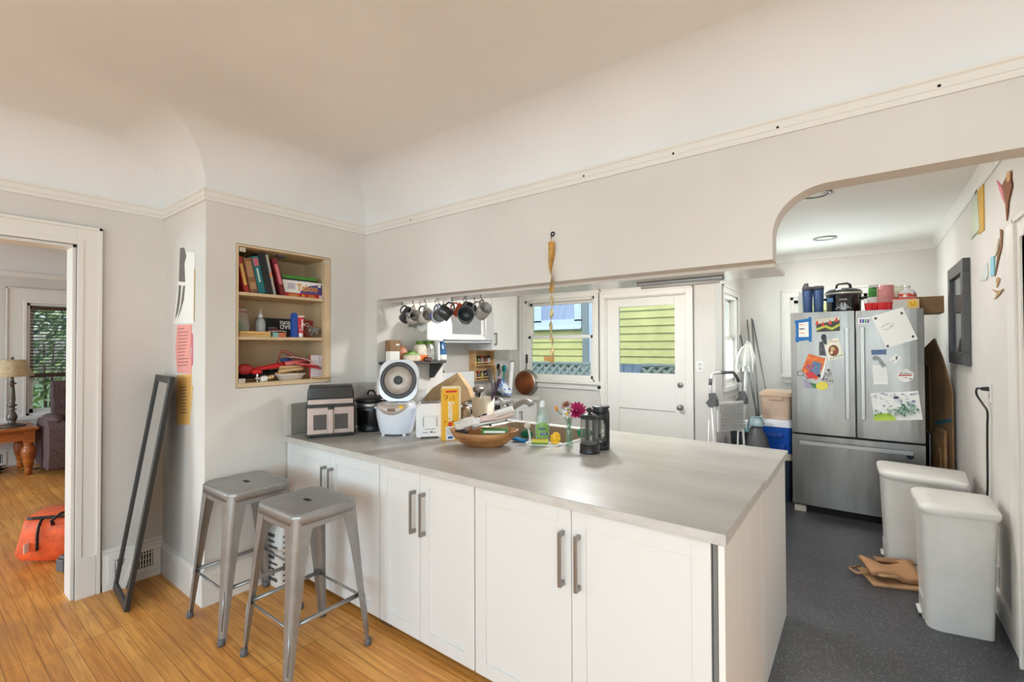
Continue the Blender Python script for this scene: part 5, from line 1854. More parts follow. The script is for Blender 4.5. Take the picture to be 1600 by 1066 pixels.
mb.box((.0002, gw * .12, .055), (.0008, gw * .3, .095), 2).box((.0002, gw * .15, .008), (.0008, gw * .38, .0125), 3).box((.0002, gw * .15, .0165), (.0008, gw * .38, .021), 3).box((.0002, gw * .62, .010), (.0008, gw * .8, .014), 3).box((.0002, gw * .62, .018), (.0008, gw * .78, .021), 3)
mb.cyl((.0002, gw * .5, .015), (.0009, gw * .5, .015), .009, n=14, m=3).box((.0008, gw * .87, .082), (.0014, gw * .94, .108), 4).box((.0002, gw * .9, .004), (.0008, gw * .97, .026), 4)
mb.build('print', [mat('game_purple', (84, 76, 140), .5), mat('game_orange', (226, 150, 50), .5), mat('game_lilac', (196, 186, 200), .6), mat('game_gold', (226, 178, 60), .5), PAPER], c)
for k, (lab, z_, h, ca, m_) in enumerate((('black-covered book flat on the game box', GH + .0005, .012, 0, BLACK), ('green and white picture book on top of the pile', GH + .0135, .022, 1, GREEN))):
    t = thing('book', lab, 'book', (NX - .075, gy0 + .005 + .0 * k, ZC + z_), 0, 'books lying on the board game')
    w_ = gw * .86
    MB().box((-.21, 0, 0), (0, w_, .002)).box((-.21, 0, h - .002), (0, w_, h)).box((-.003, 0, .002), (0, w_, h - .002)).build('cover', m_, t)
    MB().box((-.207, .002, .0022), (-.0032, w_ - .002, h - .0022)).build('pages', PAPER, t)

# middle shelf
def mid(px_, x):
    return PX(0, x, px_, 522).y


t = thing('zip_bag', 'clear zip bag with green plastic pieces at the left of the middle shelf', 'bag', (NX - .12, NY0 + .07, ZB))
mb = MB()
rings = []
for z_, k, kd in ((.002, .8, .8), (.03, 1, 1), (.08, 1, .9), (.13, .92, .5), (.165, .9, .08), (.18, .9, .05)):
    rings.append([(p[0] * kd, p[1] * k, z_) for p in rrect(.12, .095, .03)])
mb.loft(rings).build('film', PLAST, t)
mb = MB()
for k in range(14):
    rnd = random.Random(k)
    mb.blob((rnd.uniform(-.035, .035), rnd.uniform(-.028, .028), rnd.uniform(.025, .09)), (.014, .012, .016), 0, 6, 8)
mb.build('pieces', mat('toy_green', (60, 150, 50), .5), t)
MB().tube([(.006, -.043, .172), (.006, .043, .158)], .003, 6).build('zipper', RED, t)
y = NY0
t = thing('wooden_game', 'pale wooden slide box lying at the front of the middle shelf', 'box', (NX - .03, mid(374, NX - .03), ZB))
w_ = mid(423, NX - .03) - mid(374, NX - .03)
MB().box((-.075, 0, 0), (0, w_, .016)).box((-.075, .0, .0175), (0, w_, .035)).build('box', mat('light_pine', (222, 176, 110), .5, var=.1, scale=8), t, bevel=.002)
MB().box((-.074, .002, .016), (-.001, w_ - .002, .0175)).build('seam', CARDB, t)
t = thing('pump_bottle', 'clear pump bottle on the middle shelf', 'bottle', (NX - .15, mid(407, NX - .15), ZB))
MB().lathe([(0, 0), (.028, 0), (.031, .005), (.031, .10), (.022, .122), (.013, .13), (0, .131)], 22).build('bottle_body', PLASTF, t)
MB().lathe([(0, .1315), (.016, .1315), (.016, .15), (.008, .153), (.007, .165), (.004, .166), (.004, .19), (0, .19)], 14).build('pump', WHITEP, t)
# big boxes at the back
b0, b1 = mid(412, NX - .19), mid(466, NX - .19)
t = thing('game_box', 'black game box with upside-down lettering at the back of the middle shelf', 'box', (NX - .21, b0, ZB))
w_ = b1 - b0
c = MB().box((-.10, 0, 0), (0, w_, .135)).build('box', BLACK, t, bevel=.001)
MB().text('BAD', .042, frame((.0008, w_ * .66, .078), (0, -1, 0), (0, 0, -1)), 0, bold=.0012).text('PEOPLE', .03, frame((.0008, w_ * .66, .108), (0, -1, 0), (0, 0, -1)), 0, bold=.001, width=w_ * .34).box((.0003, w_ * .84, .045), (.0009, w_ * .96, .12), 1).build('lettering', [PAPER, RED], c)
b2 = mid(490, NX - .19)
t = thing('red_box', 'brick-red carton with white lettering at the back right of the middle shelf', 'box', (NX - .20, b1 + .003, ZB))
w_ = b2 - b1 - .003
c = MB().box((-.11, 0, .0), (0, w_, .128)).build('box', mat('brick_red', (166, 62, 56), .5), t, bevel=.001)
MB().text('CAR', .034, frame((.0008, w_ * .45, .10), (0, -1, 0), (0, 0, -1)), 0, bold=.001).box((.0003, w_ * .68, .06), (.0009, w_ * .95, .092), 1).build('lettering', [PAPER, mat('barcode_grey', (170, 150, 150), .6)], c)
t = thing('storage_tin', 'small dark glass jar behind the tubes on the middle shelf', 'jar', (NX - .155, mid(426, NX - .15), ZB))
MB().lathe([(0, 0), (.03, 0), (.032, .01), (.032, .045), (.028, .055), (0, .055)], 20).build('jar_body', mat('jar_smoke', (92, 84, 82), .2, coat=.3), t)
MB().lathe([(0, .0555), (.031, .0555), (.031, .07), (0, .071)], 20).build('lid', GREYP, t)
t = thing('card_box', 'orange and teal card box with papers on the middle shelf', 'box', (NX - .045, mid(426, NX - .05), ZB))
MB().box((-.06, 0, 0), (0, .038, .03), 0).box((-.06, .0385, 0), (0, .088, .03), 1).build('box', [mat('mint', (150, 190, 176), .6), mat('terracotta', (206, 110, 80), .6)], t, bevel=.002)
MB().grid(wavy(.06, .095, .004, 21), 6, 10, 0, M3(-.03, .045, .041, 0, .15)).build('papers', PAPER, t, solid=.003)
t = thing('red_tin', 'flat dark red tin behind the card box', 'tin', (NX - .12, mid(430, NX - .12), ZB))
MB().lathe([(0, 0), (.034, 0), (.036, .004), (.036, .05), (.032, .056), (0, .056)], 24).build('tin_body', mat('tin_red', (120, 36, 40), .3, var=.4, scale=40), t)
q = mid(460, NX - .04)
t = thing('comb_case', 'blue upright rounded plastic case on the middle shelf', 'case', (NX - .045, q, ZB))
MB().prism([(-.019, 0), (.019, 0), (.019, .15)] + [(.019 * math.cos(PI * i / 8), .15 + .019 * math.sin(PI * i / 8)) for i in range(1, 8)] + [(-.019, .15)], -.012, .012, 0, Matrix(((0, 0, 1, 0), (1, 0, 0, 0), (0, 1, 0, 0), (0, 0, 0, 1)))).build('case_body', BLUE, t, bevel=.003)
q = mid(470.5, NX - .035)
t = thing('toothpaste', 'red and white toothpaste tube standing on its cap', 'toothpaste', (NX - .04, q, ZB))
mb = MB()
mb.loft([[(.016 * math.cos(2 * PI * i / 20) * (1 - .85 * u), (.0175 + .006 * u) * math.sin(2 * PI * i / 20), .03 + .11 * u) for i in range(20)] for u in (0, .1, .4, .7, 1)])
tb = mb.build('tube', mat('paste_red', (206, 40, 56), .35), t)
MB().lathe([(0, 0), (.015, 0), (.015, .028), (.013, .0298), (0, .0298)], 18).build('cap', WHITEP, t)
MB().box((-.003, -.0235, .1402), (.003, .0235, .150)).build('crimp', PAPER, tb)
MB().text('Colgate', .024, frame((.0165, 0, .085), (0, -.0, 1), (0, -1, 0)), 0, bold=.0008, width=.08).build('lettering', PAPER, tb)
t = thing('foil_bag', 'clear bag of silvery bits at the right end of the middle shelf', 'bag', (NX - .075, mid(489, NX - .075), ZB))
MB().blob((0, 0, .044), (.04, .058, .043), 0, 10, 16, .06).build('film', GLASS, t)
mb = MB()
for k in range(20):
    rnd = random.Random(k + 5)
    mb.blob((rnd.uniform(-.022, .022), rnd.uniform(-.035, .035), rnd.uniform(.02, .066)), (rnd.uniform(.006, .014), rnd.uniform(.006, .014), .008), 0, 5, 7)
mb.build('bits', mat('foil_silver', (160, 160, 158), .25, .8), t)

# bottom shelf
def low(px_, x, py_=596):
    return PX(0, x, px_, py_).y


mb = MB()
for k in range(9):
    rnd = random.Random(k + 60)
    mb.blob((rnd.uniform(-.05, .03), .05 + k * .038, rnd.uniform(.03, .045)), (rnd.uniform(.03, .045), .04, .03), 0, 8, 10, .1)
solo('black_cloth', 'black cloth heap along the bottom of the built-in shelves', 'cloth', mb, mat('black_fabric', (30, 28, 30), .95, bump=.6, bscale=120), (NX - .13, NY0 + .05, ZA + .006))
t = thing('dish_brush', 'red long-handled brush lying across the black cloth', 'brush', (NX - .07, NY0 + .085, ZA + .062))
MB().blob((0, .0, .02), (.03, .05, .035), 0, 10, 14).build('brush_head', mat('brush_red', (170, 36, 40), .5, bump=.5, bscale=100), t)
MB().tube([(0, .04, .015), (-.01, .20, .035), (-.015, .26, .047)], [.010, .014, .012], 10, flat=1.4).build('handle', RED, t)
MB().tube([(-.015, .26, .047), (-.02, .42, .066)], .0135, 10, flat=1.2).build('grip', mat('grip_pink', (216, 110, 110), .5), t)
solo('red_scoop', 'small round red scoop under the red brush', 'scoop', MB().blob((0, 0, .02), (.03, .035, .02), 0, 8, 12), RED, (NX - .05, low(401, NX - .05), ZA + .045))
t = thing('screwdriver_set', 'shiny metal corkscrew and fittings at the front of the bottom shelf', 'tool', (NX - .03, low(398, NX - .03), ZA))
MB().cyl((0, 0, .02), (0, .06, .02), .012, n=14).cyl((-.01, .02, 0.0), (-.01, .02, .055), .007, n=12).build('metal_body', CHROME, t)
t = thing('light_bulb', 'small bulb with white neck lying beside the corkscrew', 'bulb', (NX - .032, low(416, NX - .03), ZA + .021))
M = Matrix.Rotation(-PI / 2 + .2, 4, 'X')
MB().lathe([(0, -.04), (.014, -.04), (.02, -.03), (.02, .0), (.012, .008), (0, .01)], 18, 0, M).build('neck', CERAM, t)
MB().lathe([(0, .01), (.012, .01), (.017, .03), (.012, .05), (0, .056)], 18, 0, M).build('globe', mat('brass_glass', (200, 176, 130), .2, .6), t)
t = thing('oval_dish', 'white shallow oval dish on the bottom shelf', 'dish', (NX - .065, low(455, NX - .05), ZA + .0))
MB().lathe([(0, 0), (.075, 0), (.105, .035), (.11, .036), (.108, .041), (.1, .04), (.072, .006), (0, .005)], 36, sx=.5, sy=1).build('dish_body', CERAM, t)
for k, (dy, dz, L_) in enumerate(((0, .06, .17), (.012, .085, .15), (-.01, .043, .16))):
    t = thing('rolling_stick', '%s pale wooden stick lying on the oval dish' % ('middle', 'topmost', 'lowest')[k], 'stick', (NX - .05 - .012 * k, low(436, NX - .05) + dy, ZA + dz))
    MB().cyl((0, 0, 0), (-.015, L_, .012 - .01 * k), .012, .010, 14).build('stick', mat('beech', (216, 180, 132), .5), t)
t = thing('red_plates', 'red flat plastic lids stacked over the sticks', 'lid', (NX - .06, low(484, NX - .06), ZA + .078))
for k in range(3):
    MB().lathe([(0, 0), (.08, 0), (.085, .004), (.08, .007), (0, .005)], 28, 0, M3(0, -.01 * k, .009 * k, -.22 + .06 * k, 0), sx=.55).build('lid', (RED, mat('lid_crimson', (150, 20, 40), .4), mat('lid_pink', (222, 120, 120), .4))[k], t)
t = thing('plastic_pouch', 'crumpled clear pink plastic pouch on top of the clutter', 'pouch', (NX - .10, low(468, NX - .1), ZA + .145))
MB().grid(wavy(.12, .17, .010, 31), 10, 14, 0, M3(0, 0, 0, -.32)).build('film', mat('pouch_film', (214, 176, 166), .2, coat=.6, var=.15, scale=30), t, solid=.006)
t = thing('hand_strap', 'pinkish loop strap with a blue grip behind the red brush', 'strap', (NX - .16, low(440, NX - .16), ZA + .085))
MB().tube([(0, -.04, 0), (0, -.02, .08), (0, .0, .11), (0, .03, .105), (0, .10, .06), (0, .20, .03)], .007, 8, flat=2).build('loop', mat('strap_pink', (176, 110, 96), .6), t)
MB().tube([(.01, -.01, .05), (.01, .04, .045), (.01, .10, .025)], [.012, .018, .012], 10).build('grip', mat('grip_blue', (60, 80, 140), .5), t)
t = thing('note_pad', 'white lined pad standing at the right end of the bottom shelf', 'notepad', (NX - .052, low(486, NX - .05), ZA + .0))
w_ = low(513, NX - .05) - low(486, NX - .05) - .004
c = MB().box((-.012, 0, 0), (0, w_, .165)).build('pages', mat('pad_white', (220, 216, 222), .8), t)
MB().box((-.014, -.006, 0), (-.002, -.0005, .165)).build('spine', mat('pad_red', (190, 80, 70), .6), t)
mb = MB()
for k in range(3):
    mb.box((.0002, .004, .03 + k * .045), (.0006, w_ - .004, .031 + k * .045))
mb.box((.0002, w_ * .45, .01), (.0006, w_ * .46, .16))
mb.build('ruling', GREYP, c)
solo('bread_paddle', 'thin wooden paddle poking out at the right of the bottom shelf', 'paddle', MB().box((-.05, 0, 0), (.018, .11, .008)), mat('paddle_wood', (206, 164, 112), .5), (NX - .005, low(492, NX, 598), ZA + .002), -.12, bevel=.003)

# ------------------------------------------------------------------ living room seen through the opening
LX = -8.75
w = MB().box((LX - .12, -4.2, 0), (LX, 1.03, 2.95)).box((LX - .12, 2.3, 0), (LX, 4.4, 2.95)).box((LX - .12, 1.03, 0), (LX, 2.3, .62)).box((LX - .12, 1.03, 2.10), (LX, 2.3, 2.95))
struct('wall_living', w, WALL)
struct('wall_living_side', MB().box((LX, 4.2, 0), (WX - .15, 4.32, 2.95)), WALL)
LB = (-7.9, -5.2)
w = MB().box((LX, -4.32, 0), (LB[0], -4.2, 2.95)).box((LB[1], -4.32, 0), (WX - .15, -4.2, 2.95)).box((LB[0], -4.32, 0), (LB[1], -4.2, .7)).box((LB[0], -4.32, 2.2), (LB[1], -4.2, 2.95))
struct('wall_living_front', w, WALL)
struct('floor_living', MB().box((-9.0, 2.25, -.1), (WX - .2, 4.4, 0)), OAK)
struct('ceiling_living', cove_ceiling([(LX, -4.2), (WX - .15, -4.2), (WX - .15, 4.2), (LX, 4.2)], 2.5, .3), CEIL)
struct('trim_6', molding([(LX, 4.2), (LX, -4.2)], PRAIL, 2.43, False), TRIM)
struct('baseboard_living', molding([(LX, 4.2), (LX, -4.2)], BASE, 0, False), TRIM)
fr = MB()
fr.box((LX - .12, 1.03, .62), (LX, 1.06, 2.10)).box((LX - .12, 2.27, .62), (LX, 2.3, 2.10)).box((LX - .12, 1.03, 2.07), (LX, 2.3, 2.10)).box((LX - .12, 1.03, .62), (LX, 2.3, .65))
o = struct('window_4', fr, TRIM)
c = MB()
casing_x(c, LX, 1, 1.03, 2.3, .62, 2.10, .19, .02, bottom=True)
c.build('casing', TRIM, o, bevel=.003)
s = MB()
xx = LX - .07
s.box((xx, 1.06, .65), (xx + .03, 1.10, 2.07)).box((xx, 2.23, .65), (xx + .03, 2.27, 2.07)).box((xx, 1.06, .65), (xx + .03, 2.27, .70)).box((xx, 1.06, 2.03), (xx + .03, 2.27, 2.07))
so = s.build('sash', TRIM, o)
MB().box((xx + .012, 1.10, .70), (xx + .016, 2.23, 2.03)).build('pane', GLASSW, so)
t = thing('window_blind', 'dark brown wooden venetian blind half lowered in the living room window', 'blind', (LX - .012, 1.07, 2.06))
BRN = mat('walnut_slat', (74, 48, 34), .5)
MB().box((-.025, 0, -.045), (.025, 1.18, 0)).build('headrail', BRN, t)
sl = MB()
zz = PX(0, LX, 80, 589).z
n = int((2.0 - zz - .05) / .043)
for k in range(n):
    z_ = -.07 - k * .043
    sl.add([(-.022, 0, z_ + .007), (.022, 0, z_ - .007), (.022, 1.18, z_ - .007), (-.022, 1.18, z_ + .007), (-.022, 0, z_ + .010), (.022, 0, z_ - .004), (.022, 1.18, z_ - .004), (-.022, 1.18, z_ + .010)], [(3, 2, 1, 0), (4, 5, 6, 7), (0, 1, 5, 4), (1, 2, 6, 5), (2, 3, 7, 6), (3, 0, 4, 7)])
sl.build('slats', BRN, t)
mb = MB()
for k in range(8):
    mb.box((-.025, 0, zz - 2.06 + k * .007), (.025, 1.18, zz - 2.06 + k * .007 + .005))
mb.build('bottom_stack', BRN, t)
MB().tube([(.03, .10, -.03), (.032, .11, zz - 2.06 + .1)], .002, 6).tube([(.03, .62, -.03), (.03, .62, zz - 2.06 + .02)], .0015, 6).build('cords', mat('cord_tan', (120, 96, 70), .7), t)

# side table
HONEY = mat('honey_oak', (190, 108, 44), .32, c2=(150, 78, 28), scale=3, stretch=(4, 1, 8), coat=.2)
t = thing('side_table', 'orange-brown wooden side table with turned legs in the living room', 'table', (-8.22, .52, 0))
TH = .565
MB().box((-.36, -.52, TH - .03), (.36, .52, TH)).box((-.345, -.505, TH - .045), (.345, .505, TH - .0301)).build('tabletop', HONEY, t, bevel=.008)
mb = MB()
for s in (-1, 1):
    mb.box((s * .30 - .012, -.42, TH - .15), (s * .30 + .012, .42, TH - .0455)).box((-.26, s * .46 - .012, TH - .15), (.26, s * .46 + .012, TH - .0455))
    for k in range(26):
        mb.blob((s * .315, -.45 + k * .036, TH - .06), (.008, .012, .008), 0, 5, 6)
mb.build('apron', HONEY, t)
for sx in (-1, 1):
    for sy in (-1, 1):
        lg = MB().lathe([(0, 0), (.03, 0), (.036, .02), (.03, .05), (.04, .062), (.034, .075), (.036, .09), (.06, .21), (.068, .28), (.06, .325), (.04, .35), (.048, .36), (.044, .385), (0, .385)], 20)
        lg.box((-.045, -.045, .386), (.045, .045, TH - .0455))
        for v in lg.v:
            v.x += sx * .29
            v.y += sy * .44
        lg.build('leg', HONEY, t)
# lamp
t = thing('table_lamp', 'bronze candlestick table lamp with bell shade on the side table', 'lamp', (-8.16, .845, TH + .0005))
BRZ = mat('pewter', (104, 98, 92), .4, .7)
MB().lathe([(0, 0), (.12, 0), (.125, .012), (.11, .02), (.05, .035), (.03, .05), (.045, .09), (.05, .12), (.03, .17), (.02, .19), (.045, .205), (.02, .22), (.03, .24), (.05, .255), (.024, .275), (.03, .32), (.022, .46), (.018, .50), (.045, .515), (.02, .53), (.014, .56), (.012, .64), (0, .64)], 22).build('base', BRZ, t)
SHD = mat('lamp_shade_fabric', (206, 184, 150), .85, var=.08, scale=20)
MB().open_lathe([(.185, .60), (.19, .605), (.155, .68), (.13, .75), (.118, .80), (.114, .80), (.126, .75), (.15, .68), (.183, .608), (.185, .60)], 8).build('lamp_shade', SHD, t)
MB().lathe([(0, .805), (.012, .805), (.016, .82), (.008, .835), (0, .84)], 10).cyl((0, 0, .64), (0, 0, .806), .004, n=8).tube([(-.114, 0, .80), (.114, 0, .80)], .003, 6).build('finial', BRZ, t)
t = thing('remote_tray', 'small dark dish on the side table by the lamp', 'dish', (-8.10, .62, TH + .0005))
MB().lathe([(0, 0), (.05, 0), (.075, .02), (.07, .02), (.045, .006), (0, .005)], 20).build('dish_body', BRZ, t)
# recliner
PLUM = mat('plum_fabric', (104, 84, 86), .95, var=.15, scale=40, bump=.6, bscale=160)
t = thing('recliner', 'plum-grey upholstered recliner seen from its side in the living room', 'chair', (-8.02, 1.66, 0), 0)
def soft(mb, a, b, r, m=0):
    """cushion with rounded edges"""
    mb.box(a, b, m)
    return mb
soft(MB(), (-.36, -.42, .06), (.46, .42, .42), .05).build('base', PLUM, t, bevel=.05, seg=4)
for s in (-1, 1):
    mb = MB()
    pr = [(-.40, .07), (.44, .07), (.49, .30), (.47, .56), (.40, .64), (-.18, .64), (-.30, .60), (-.44, .40)]
    mb.prism([(p[0], p[1]) for p in pr], s * .44 - (.0 if s > 0 else .14), s * .44 + (.14 if s > 0 else 0), 0, Matrix(((1, 0, 0, 0), (0, 0, 1, 0), (0, 1, 0, 0), (0, 0, 0, 1))))
    mb.build('armrest', PLUM, t, bevel=.045, seg=4)
    MB().blob((.08, s * .50, .645), (.34, .085, .055), 0, 10, 16).build('arm_pad', PLUM, t)
MB().box((-.18, -.40, .42), (.46, .40, .53)).build('seat_cushion', PLUM, t, bevel=.05, seg=4)
bk = MB()
pr = [(-.20, .50), (-.36, .46), (-.50, .98), (-.47, 1.06), (-.36, 1.08), (-.24, 1.02), (-.28, .86), (-.20, .84), (-.22, .68), (-.16, .66)]
bk.prism(pr, -.44, .44, 0, Matrix(((1, 0, 0, 0), (0, 0, 1, 0), (0, 1, 0, 0), (0, 0, 0, 1))))
bk.build('backrest', PLUM, t, bevel=.04, seg=4)
for sx in (-.3, .35):
    for sy in (-.35, .35):
        MB().cyl((sx, sy, 0), (sx, sy, .058), .03, n=12).build('foot', BLACK, t)
# register and cables on the far wall
register('white baseboard register on the far living room wall', LX + .019, .30, .86, .02, .19, 1, 24, TRIM)
mb = MB()
for k in range(9):
    rnd = random.Random(k + 3)
    pts = [(rnd.uniform(-.16, .16), rnd.uniform(-.32, .32), .008 + rnd.uniform(0, .05)) for _ in range(9)]
    sm = []
    for i in range(len(pts) - 1):
        for q in range(5):
            sm.append(V(pts[i]).lerp(V(pts[i + 1]), q / 5) + V((0, 0, .004 * math.sin(q))))
    mb.tube(sm, .006, 6)
solo('cable_tangle', 'tangle of dark cables on the floor under the side table', 'cables', mb, BLACK, (-8.35, .52, .0), 0)
mb = MB().tube([(0, 0, .006), (.12, .18, .006), (.05, .36, .006), (.16, .60, .006), (.10, .9, .006)], .006, 6).tube([(.05, .05, .006), (-.02, .25, .02), (.0, .42, .03), (.06, .7, .008)], .005, 6).blob((.0, .40, .03), (.02, .03, .02))
solo('power_cord', 'thin dark cord with a plug running towards the recliner', 'cord', mb, BLACK, (-8.25, .95, 0))
# orange bag behind the opening
ORF = mat('orange_nylon', (236, 98, 48), .6, var=.12, scale=14, bump=.5, bscale=30)
t = thing('duffel_bag', 'bright orange duffel bag on the floor just beyond the opening', 'bag', (-4.62, .80, 0), .0)
mb = MB()
prof = []
secs = []
for x_, k in ((-.24, .80), (-.20, .95), (0, 1), (.20, .96), (.24, .84)):
    rr = []
    for i in range(28):
        a = 2 * PI * i / 28
        cy_ = math.copysign(abs(math.cos(a)) ** .6, math.cos(a))
        sz = math.copysign(abs(math.sin(a)) ** .65, math.sin(a))
        g = 1 + .04 * math.sin(5 * a + x_ * 20)
        rr.append((x_ + .02 * math.sin(3 * a), .20 * k * cy_ * g, .175 + .17 * k * sz * g + (0 if sz > 0 else 0)))
    secs.append(rr)
mb.loft(secs, 0, Matrix.Rotation(.9, 4, 'Z'))
lo = min(v.z for v in mb.v)
for v in mb.v:
    v.z = max(0.001, v.z - lo)
mb.build('bag_body', ORF, t)
Rz = Matrix.Rotation(.9, 4, 'Z')
def on_bag(u, a, out=.004):
    cy_ = math.copysign(abs(math.cos(a)) ** .6, math.cos(a))
    sz = math.copysign(abs(math.sin(a)) ** .65, math.sin(a))
    return Rz @ V((u, (.205 + out) * cy_, .17 + (.172 + out) * sz))
MB().tube([on_bag(-.19 + .38 * i / 10, PI * .70) for i in range(11)], .006, 6, flat=1.8).tube([on_bag(-.10, PI * (.72 + .03 * i)) for i in range(12)], .006, 6, flat=1.8).build('zipper', BLACK, t)
MB().tube([on_bag(.04, PI * .60, .002), on_bag(.05, PI * .64, .03), on_bag(.02, PI * .72, .045), on_bag(-.02, PI * .80, .03), on_bag(-.02, PI * .84, .002)], .012, 6, flat=.5).build('strap', BLACK, t)
MB().cbox((0, 0, 0), (.05, .004, .06), 0, Matrix.Translation(on_bag(-.16, PI * 1.02, .002)) @ Rz @ Matrix.Rotation(PI / 2, 4, 'Z')).build('patch', PAPER, t, bevel=.001)
solo('door_stop', 'small dark weight on the floor between the orange bag and the jamb', 'doorstop', MB().box((-.04, -.03, 0), (.04, .03, .08)).box((-.03, -.02, .08), (.03, .02, .10)), GREYP, (-4.33, .700, 0), .3, bevel=.006)
# ------------------------------------------------------------------ refrigerator
FXL, FXR, FF = -.522, .398, 4.94
t = thing('refrigerator', 'stainless french-door refrigerator covered with papers and magnets', 'refrigerator', (0, 0, 0))
FSIDE = mat('fridge_side', (120, 122, 126), .45, .3)
MB().box((FXL + .005, FF + .07, .06), (FXR - .005, 5.66, 1.77)).build('cabinet', FSIDE, t, bevel=.004)
MB().box((FXL + .02, FF + .05, .0), (FXR - .02, FF + .09, .068)).build('toe_grille', DARK, t)
for x in (FXL + .06, FXR - .06):
    MB().box((x - .045, FF + .02, .0), (x + .045, FF + .11, .055)).build('foot', mat('foot_beige', (170, 164, 150), .6), t, bevel=.004)
xm = -.046
ZS = .715


def fdoor(x0, x1, z0, z1, nm):
    mb = MB()
    n = 10
    pr = []
    for i in range(n + 1):
        u = i / n
        e = .012
        pr.append((x0 + (x1 - x0) * u, FF + .010 * (abs(2 * u - 1) ** 4)))
    poly_ = pr + [(x1, FF + .066), (x0, FF + .066)]
    return mb.prism(poly_, z0, z1, 0).build(nm, STEEL, t, bevel=.003)


dl = fdoor(FXL, xm - .004, ZS, 1.80, 'door')
dr = fdoor(xm + .004, FXR, ZS, 1.797, 'door')
df = fdoor(FXL, FXR, .072, ZS - .018, 'freezer_drawer')
MB().box((FXL + .01, FF + .02, ZS - .017), (FXR - .01, FF + .066, ZS - .001)).build('gap_seal', DARK, t)
for d, pa, pb in ((dl, (1319.8, 513), (1328, 656)), (dr, (1344, 511), (1352.3, 657))):
    A, B = PX(1, FF - .035, *pa), PX(1, FF - .035, *pb)
    h = MB().box((A.x, FF - .045, B.z), (B.x, FF - .030, A.z))
    for z_ in (A.z - .03, B.z + .03):
        h.box((A.x + .004, FF - .031, z_ - .015), (B.x - .004, FF + .004, z_ + .015))
    h.build('handle', STEELH, d, bevel=.003)
A, B = PX(1, FF - .035, 1249, 688), PX(1, FF - .035, 1427, 706)
h = MB().box((A.x, FF - .045, A.z - .035), (B.x, FF - .030, A.z))
for x in (A.x + .03, B.x - .03):
    h.box((x - .015, FF - .031, A.z - .03), (x + .015, FF + .004, A.z - .005))
h.build('handle', STEELH, df, bevel=.003)
q = PX(1, FF - .001, 1422.5, 713.5)
MB().cyl((q.x, FF + .004, q.z), (q.x, FF - .003, q.z), .024, n=28).build('badge', mat('badge_blue', (52, 58, 74), .3, .5), df)

# papers and magnets on the doors
FP = FF - .0012
BT = mat('blue_tape', (36, 110, 176), .7)
PT = [(1248, 500), (1266, 499), (1266.5, 528), (1247, 530)]
sheet('taped_paper', 'small white list framed by blue tape on the left refrigerator door', 'paper', [(1247, 503), (1267, 501), (1267, 531), (1247, 533)], 1, FP, [PAPER, BT, mat('ink_grey', (90, 90, 100), .7), ORANGE],
      [([(1242, 501), (1268, 497), (1268, 502), (1242, 506)], 1), ([(1242.5, 527), (1268, 526.5), (1268, 531), (1243, 534)], 1), ([(1243, 502), (1248, 502), (1248, 535), (1244, 535)], 1), ([(1263, 496), (1268, 495), (1268.5, 534), (1264, 534.5)], 1), ([(1249, 513.5), (1257, 513.2), (1257, 515), (1249, 515.3)], 2), ([(1249, 507), (1256, 507), (1256, 508), (1249, 508)], 3), ([(1249, 520), (1257, 520), (1257, 521), (1249, 521)], 3)])
ex = [([(1275.5, 507), (1312, 500), (1312.5, 517), (1276, 519)], 1), ([(1276, 513), (1290, 508), (1300, 512), (1312.4, 505), (1312.4, 509), (1300, 516), (1289, 512), (1276, 517)], 2)]
for x, y in ((1277, 505), (1286, 507), (1297, 504), (1307, 500)):
    ex.append(([(x - 3, y + 3), (x, y - 5), (x + 3, y + 3)], 3))
sheet('photo_card', 'landscape postcard with red peaks above a dark field on the left door', 'card', [(1275, 499), (1312, 494.5), (1312.6, 517.5), (1276, 519.5)], 1, FP, [mat('card_cream', (206, 200, 180), .6), mat('card_dark', (60, 62, 58), .6), mat('card_yellowgreen', (186, 190, 80), .6), RED], ex)
sheet('photo_print', 'narrow dark photo strip peeking out behind the recipe card', 'photo', [(1279.8, 535), (1286, 533), (1291, 556), (1280, 555.5)], 1, FP, [mat('photo_dark', (70, 64, 72), .4, var=.5, scale=60)], th=.0008)
ex = [(circ(1302.5, 548, 8.2, 9), 1), (circ(1301, 545.5, 3.6, 3.4), 2), (circ(1306, 549, 3, 3), 3), (circ(1299, 551, 2.5, 2.2), 4)] + [(stroke([(1297 + 4.2 * k, 562 - k * 1.3), (1299 + 4.2 * k, 559 - k * 1.3)], 1.2), 5) for k in range(5)] + [(stroke([(1296, 534), (1299, 531.5), (1302, 534)], 1.0), 6), ([(1303, 534), (1309, 532.5), (1309, 533.6), (1303, 535)], 6)]
sheet('recipe_card', 'cream recipe card with a picture of a dessert on the left door', 'card', [(1287, 533.5), (1309.5, 527.5), (1319.3, 558.5), (1295, 564)], 1, FP, [mat('card_ivory', (232, 228, 212), .6), mat('cake_brown', (120, 74, 52), .6), mat('cake_tan', (206, 170, 120), .6), mat('cake_red', (150, 70, 50), .6), mat('cake_pale', (226, 206, 170), .6), mat('leaf_print', (90, 120, 90), .6), mat('head_print', (176, 110, 90), .6)], ex, th=.0022)
mb = MB()
flat(mb, circ(1287.2, 527.5, 4.2, 5.5, 16), 1, FP, .002, .012)
flat(mb, [(1284.5, 530), (1290.5, 528.5), (1292, 537), (1288.5, 538.5)], 1, FP, .004, .014)
solo('clip_magnet', 'dark oval clip magnet at the top of the recipe card', 'magnet', mb, BLACK, bevel=.0006)
ex = [([(1270.5, 564), (1284, 568), (1280, 587), (1262, 586)], 1), ([(1258, 583), (1270, 581), (1278, 590), (1262, 592)], 3), ([(1293, 553), (1286, 590), (1281, 594), (1290, 560)], 2), (circ(1279.5, 587, 2.5), 4)]
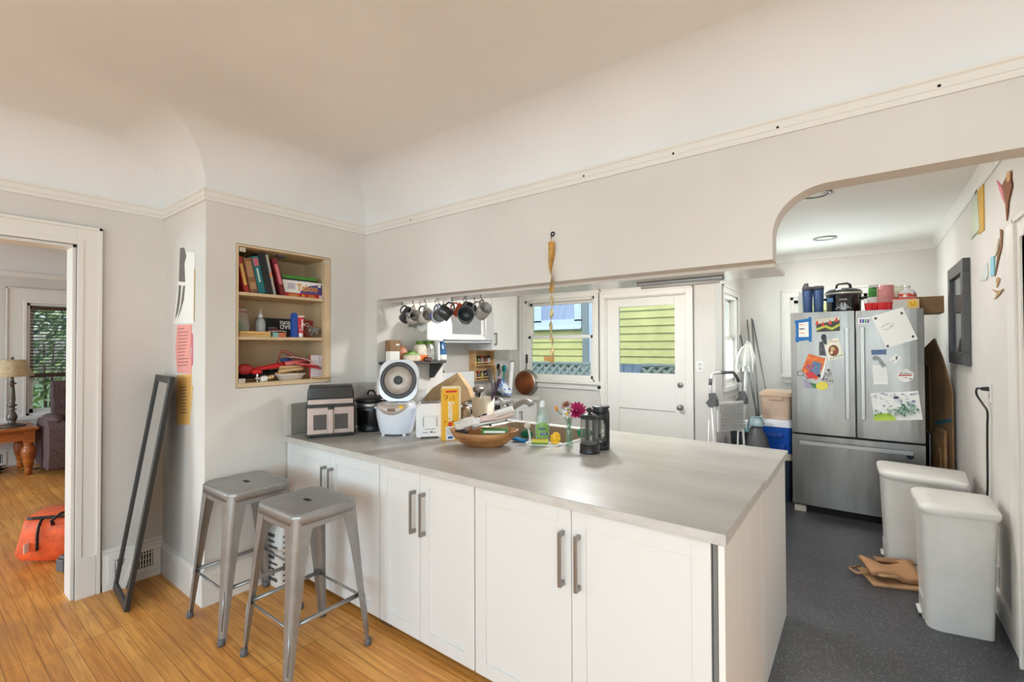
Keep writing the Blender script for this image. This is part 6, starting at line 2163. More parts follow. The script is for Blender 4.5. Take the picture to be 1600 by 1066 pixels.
ex += [(stroke([(1257 + k * 2.2, 575 + k), (1262 + k * 2.2, 570)], 1.6), 1 if k % 2 else 3) for k in range(5)]
sheet('child_painting', 'orange and blue child painting on the left refrigerator door', 'drawing', [(1263.5, 553), (1292.5, 561), (1276, 595), (1252, 580)], 1, FP, [mat('paint_orange', (226, 130, 66), .7, c2=(206, 96, 56), scale=30), mat('paint_blue', (70, 104, 150), .7, c2=(120, 140, 160), scale=50), PAPER, RED, INK], ex, th=.0025)
mb = MB()
pts = [PX(1, FP - .004, 1250.5 + 5.2 * math.cos(2 * PI * k / 18), 583.5 + 4 * math.sin(2 * PI * k / 18)) for k in range(18)]
mb.tube(pts, .0026, 6, closed=True)
mb.tube([PX(1, FP - .004, 1255, 586), PX(1, FP - .004, 1262, 593)], .002, 6)
solo('key_ring', 'thin ring magnet below the left edge of the painting', 'magnet', mb, mat('ring_green', (90, 110, 100), .4))
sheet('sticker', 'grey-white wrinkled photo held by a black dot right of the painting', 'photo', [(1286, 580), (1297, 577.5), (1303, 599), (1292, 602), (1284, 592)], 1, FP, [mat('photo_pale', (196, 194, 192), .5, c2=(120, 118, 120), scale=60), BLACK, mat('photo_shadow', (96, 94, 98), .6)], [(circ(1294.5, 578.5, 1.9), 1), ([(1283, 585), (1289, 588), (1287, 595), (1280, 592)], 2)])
mb = MB()
flat(mb, circ(1284.5, 603, 9.5, 6.5, 20), 1, FP, .002, .02, 0)
flat(mb, [(1265, 598), (1276, 600), (1281, 606), (1272, 607)], 1, FP, .002, .012, 1)
flat(mb, [(1255, 592), (1267, 597), (1270, 606), (1258, 607)], 1, FP, .0005, .002, 2)
solo('fruit_magnet', 'yellow fruit-shaped magnet with green leaves under the painting', 'magnet', mb, [mat('fruit_yellow', (220, 204, 70), .4), mat('fruit_leaf', (60, 120, 70), .5), mat('lilac_card', (160, 150, 172), .6)], bevel=.001)
ex = [([(1343 + 4 * k, 499), (1346 + 4 * k, 498.7), (1346 + 4 * k, 505), (1343 + 4 * k, 505)], 1 + k % 3) for k in range(4)]
sheet('name_magnet', 'small purple and green lettered magnet at the top of the right door', 'magnet', [(1340.5, 497), (1359.5, 496), (1359.5, 506.5), (1340.5, 507.5)], 1, FP, [PAPER, mat('mag_purple', (110, 70, 150), .5), mat('mag_blue', (60, 80, 160), .5), mat('mag_green', (80, 150, 110), .5)], ex, th=.004)
ex = [(circ(x, y, 2.1), 1) for x, y in ((1368.2, 497.7), (1408.8, 489.6), (1426.5, 526), (1387, 541))]
ex += [(stroke([(1377, 513), (1380, 509), (1385, 507), (1390, 505)], .7), 2), (stroke([(1380, 516), (1388, 514), (1394, 510), (1396, 504)], .45), 2), (stroke([(1389, 511), (1392, 509), (1395, 511)], .5), 2)]
sheet('pencil_drawing', 'large tilted white drawing held by four black magnets on the right door', 'drawing', [(1361, 495), (1410.5, 480), (1434, 530), (1384.5, 544)], 1, FP, [PAPER, BLACK, mat('pencil', (120, 120, 122), .7)], ex)
sheet('bumper_magnet', 'dark blue rectangular magnet under the pencil drawing', 'magnet', [(1361, 547), (1385, 546), (1385, 554), (1362, 554.5)], 1, FP, [mat('mag_slate', (96, 110, 130), .5, c2=(60, 90, 150), scale=40)], [], th=.003)
mb = MB()
flat(mb, circ(1368, 559.5, 4.6, 3.8, 18), 1, FP, .002, .01)
flat(mb, [(1370, 558), (1374, 558), (1384, 571), (1378, 574)], 1, FP, .003, .011)
solo('opener_magnet', 'grey bottle-opener magnet holding the small list', 'magnet', mb, mat('pewter_mag', (120, 120, 118), .4, .6), bevel=.001)
sheet('shopping_list', 'small white lined list hanging from the bottle-opener magnet', 'note', [(1362.5, 571), (1385, 570), (1388, 600.5), (1365, 601)], 1, FP, [PAPER, mat('rule_grey', (196, 196, 206), .8)], [([(1365 + k * .3, 576 + k * 4), (1385 + k * .4, 575 + k * 4), (1385 + k * .4, 575.5 + k * 4), (1365 + k * .3, 576.6 + k * 4)], 1) for k in range(6)], th=.001)
sheet('diamond_sticker', 'white diamond-shaped sticker with a small figure on the right door', 'sticker', [(1388.3, 563), (1399.3, 552.3), (1409, 558), (1399, 569)], 1, FP, [PAPER, mat('fig_grey', (110, 110, 110), .7)], [([(1400, 557), (1403, 556), (1402.5, 561), (1400.5, 563), (1399, 561)], 1), (stroke([(1393, 563), (1398, 565)], .8), 1)])
ex = [(stroke([(1406, 583), (1412, 578.5), (1416, 581), (1420, 577.5), (1425, 583)], .8), 1), ([(1404, 585.5), (1425.5, 585.2), (1425.5, 587.6), (1404, 588)], 2), ([(1406, 583.2), (1423, 582.8), (1423, 584), (1406, 584.2)], 1), ([(1421, 591), (1424, 591), (1424, 593.2), (1421, 593.2)], 1), ([(1411, 590), (1419, 590), (1419, 590.8), (1411, 590.8)], 2)]
sheet('oval_sticker', 'white oval sticker with mountain outline and red band on the right door', 'sticker', circ(1414.7, 587, 13, 10.2, 30), 1, FP, [PAPER, mat('mtn_grey', (96, 96, 100), .7), mat('band_red', (180, 96, 88), .7)], ex)
ex = [([(1365, 649), (1374, 646), (1388, 645.5), (1397, 650), (1402, 657.3), (1366.5, 657.8)], 1)]
rnd = random.Random(4)
for k in range(46):
    x, y = rnd.uniform(1363, 1430), rnd.uniform(614, 636)
    ex.append((stroke([(x, y), (x + rnd.uniform(1.5, 5), y - rnd.uniform(-1, 1.5))], .6), 2))
for k in range(70):
    a, r_ = rnd.uniform(0, 6.28), rnd.uniform(0, 1) ** .5
    x, y = 1418 + 17 * r_ * math.cos(a), 636 + 10 * r_ * math.sin(a) + 3
    ex.append((stroke([(x, y), (x + rnd.uniform(-1.2, 1.2), y + rnd.uniform(1.5, 3))], .8), 3))
for k in range(26):
    x, y = rnd.uniform(1366, 1400), rnd.uniform(638, 648)
    ex.append((stroke([(x, y), (x + rnd.uniform(-1, 1), y + 1.8)], .6), 3))
ex.append((circ(1400, 621, 4, 1.5), 4))
sheet('marker_drawing', 'wide white child drawing of green trees and blue sky on the right door', 'drawing', [(1359.5, 614.5), (1434.5, 611), (1442, 656), (1367, 658)], 1, FP, [PAPER, mat('marker_lime', (186, 214, 90), .8), mat('marker_blue', (110, 120, 170), .8), mat('marker_green', (70, 140, 110), .8), mat('marker_navy', (50, 50, 100), .8)], ex)

# ------------------------------------------------------------------ on top of the refrigerator
TZ = 1.7705
def top_x(px_, y_=5.15):
    return PX(1, y_, px_, 480).x


def top_z(py_, px_=1340, y_=5.15):
    return PX(1, y_, px_, py_).z


NAVY = mat('tumbler_blue', (62, 88, 132), .35, .3)
for px_, pz_, lab, lidk in ((1262, 450, 'blue insulated tumbler with a flip straw lid on the refrigerator', 1), (1279, 456, 'blue insulated tumbler with flat lid beside the slow cooker', 0)):
    t = thing('tumbler', lab, 'tumbler', (top_x(px_, 5.06), 5.06, TZ), 0, 'blue tumblers on the refrigerator')
    hh = .245
    MB().lathe([(0, 0), (.034, 0), (.036, .004), (.042, hh - .02), (.0425, hh - .005), (0, hh - .004)], 24).build('cup', NAVY, t)
    lb = MB().lathe([(0, hh - .0038), (.044, hh - .0038), (.045, hh + .015), (.04, hh + .028), (0, hh + .03)], 24)
    if lidk:
        lb.tube([(.0, -.01, hh + .03), (-.002, -.01, hh + .055), (-.018, -.01, hh + .05), (-.03, -.012, hh + .028)], [.011, .012, .01, .006], 8)
    lb.build('lid', GREYP, t)
t = thing('water_bottle', 'pale frosted bottle behind the blue tumblers', 'bottle', (top_x(1254, 5.3), 5.3, TZ))
MB().lathe([(0, 0), (.036, 0), (.038, .006), (.038, .21), (.03, .225), (.03, .25), (0, .252)], 22).build('bottle_body', PLASTF, t)
# crock
t = thing('slow_cooker', 'large oval black slow cooker on top of the refrigerator', 'slow cooker', (top_x(1318, 5.25), 5.25, TZ))
w_ = (top_x(1346, 5.2) - top_x(1289, 5.2)) / 2
MB().lathe([(0, .0), (w_ * .9, .0), (w_ * .95, .02), (w_ * .99, .19), (w_ * .97, .20), (0, .2)], 36, sy=.72).build('pot', BLACKG, t)
MB().open_lathe([(w_ * 1.0, .198), (w_ * 1.06, .205), (w_ * 1.06, .218), (w_ * .99, .216), (w_ * 1.0, .198)], 36).build('rim', mat('rim_steel', (190, 188, 176), .3, .7), t)
for o in t.children:
    if o.name.startswith('rim'):
        o.scale = (1, .72, 1)
MB().lathe([(0, .2165), (w_ * 1.03, .2165), (w_ * 1.0, .23), (w_ * .8, .248), (w_ * .5, .258), (0, .262)], 36, sy=.72).build('lid', mat('smoked_lid', (40, 40, 42), .15, coat=.5), t)
MB().tube([(-.055, 0, .255), (-.048, 0, .29), (-.03, 0, .302), (.03, 0, .302), (.048, 0, .29), (.055, 0, .255)], .008, 8, flat=1.5).build('lid_handle', BLACK, t)
for s in (-1, 1):
    MB().tube([(s * w_ * .96, -.04, .16), (s * (w_ + .035), -.03, .165), (s * (w_ + .035), .03, .165), (s * w_ * .96, .04, .16)], .011, 8, flat=.7).build('side_handle', BLACK, t)
mb = MB()
yf = -w_ * .72
mb.text('crock', .026, frame((.0, yf - .0015 + .0, .15), (1, 0, 0), (0, 0, 1)), 0)
for k in range(3):
    for s in (-1, 1):
        a = .5 + k * .45
        mb.tube([(0, yf + .001 + .0008, .055), (s * .02 * (k + 1) * .6, yf + .0012 + .0012 * k, .06 + .02 * (3 - k)), (s * .026 * (k + 1) * .8, yf + .0045 + .0015 * k, .05 + .012 * (3 - k))], [.002, .005, .002], 6, flat=.6)
mb.build('decor', PAPER, t)
MB().box((-.12, -.108, .13), (-.075, -.095, .165)).build('sticker', mat('tag_blue', (90, 150, 200), .5), t)
# baking cups
RC = mat('red_foil', (206, 22, 32), .35)
PCUP = glass('pink_clear', (248, 214, 212), .3, .08)
def pleated(mb, r0, r1, z0, z1, m=0, n=48):
    vs = []
    for i in range(n):
        a = 2 * PI * i / n
        k = 1 if i % 2 else .94
        vs += [(r0 * k * math.cos(a), r0 * k * math.sin(a), z0), (r1 * k * math.cos(a), r1 * k * math.sin(a), z1)]
    mb.add(vs, [(2 * i, 2 * ((i + 1) % n), 2 * ((i + 1) % n) + 1, 2 * i + 1) for i in range(n)], m)
    mb.add(vs, [tuple(2 * i for i in reversed(range(n))), tuple(2 * i + 1 for i in range(n))], m)
    return mb


t = thing('party_cups', 'red pleated cup with clear domed lid on the refrigerator', 'cup', (top_x(1364), 5.15, TZ))
pleated(MB(), .048, .062, 0, .10).build('cup', RC, t)
MB().lathe([(.063, .1005), (.064, .112), (.05, .14), (.03, .15), (0, .151)], 22).build('lid', PLAST, t)
t = thing('party_cups', 'tall stack of clear pink cups in a red pleated cup on the refrigerator', 'cup', (top_x(1384, 5.10), 5.10, TZ))
pleated(MB(), .052, .064, 0, .095).build('cup', RC, t)
st = MB()
for k in range(14):
    z_ = .096 + k * .0105
    st.open_lathe([(.055, z_), (.0605, z_ + .0015), (.0605, z_ + .005), (.056, z_ + .0095)], 26)
st.build('stacked_rims', PCUP, t)
MB().lathe([(0, .0955), (.053, .0955), (.055, .245), (0, .246)], 26).build('stack_core', glass('pink_core', (240, 190, 190), .55, .1), t)
bag('green_bag', 'leafy green bag behind the pink cups', 'bag', (top_x(1366, 5.30), 5.30, TZ), .10, .08, .275, [PLASTF, mat('herb_green', (50, 120, 40), .6, var=.4, scale=30)], 0, .5, 15, ((.55, .95, 1),))
bag('green_bag', 'pale bag with lime green bottom right of the pink cups', 'bag', (top_x(1402, 5.26), 5.26, TZ), .11, .08, .25, [LGREEN, mat('pale_film', (214, 222, 200), .3)], 0, .3, 16, ((.6, 1.1, 1),))
t = thing('snack_box', 'grey and red carton with a yellow face print on the refrigerator', 'box', ((top_x(1396, 5.06) + top_x(1430, 5.06)) / 2, 5.06, TZ))
w_ = (top_x(1432, 5.06) - top_x(1394, 5.06)) / 2
c = MB().box((-w_, 0, 0), (w_, .12, .115), 0).box((-w_, 0, .1152), (w_, .12, .128), 1).build('carton', [mat('carton_grey', (206, 202, 192), .6), mat('carton_red', (214, 66, 50), .5)], t, bevel=.001)
mb = MB()
mb.box((.02, -.0008, .01), (.095, -.0002, .115), 0).cyl((.055, -.0008, .075), (.055, -.0015, .075), .03, n=18, m=1).box((.025, -.0014, .012), (.09, -.0008, .035), 2)
for s in (-1, 1):
    mb.cyl((.055 + s * .011, -.0015, .083), (.055 + s * .011, -.002, .083), .004, n=8, m=3)
mb.tube([(.04, -.0018, .068), (.055, -.0018, .06), (.07, -.0018, .068)], .0015, 6, m=3)
mb.build('print', [mat('card_peach', (222, 190, 150), .6), YELLOW, mat('print_brick', (190, 80, 60), .6), INK], c)
t = thing('syrup_bottle', 'squat clear jar with red and white label on the snack carton', 'jar', (top_x(1418, 5.12), 5.12, TZ + .1285))
MB().lathe([(0, 0), (.055, 0), (.06, .006), (.06, .03), (.055, .05), (.035, .065), (.018, .075), (.018, .09), (0, .091)], 26).build('jar_body', PLASTF, t)
MB().open_lathe([(.0603, .008), (.0607, .018), (.0607, .028), (.0603, .034)], 26).build('label', mat('label_red', (200, 60, 50), .5, c2=(236, 230, 220), scale=40, ramp=(.45, .5)), t)
MB().lathe([(0, .0915), (.02, .0915), (.02, .105), (0, .106)], 18).build('lid', mat('lid_pearl', (214, 212, 206), .3), t)
xa, xb = top_x(1427, 5.30), top_x(1473, 5.30)
solo('cardboard_box', 'brown cardboard box overhanging the right edge of the refrigerator', 'box', MB().box((xa, 5.21, TZ), (min(xb, .592), 5.50, TZ + .14)).box((xa - .001, 5.209, TZ + .068), (min(xb, .592) + .0, 5.2095, TZ + .0705), 1), [CARDB, mat('box_shade', (128, 98, 68), .9)], bevel=.002)

# ------------------------------------------------------------------ cardboard between refrigerator and wall
CA, CB = V((.418, 5.60, 0)), V((.588, 5.13, 0))
CN = V((-(CB - CA).y, (CB - CA).x, 0)).normalized()
if CN.y > 0:
    CN = -CN


def slab(lab, outline, off, th, m_, lean=0):
    """upright sheet on the line from the refrigerator side to the wall; outline in (share of the line, height)"""
    mb = MB()
    f = lambda p, o_: CA + (CB - CA) * p[0] + CN * (o_ + lean * (1.6 - p[1])) + V((0, 0, p[1]))
    n = len(outline)
    mb.add([f(p, off) for p in outline] + [f(p, off + th) for p in outline], [tuple(reversed(range(n))), tuple(range(n, 2 * n))] + [(i, (i + 1) % n, n + (i + 1) % n, n + i) for i in range(n)])
    return solo('cardboard_sheet', lab, 'cardboard', mb, m_)


slab('tall flattened cardboard box with a peaked top beside the refrigerator', [(-.02, .001), (-.02, 1.42), (.50, 1.56), (.72, 1.40), (.98, 1.12), (.98, .001)], .0, .012, CARDB)
slab('darker folded carton in front of the peaked one, next to the refrigerator', [(.12, .001), (.12, 1.30), (.30, 1.36), (.42, 1.30), (.46, .001)], .02, .012, mat('card_brown', (112, 86, 60), .9))
slab('short brown flattened boxes under the teal tape', [(.56, .001), (.56, .74), (.74, .82), (.93, .80), (.93, .001)], .035, .018, KRAFT)
slab('thin pale carton standing in front of the short brown boxes', [(.70, .001), (.70, .58), (.84, .66), (.88, .60), (.88, .001)], .06, .01, mat('card_light', (176, 128, 86), .85))
mb = MB()
f = lambda u, z_, o_: CA + (CB - CA) * u + CN * o_ + V((0, 0, z_))
mb.add([f(.50, .82, .0125), f(.97, .88, .0125), f(.97, .91, .0125), f(.50, .85, .0125), f(.50, .82, .0145), f(.97, .88, .0145), f(.97, .91, .0145), f(.50, .85, .0145)], [(3, 2, 1, 0), (4, 5, 6, 7), (0, 1, 5, 4), (1, 2, 6, 5), (2, 3, 7, 6), (3, 0, 4, 7)])
solo('tape_strip', 'teal tape strip across the standing cardboard', 'tape', mb, mat('tape_teal', (70, 120, 140), .6))
solo('metal_rack', 'thin grey board standing between cardboard and refrigerator', 'board', MB().box((.425, 5.02, 0), (.432, 5.30, .78)), mat('board_slate', (110, 112, 116), .5), bevel=.001)

# ------------------------------------------------------------------ nook: cooler, bins, ladder, mops
t = thing('storage_tote', 'dark lidded tote under the blue cooler beside the refrigerator', 'bin', (-.70, 5.42, 0))
MB().loft([ring(rrect(.30, .52, .04), .0, .92), ring(rrect(.30, .52, .04), .40, 1)]).build('tub', mat('tote_navy', (34, 44, 62), .5), t)
MB().loft([ring(rrect(.325, .545, .04), .4005), ring(rrect(.325, .545, .04), .43), ring(rrect(.30, .52, .04), .455)]).build('lid', mat('tote_tan', (178, 168, 150), .5), t)
t = thing('cooler', 'blue picnic cooler with a white lid beside the refrigerator', 'cooler', (-.70, 5.42, .4555))
MB().loft([ring(rrect(.31, .50, .035), .0, .90), ring(rrect(.31, .50, .035), .02, .93), ring(rrect(.31, .50, .035), .255, 1)]).build('tub', mat('cooler_blue', (20, 82, 178), .35), t)
MB().loft([ring(rrect(.325, .515, .04), .2555), ring(rrect(.325, .515, .04), .30), ring(rrect(.30, .49, .04), .322)]).build('lid', mat('cooler_white', (222, 224, 230), .35), t)
MB().box((-.08, -.262, .16), (.08, -.250, .20)).box((-.09, -.262, .04), (-.06, -.235, .09)).box((.06, -.262, .04), (.09, -.235, .09)).build('grip', mat('cooler_blue2', (16, 70, 160), .4), t, bevel=.004)
t = thing('storage_bin', 'translucent tan storage bin on top of the blue cooler', 'bin', (-.685, 5.42, .778))
MB().loft([ring(rrect(.27, .42, .03), .0, .9), ring(rrect(.27, .42, .03), .225, 1)]).build('tub', mat('bin_tan', (206, 178, 156), .4, var=.08, scale=8), t)
MB().loft([ring(rrect(.29, .44, .03), .2255), ring(rrect(.29, .44, .03), .25), ring(rrect(.27, .42, .03), .265)]).build('lid', mat('bin_lid', (196, 166, 140), .45), t)
MB().box((-.06, -.225, .19), (.06, -.20, .22)).build('latch', mat('bin_lid', (196, 166, 140), .45), t, bevel=.004)

# step ladder: folded, standing along the nook entrance
LA, LB_ = V((-1.085, 4.62, 0)), V((-.895, 4.965, 0))
t = thing('step_ladder', 'white folding step ladder with grey joints behind the worktop', 'ladder', LA, face(LA, LB_))
LWd = (LB_ - LA).length
ALU = mat('ladder_white', (226, 226, 226), .35, .2)
for x in (0, LWd):
    MB().tube([(x, -.0, 0), (x, .07, .98)], .016, 8, flat=.7).build('side_rail', ALU, t)
    MB().tube([(x, .13, 0), (x, .10, .80)], .012, 8, flat=.7).build('rear_leg', ALU, t)
loop = [(0, .07, .98), (.0, .08, 1.15), (.03, .085, 1.235), (.10, .085, 1.245), (LWd - .10, .085, 1.245), (LWd - .04, .085, 1.21), (LWd, .08, 1.12), (LWd, .07, .98)]
hp = MB().tube(loop, .014, 10).build('handrail', ALU, t)
MB().tube([(LWd * .35, .085, 1.246), (LWd - .09, .085, 1.245), (LWd - .035, .085, 1.20), (LWd - .012, .083, 1.15)], .0165, 10).tube([(.006, .082, 1.19), (.0, .08, 1.13)], .0165, 10).build('grip', GREYP, hp)
for x in (0, LWd):
    MB().prism([(-.05, .94), (.03, .92), (.07, .96), (.03, 1.0), (.035, 1.05), (-.01, 1.06), (-.045, 1.0)], x - .02, x + .02, 0, Matrix(((0, 0, 1, 0), (1, 0, 0, .05), (0, 1, 0, 0), (0, 0, 0, 1)))).build('joint', GREYP, t, bevel=.004)
pl = MB().box((.025, .015, .69), (LWd - .025, .035, .97))
plo = pl.build('platform', ALU, t, bevel=.004)
mb = MB()
for k in range(11):
    z_ = .715 + k * .0225
    mb.box((.045, .006, z_), (LWd - .045, .0148, z_ + .012))
mb.build('treads', mat('tread_grey', (176, 172, 168), .6), plo)
for z_ in (.52, .26):
    MB().box((.016, -.06, z_ - .02), (LWd - .016, .05, z_ + .02)).build('step', ALU, t, bevel=.005)

# mops and poles leaning into the nook corner
def pole(lab, name, px_top, px_bot, y_top, y_bot, m_, r=.009, head=None):
    A, B = PX(1, y_top, *px_top), PX(1, y_bot, *px_bot)
    d = (B - A)
    B0 = A + d * ((A.z - .02) / (A.z - B.z)) if B.z > .02 else B
    t = thing(name, lab, 'mop', (B0.x, B0.y, 0), 0, 'poles in the nook corner')
    o_ = V((B0.x, B0.y, 0))
    MB().tube([A - o_, B0 - o_], r, 8).build('pole', m_, t)
    if head:
        head(t, A - o_, B0 - o_)
    return t


PGREY = mat('pole_grey', (120, 120, 120), .4, .5)
PWHITE = mat('pole_white', (206, 206, 204), .4)
def brush_head(t, a, b):
    MB().cbox((b.x, b.y, .03), (.05, .22, .05)).build('head', BLACK, t, bevel=.006)


pole('grey broom pole leaning highest in the nook corner', 'broom', (1174.5, 498), (1186, 650), 6.18, 5.95, PGREY, head=brush_head)
pole('thin pole leaning left of the grey broom pole', 'broom', (1167.5, 500), (1181, 645), 6.20, 5.85, PGREY, .007)
pole('pole leaning diagonally right behind the tan bin', 'broom', (1176, 500), (1196, 608), 6.20, 6.02, PGREY, .008)
pole('pole crossing in front of the white mop cloth', 'broom', (1157, 524), (1183, 648), 6.12, 5.97, PGREY, .009)
t = pole('white-handled mop with its cloth hanging high by the side window', 'mop', (1168, 533), (1163, 640), 5.85, 5.70, PWHITE, .016)
q = PX(1, 5.82, 1163, 556)
o_ = V(t.location)
mb = MB()
rr = random.Random(12)
c0 = PX(1, 5.80, 1169, 536) - o_
for k in range(26):
    a, b = rr.uniform(-.10, .07), rr.uniform(-.05, .05)
    L_ = rr.uniform(.22, .34)
    mb.tube([c0 + V((rr.uniform(-.015, .015), rr.uniform(-.015, .015), .0)), c0 + V((a * .6, b * .6, -.06)), c0 + V((a, b, -.16)), c0 + V((a * 1.1, b, -L_))], [.008, .014, .018, .014], 6)
mb.build('mop_strings', mat('mop_cotton', (232, 230, 224), .95), t)
# grey trash bag and bucket with bottles
t = thing('garbage_bag', 'dark grey bag slumped between the ladder and the cooler', 'bag', (-.785, 5.03, 0))
mb = MB()
secs = []
for z_, k in ((.0, .85), (.05, 1), (.3, 1.06), (.5, 1.0), (.62, .82), (.69, .55), (.72, .4)):
    rr_ = []
    for i in range(20):
        a = 2 * PI * i / 20
        g = 1 + .05 * math.sin(7 * a + z_ * 9)
        rr_.append((.105 * k * g * math.cos(a) - z_ * .06, .105 * k * g * math.sin(a), z_))
    secs.append(rr_)
mb.loft(secs).build('bag_body', mat('bag_charcoal', (84, 84, 86), .5, bump=.5, bscale=40), t)
t = thing('bucket', 'grey bucket of cleaning bottles in the nook corner', 'bucket', (-1.03, 5.44, 0))
MB().open_lathe([(0, .002), (.09, .002), (.115, .60), (.12, .60), (.12, .612), (.108, .608), (.085, .02), (0, .02)], 28).build('pail', mat('pail_grey', (110, 116, 122), .5), t)
for k, (c_, nm) in enumerate((((120, 190, 190), 'aqua'), ((226, 214, 110), 'yellow'), ((230, 230, 232), 'white'))):
    a = 2.1 * k + .3
    j = thing('spray_bottle', '%s cleaner bottle poking out of the grey bucket' % nm, 'bottle', (-1.03 + .045 * math.cos(a), 5.44 + .045 * math.sin(a), .44), 0, 'bottles in the bucket')
    MB().lathe([(0, 0), (.034, 0), (.036, .01), (.036, .15), (.014, .20), (.014, .23), (0, .23)], 16).build('bottle_body', mat('cleaner_' + nm, c_, .3), j)
    MB().box((-.015, -.04, .2305), (.015, .02, .275)).tube([(0, -.03, .23), (0, -.045, .19)], .006, 6).build('trigger', WHITEP, j, bevel=.004)
bag('plastic_bag', 'crumpled pale blue plastic bag on top of the dark grey bag', 'bag', (-.83, 5.03, .724), .13, .12, .09, [mat('bag_aqua', (176, 190, 194), .35, c2=(120, 150, 160), scale=20)], 0, .5, 22, (), .15)

# ------------------------------------------------------------------ trash cans
BINW = mat('bin_white', (216, 213, 208), .42, var=.03, scale=5)


def trash_can(lab, corners, H, lid_over, seed):
    """corners: near-left, near-right, far-right, far-left on the floor; pedal on the left side"""
    nl, nr, fr_, fl = [V((c[0], c[1], 0)) for c in corners]
    o_ = nl
    t = thing('trash_can', lab, 'trash can', o_, 0, 'white step trash cans')
    pts = [nl, nr, fr_, fl]
    def rounded(k, z_, grow, rl=.075, rr_=.03):
        cen = (nl + nr + fr_ + fl) / 4
        out = []
        P_ = [cen + (p - cen) * k for p in pts]
        for i in range(4):
            p, a, b = P_[i], P_[i - 1], P_[(i + 1) % 4]
            da, db = (a - p).normalized(), (b - p).normalized()
            r_ = rl if i in (0, 3) else rr_
            p1, p2 = p + da * r_, p + db * r_
            for q in range(7):
                u = q / 6
                c = p1 * (1 - u) ** 2 + p * 2 * u * (1 - u) + p2 * u * u
                c = c + (c - cen).normalized() * grow - o_
                out.append((c.x, c.y, z_))
        return out
    body = MB().loft([rounded(.95, .0, 0), rounded(.955, .03, 0), rounded(1.06, H - .045, 0)]).build('body', BINW, t, bevel=.003)
    hz = H - .0445
    lift = .0
    rg = [rounded(1.06, hz, lid_over * .6), rounded(1.06, hz + .012, lid_over), rounded(1.06, hz + .034, lid_over), rounded(1.06, hz + .042, lid_over - .010), rounded(.7, hz + .047, 0)]
    MB().loft(rg).build('lid', BINW, t)
    # pedal recess on the side that faces the room
    m = (nl + fl) / 2 - o_
    nrm = V((-(fl - nl).y, (fl - nl).x, 0)).normalized()
    Mx = frame(m + nrm * -.004, (fl - nl), (0, 0, 1))
    s = 1 if (Mx.to_3x3() @ V((0, 0, 1))).dot(nrm) > 0 else -1
    MB().box((-.075, .0, -.004), (.075, .11, .004), 0, Mx).build('pedal_recess', mat('bin_recess', (188, 184, 178), .5), t)
    MB().box((-.05, .012, s * .002), (.05, .026, s * .02), 0, Mx).build('pedal', BINW, t, bevel=.004)
    return t


trash_can('nearer white step trash can with a scuffed lid by the doorway', [(.255, 3.285), (.53, 3.345), (.545, 3.70), (.24, 3.68)], .655, .018, 1)
trash_can('white step trash can farther back, beside the paper bags', [(.115, 4.085), (.50, 4.02), (.53, 4.40), (.10, 4.46)], .64, .018, 2)

# paper bags on the floor
t = thing('paper_bag', 'flattened brown paper bags with handles on the dark floor', 'bag', (.10, 3.86, 0), .35)
t.scale = (.92, .92, 1)
MB().box((-.13, -.17, .001), (.20, .10, .014)).build('lower_bag', KRAFT, t, bevel=.003)
mb = MB().grid(lambda u, v: ((u - .5) * .30 + .03, (v - .5) * .20 - .01, .05 + .018 * math.sin(6 * u + 2 * v) + .02 * v), 10, 8)
mb.build('upper_bag', mat('kraft_warm', (172, 128, 90), .8), t, solid=.028)
MB().tube([(-.10, -.04, .03), (-.18, -.03, .02), (-.20, .04, .02), (-.12, .07, .03)], .009, 6, flat=.4).tube([(-.11, -.08, .05), (-.06, -.13, .06), (.04, -.12, .06)], .012, 6, flat=.4).build('handles', KRAFT, t)
MB().box((-.02, .06, .075), (.22, .13, .085)).build('folded_edge', mat('kraft_dark', (140, 104, 72), .8), t, bevel=.002)

# ------------------------------------------------------------------ right kitchen wall
XW = RX
# picture frame
A, B = (4.44, 5.14), (1.36, 2.105)
t = thing('picture_frame', 'dark grey framed picture on the right kitchen wall', 'picture', (XW, A[0], B[0]))
FW, FH, fb = A[1] - A[0], B[1] - B[0], .09
FRM = mat('frame_charcoal', (70, 70, 72), .4)
mb = MB()
for b in ((0, 0, FW, fb), (0, FH - fb, FW, FH), (0, fb, fb, FH - fb), (FW - fb, fb, FW, FH - fb)):
    mb.box((-.04, b[0], b[1]), (-.001, b[2], b[3]))
mb.build('frame', FRM, t, bevel=.003)
MB().box((-.015, fb, fb), (-.005, FW - fb, FH - fb)).build('print', mat('print_grey_art', (126, 124, 126), .5, c2=(176, 168, 160), scale=4), t)
MB().box((-.022, fb, fb), (-.019, FW - fb, FH - fb)).build('glazing', glass('picture_glass', (230, 234, 238), .04), t)
# decorations
def wall_bits(name, lab, cat, shapes, mats, off=.001, th=.004):
    mb = MB()
    for k, (pts, m_) in enumerate(shapes):
        flat(mb, pts, 0, XW, off + .002 * k, off + th + .002 * k, m_)
    return solo(name, lab, cat, mb, mats)


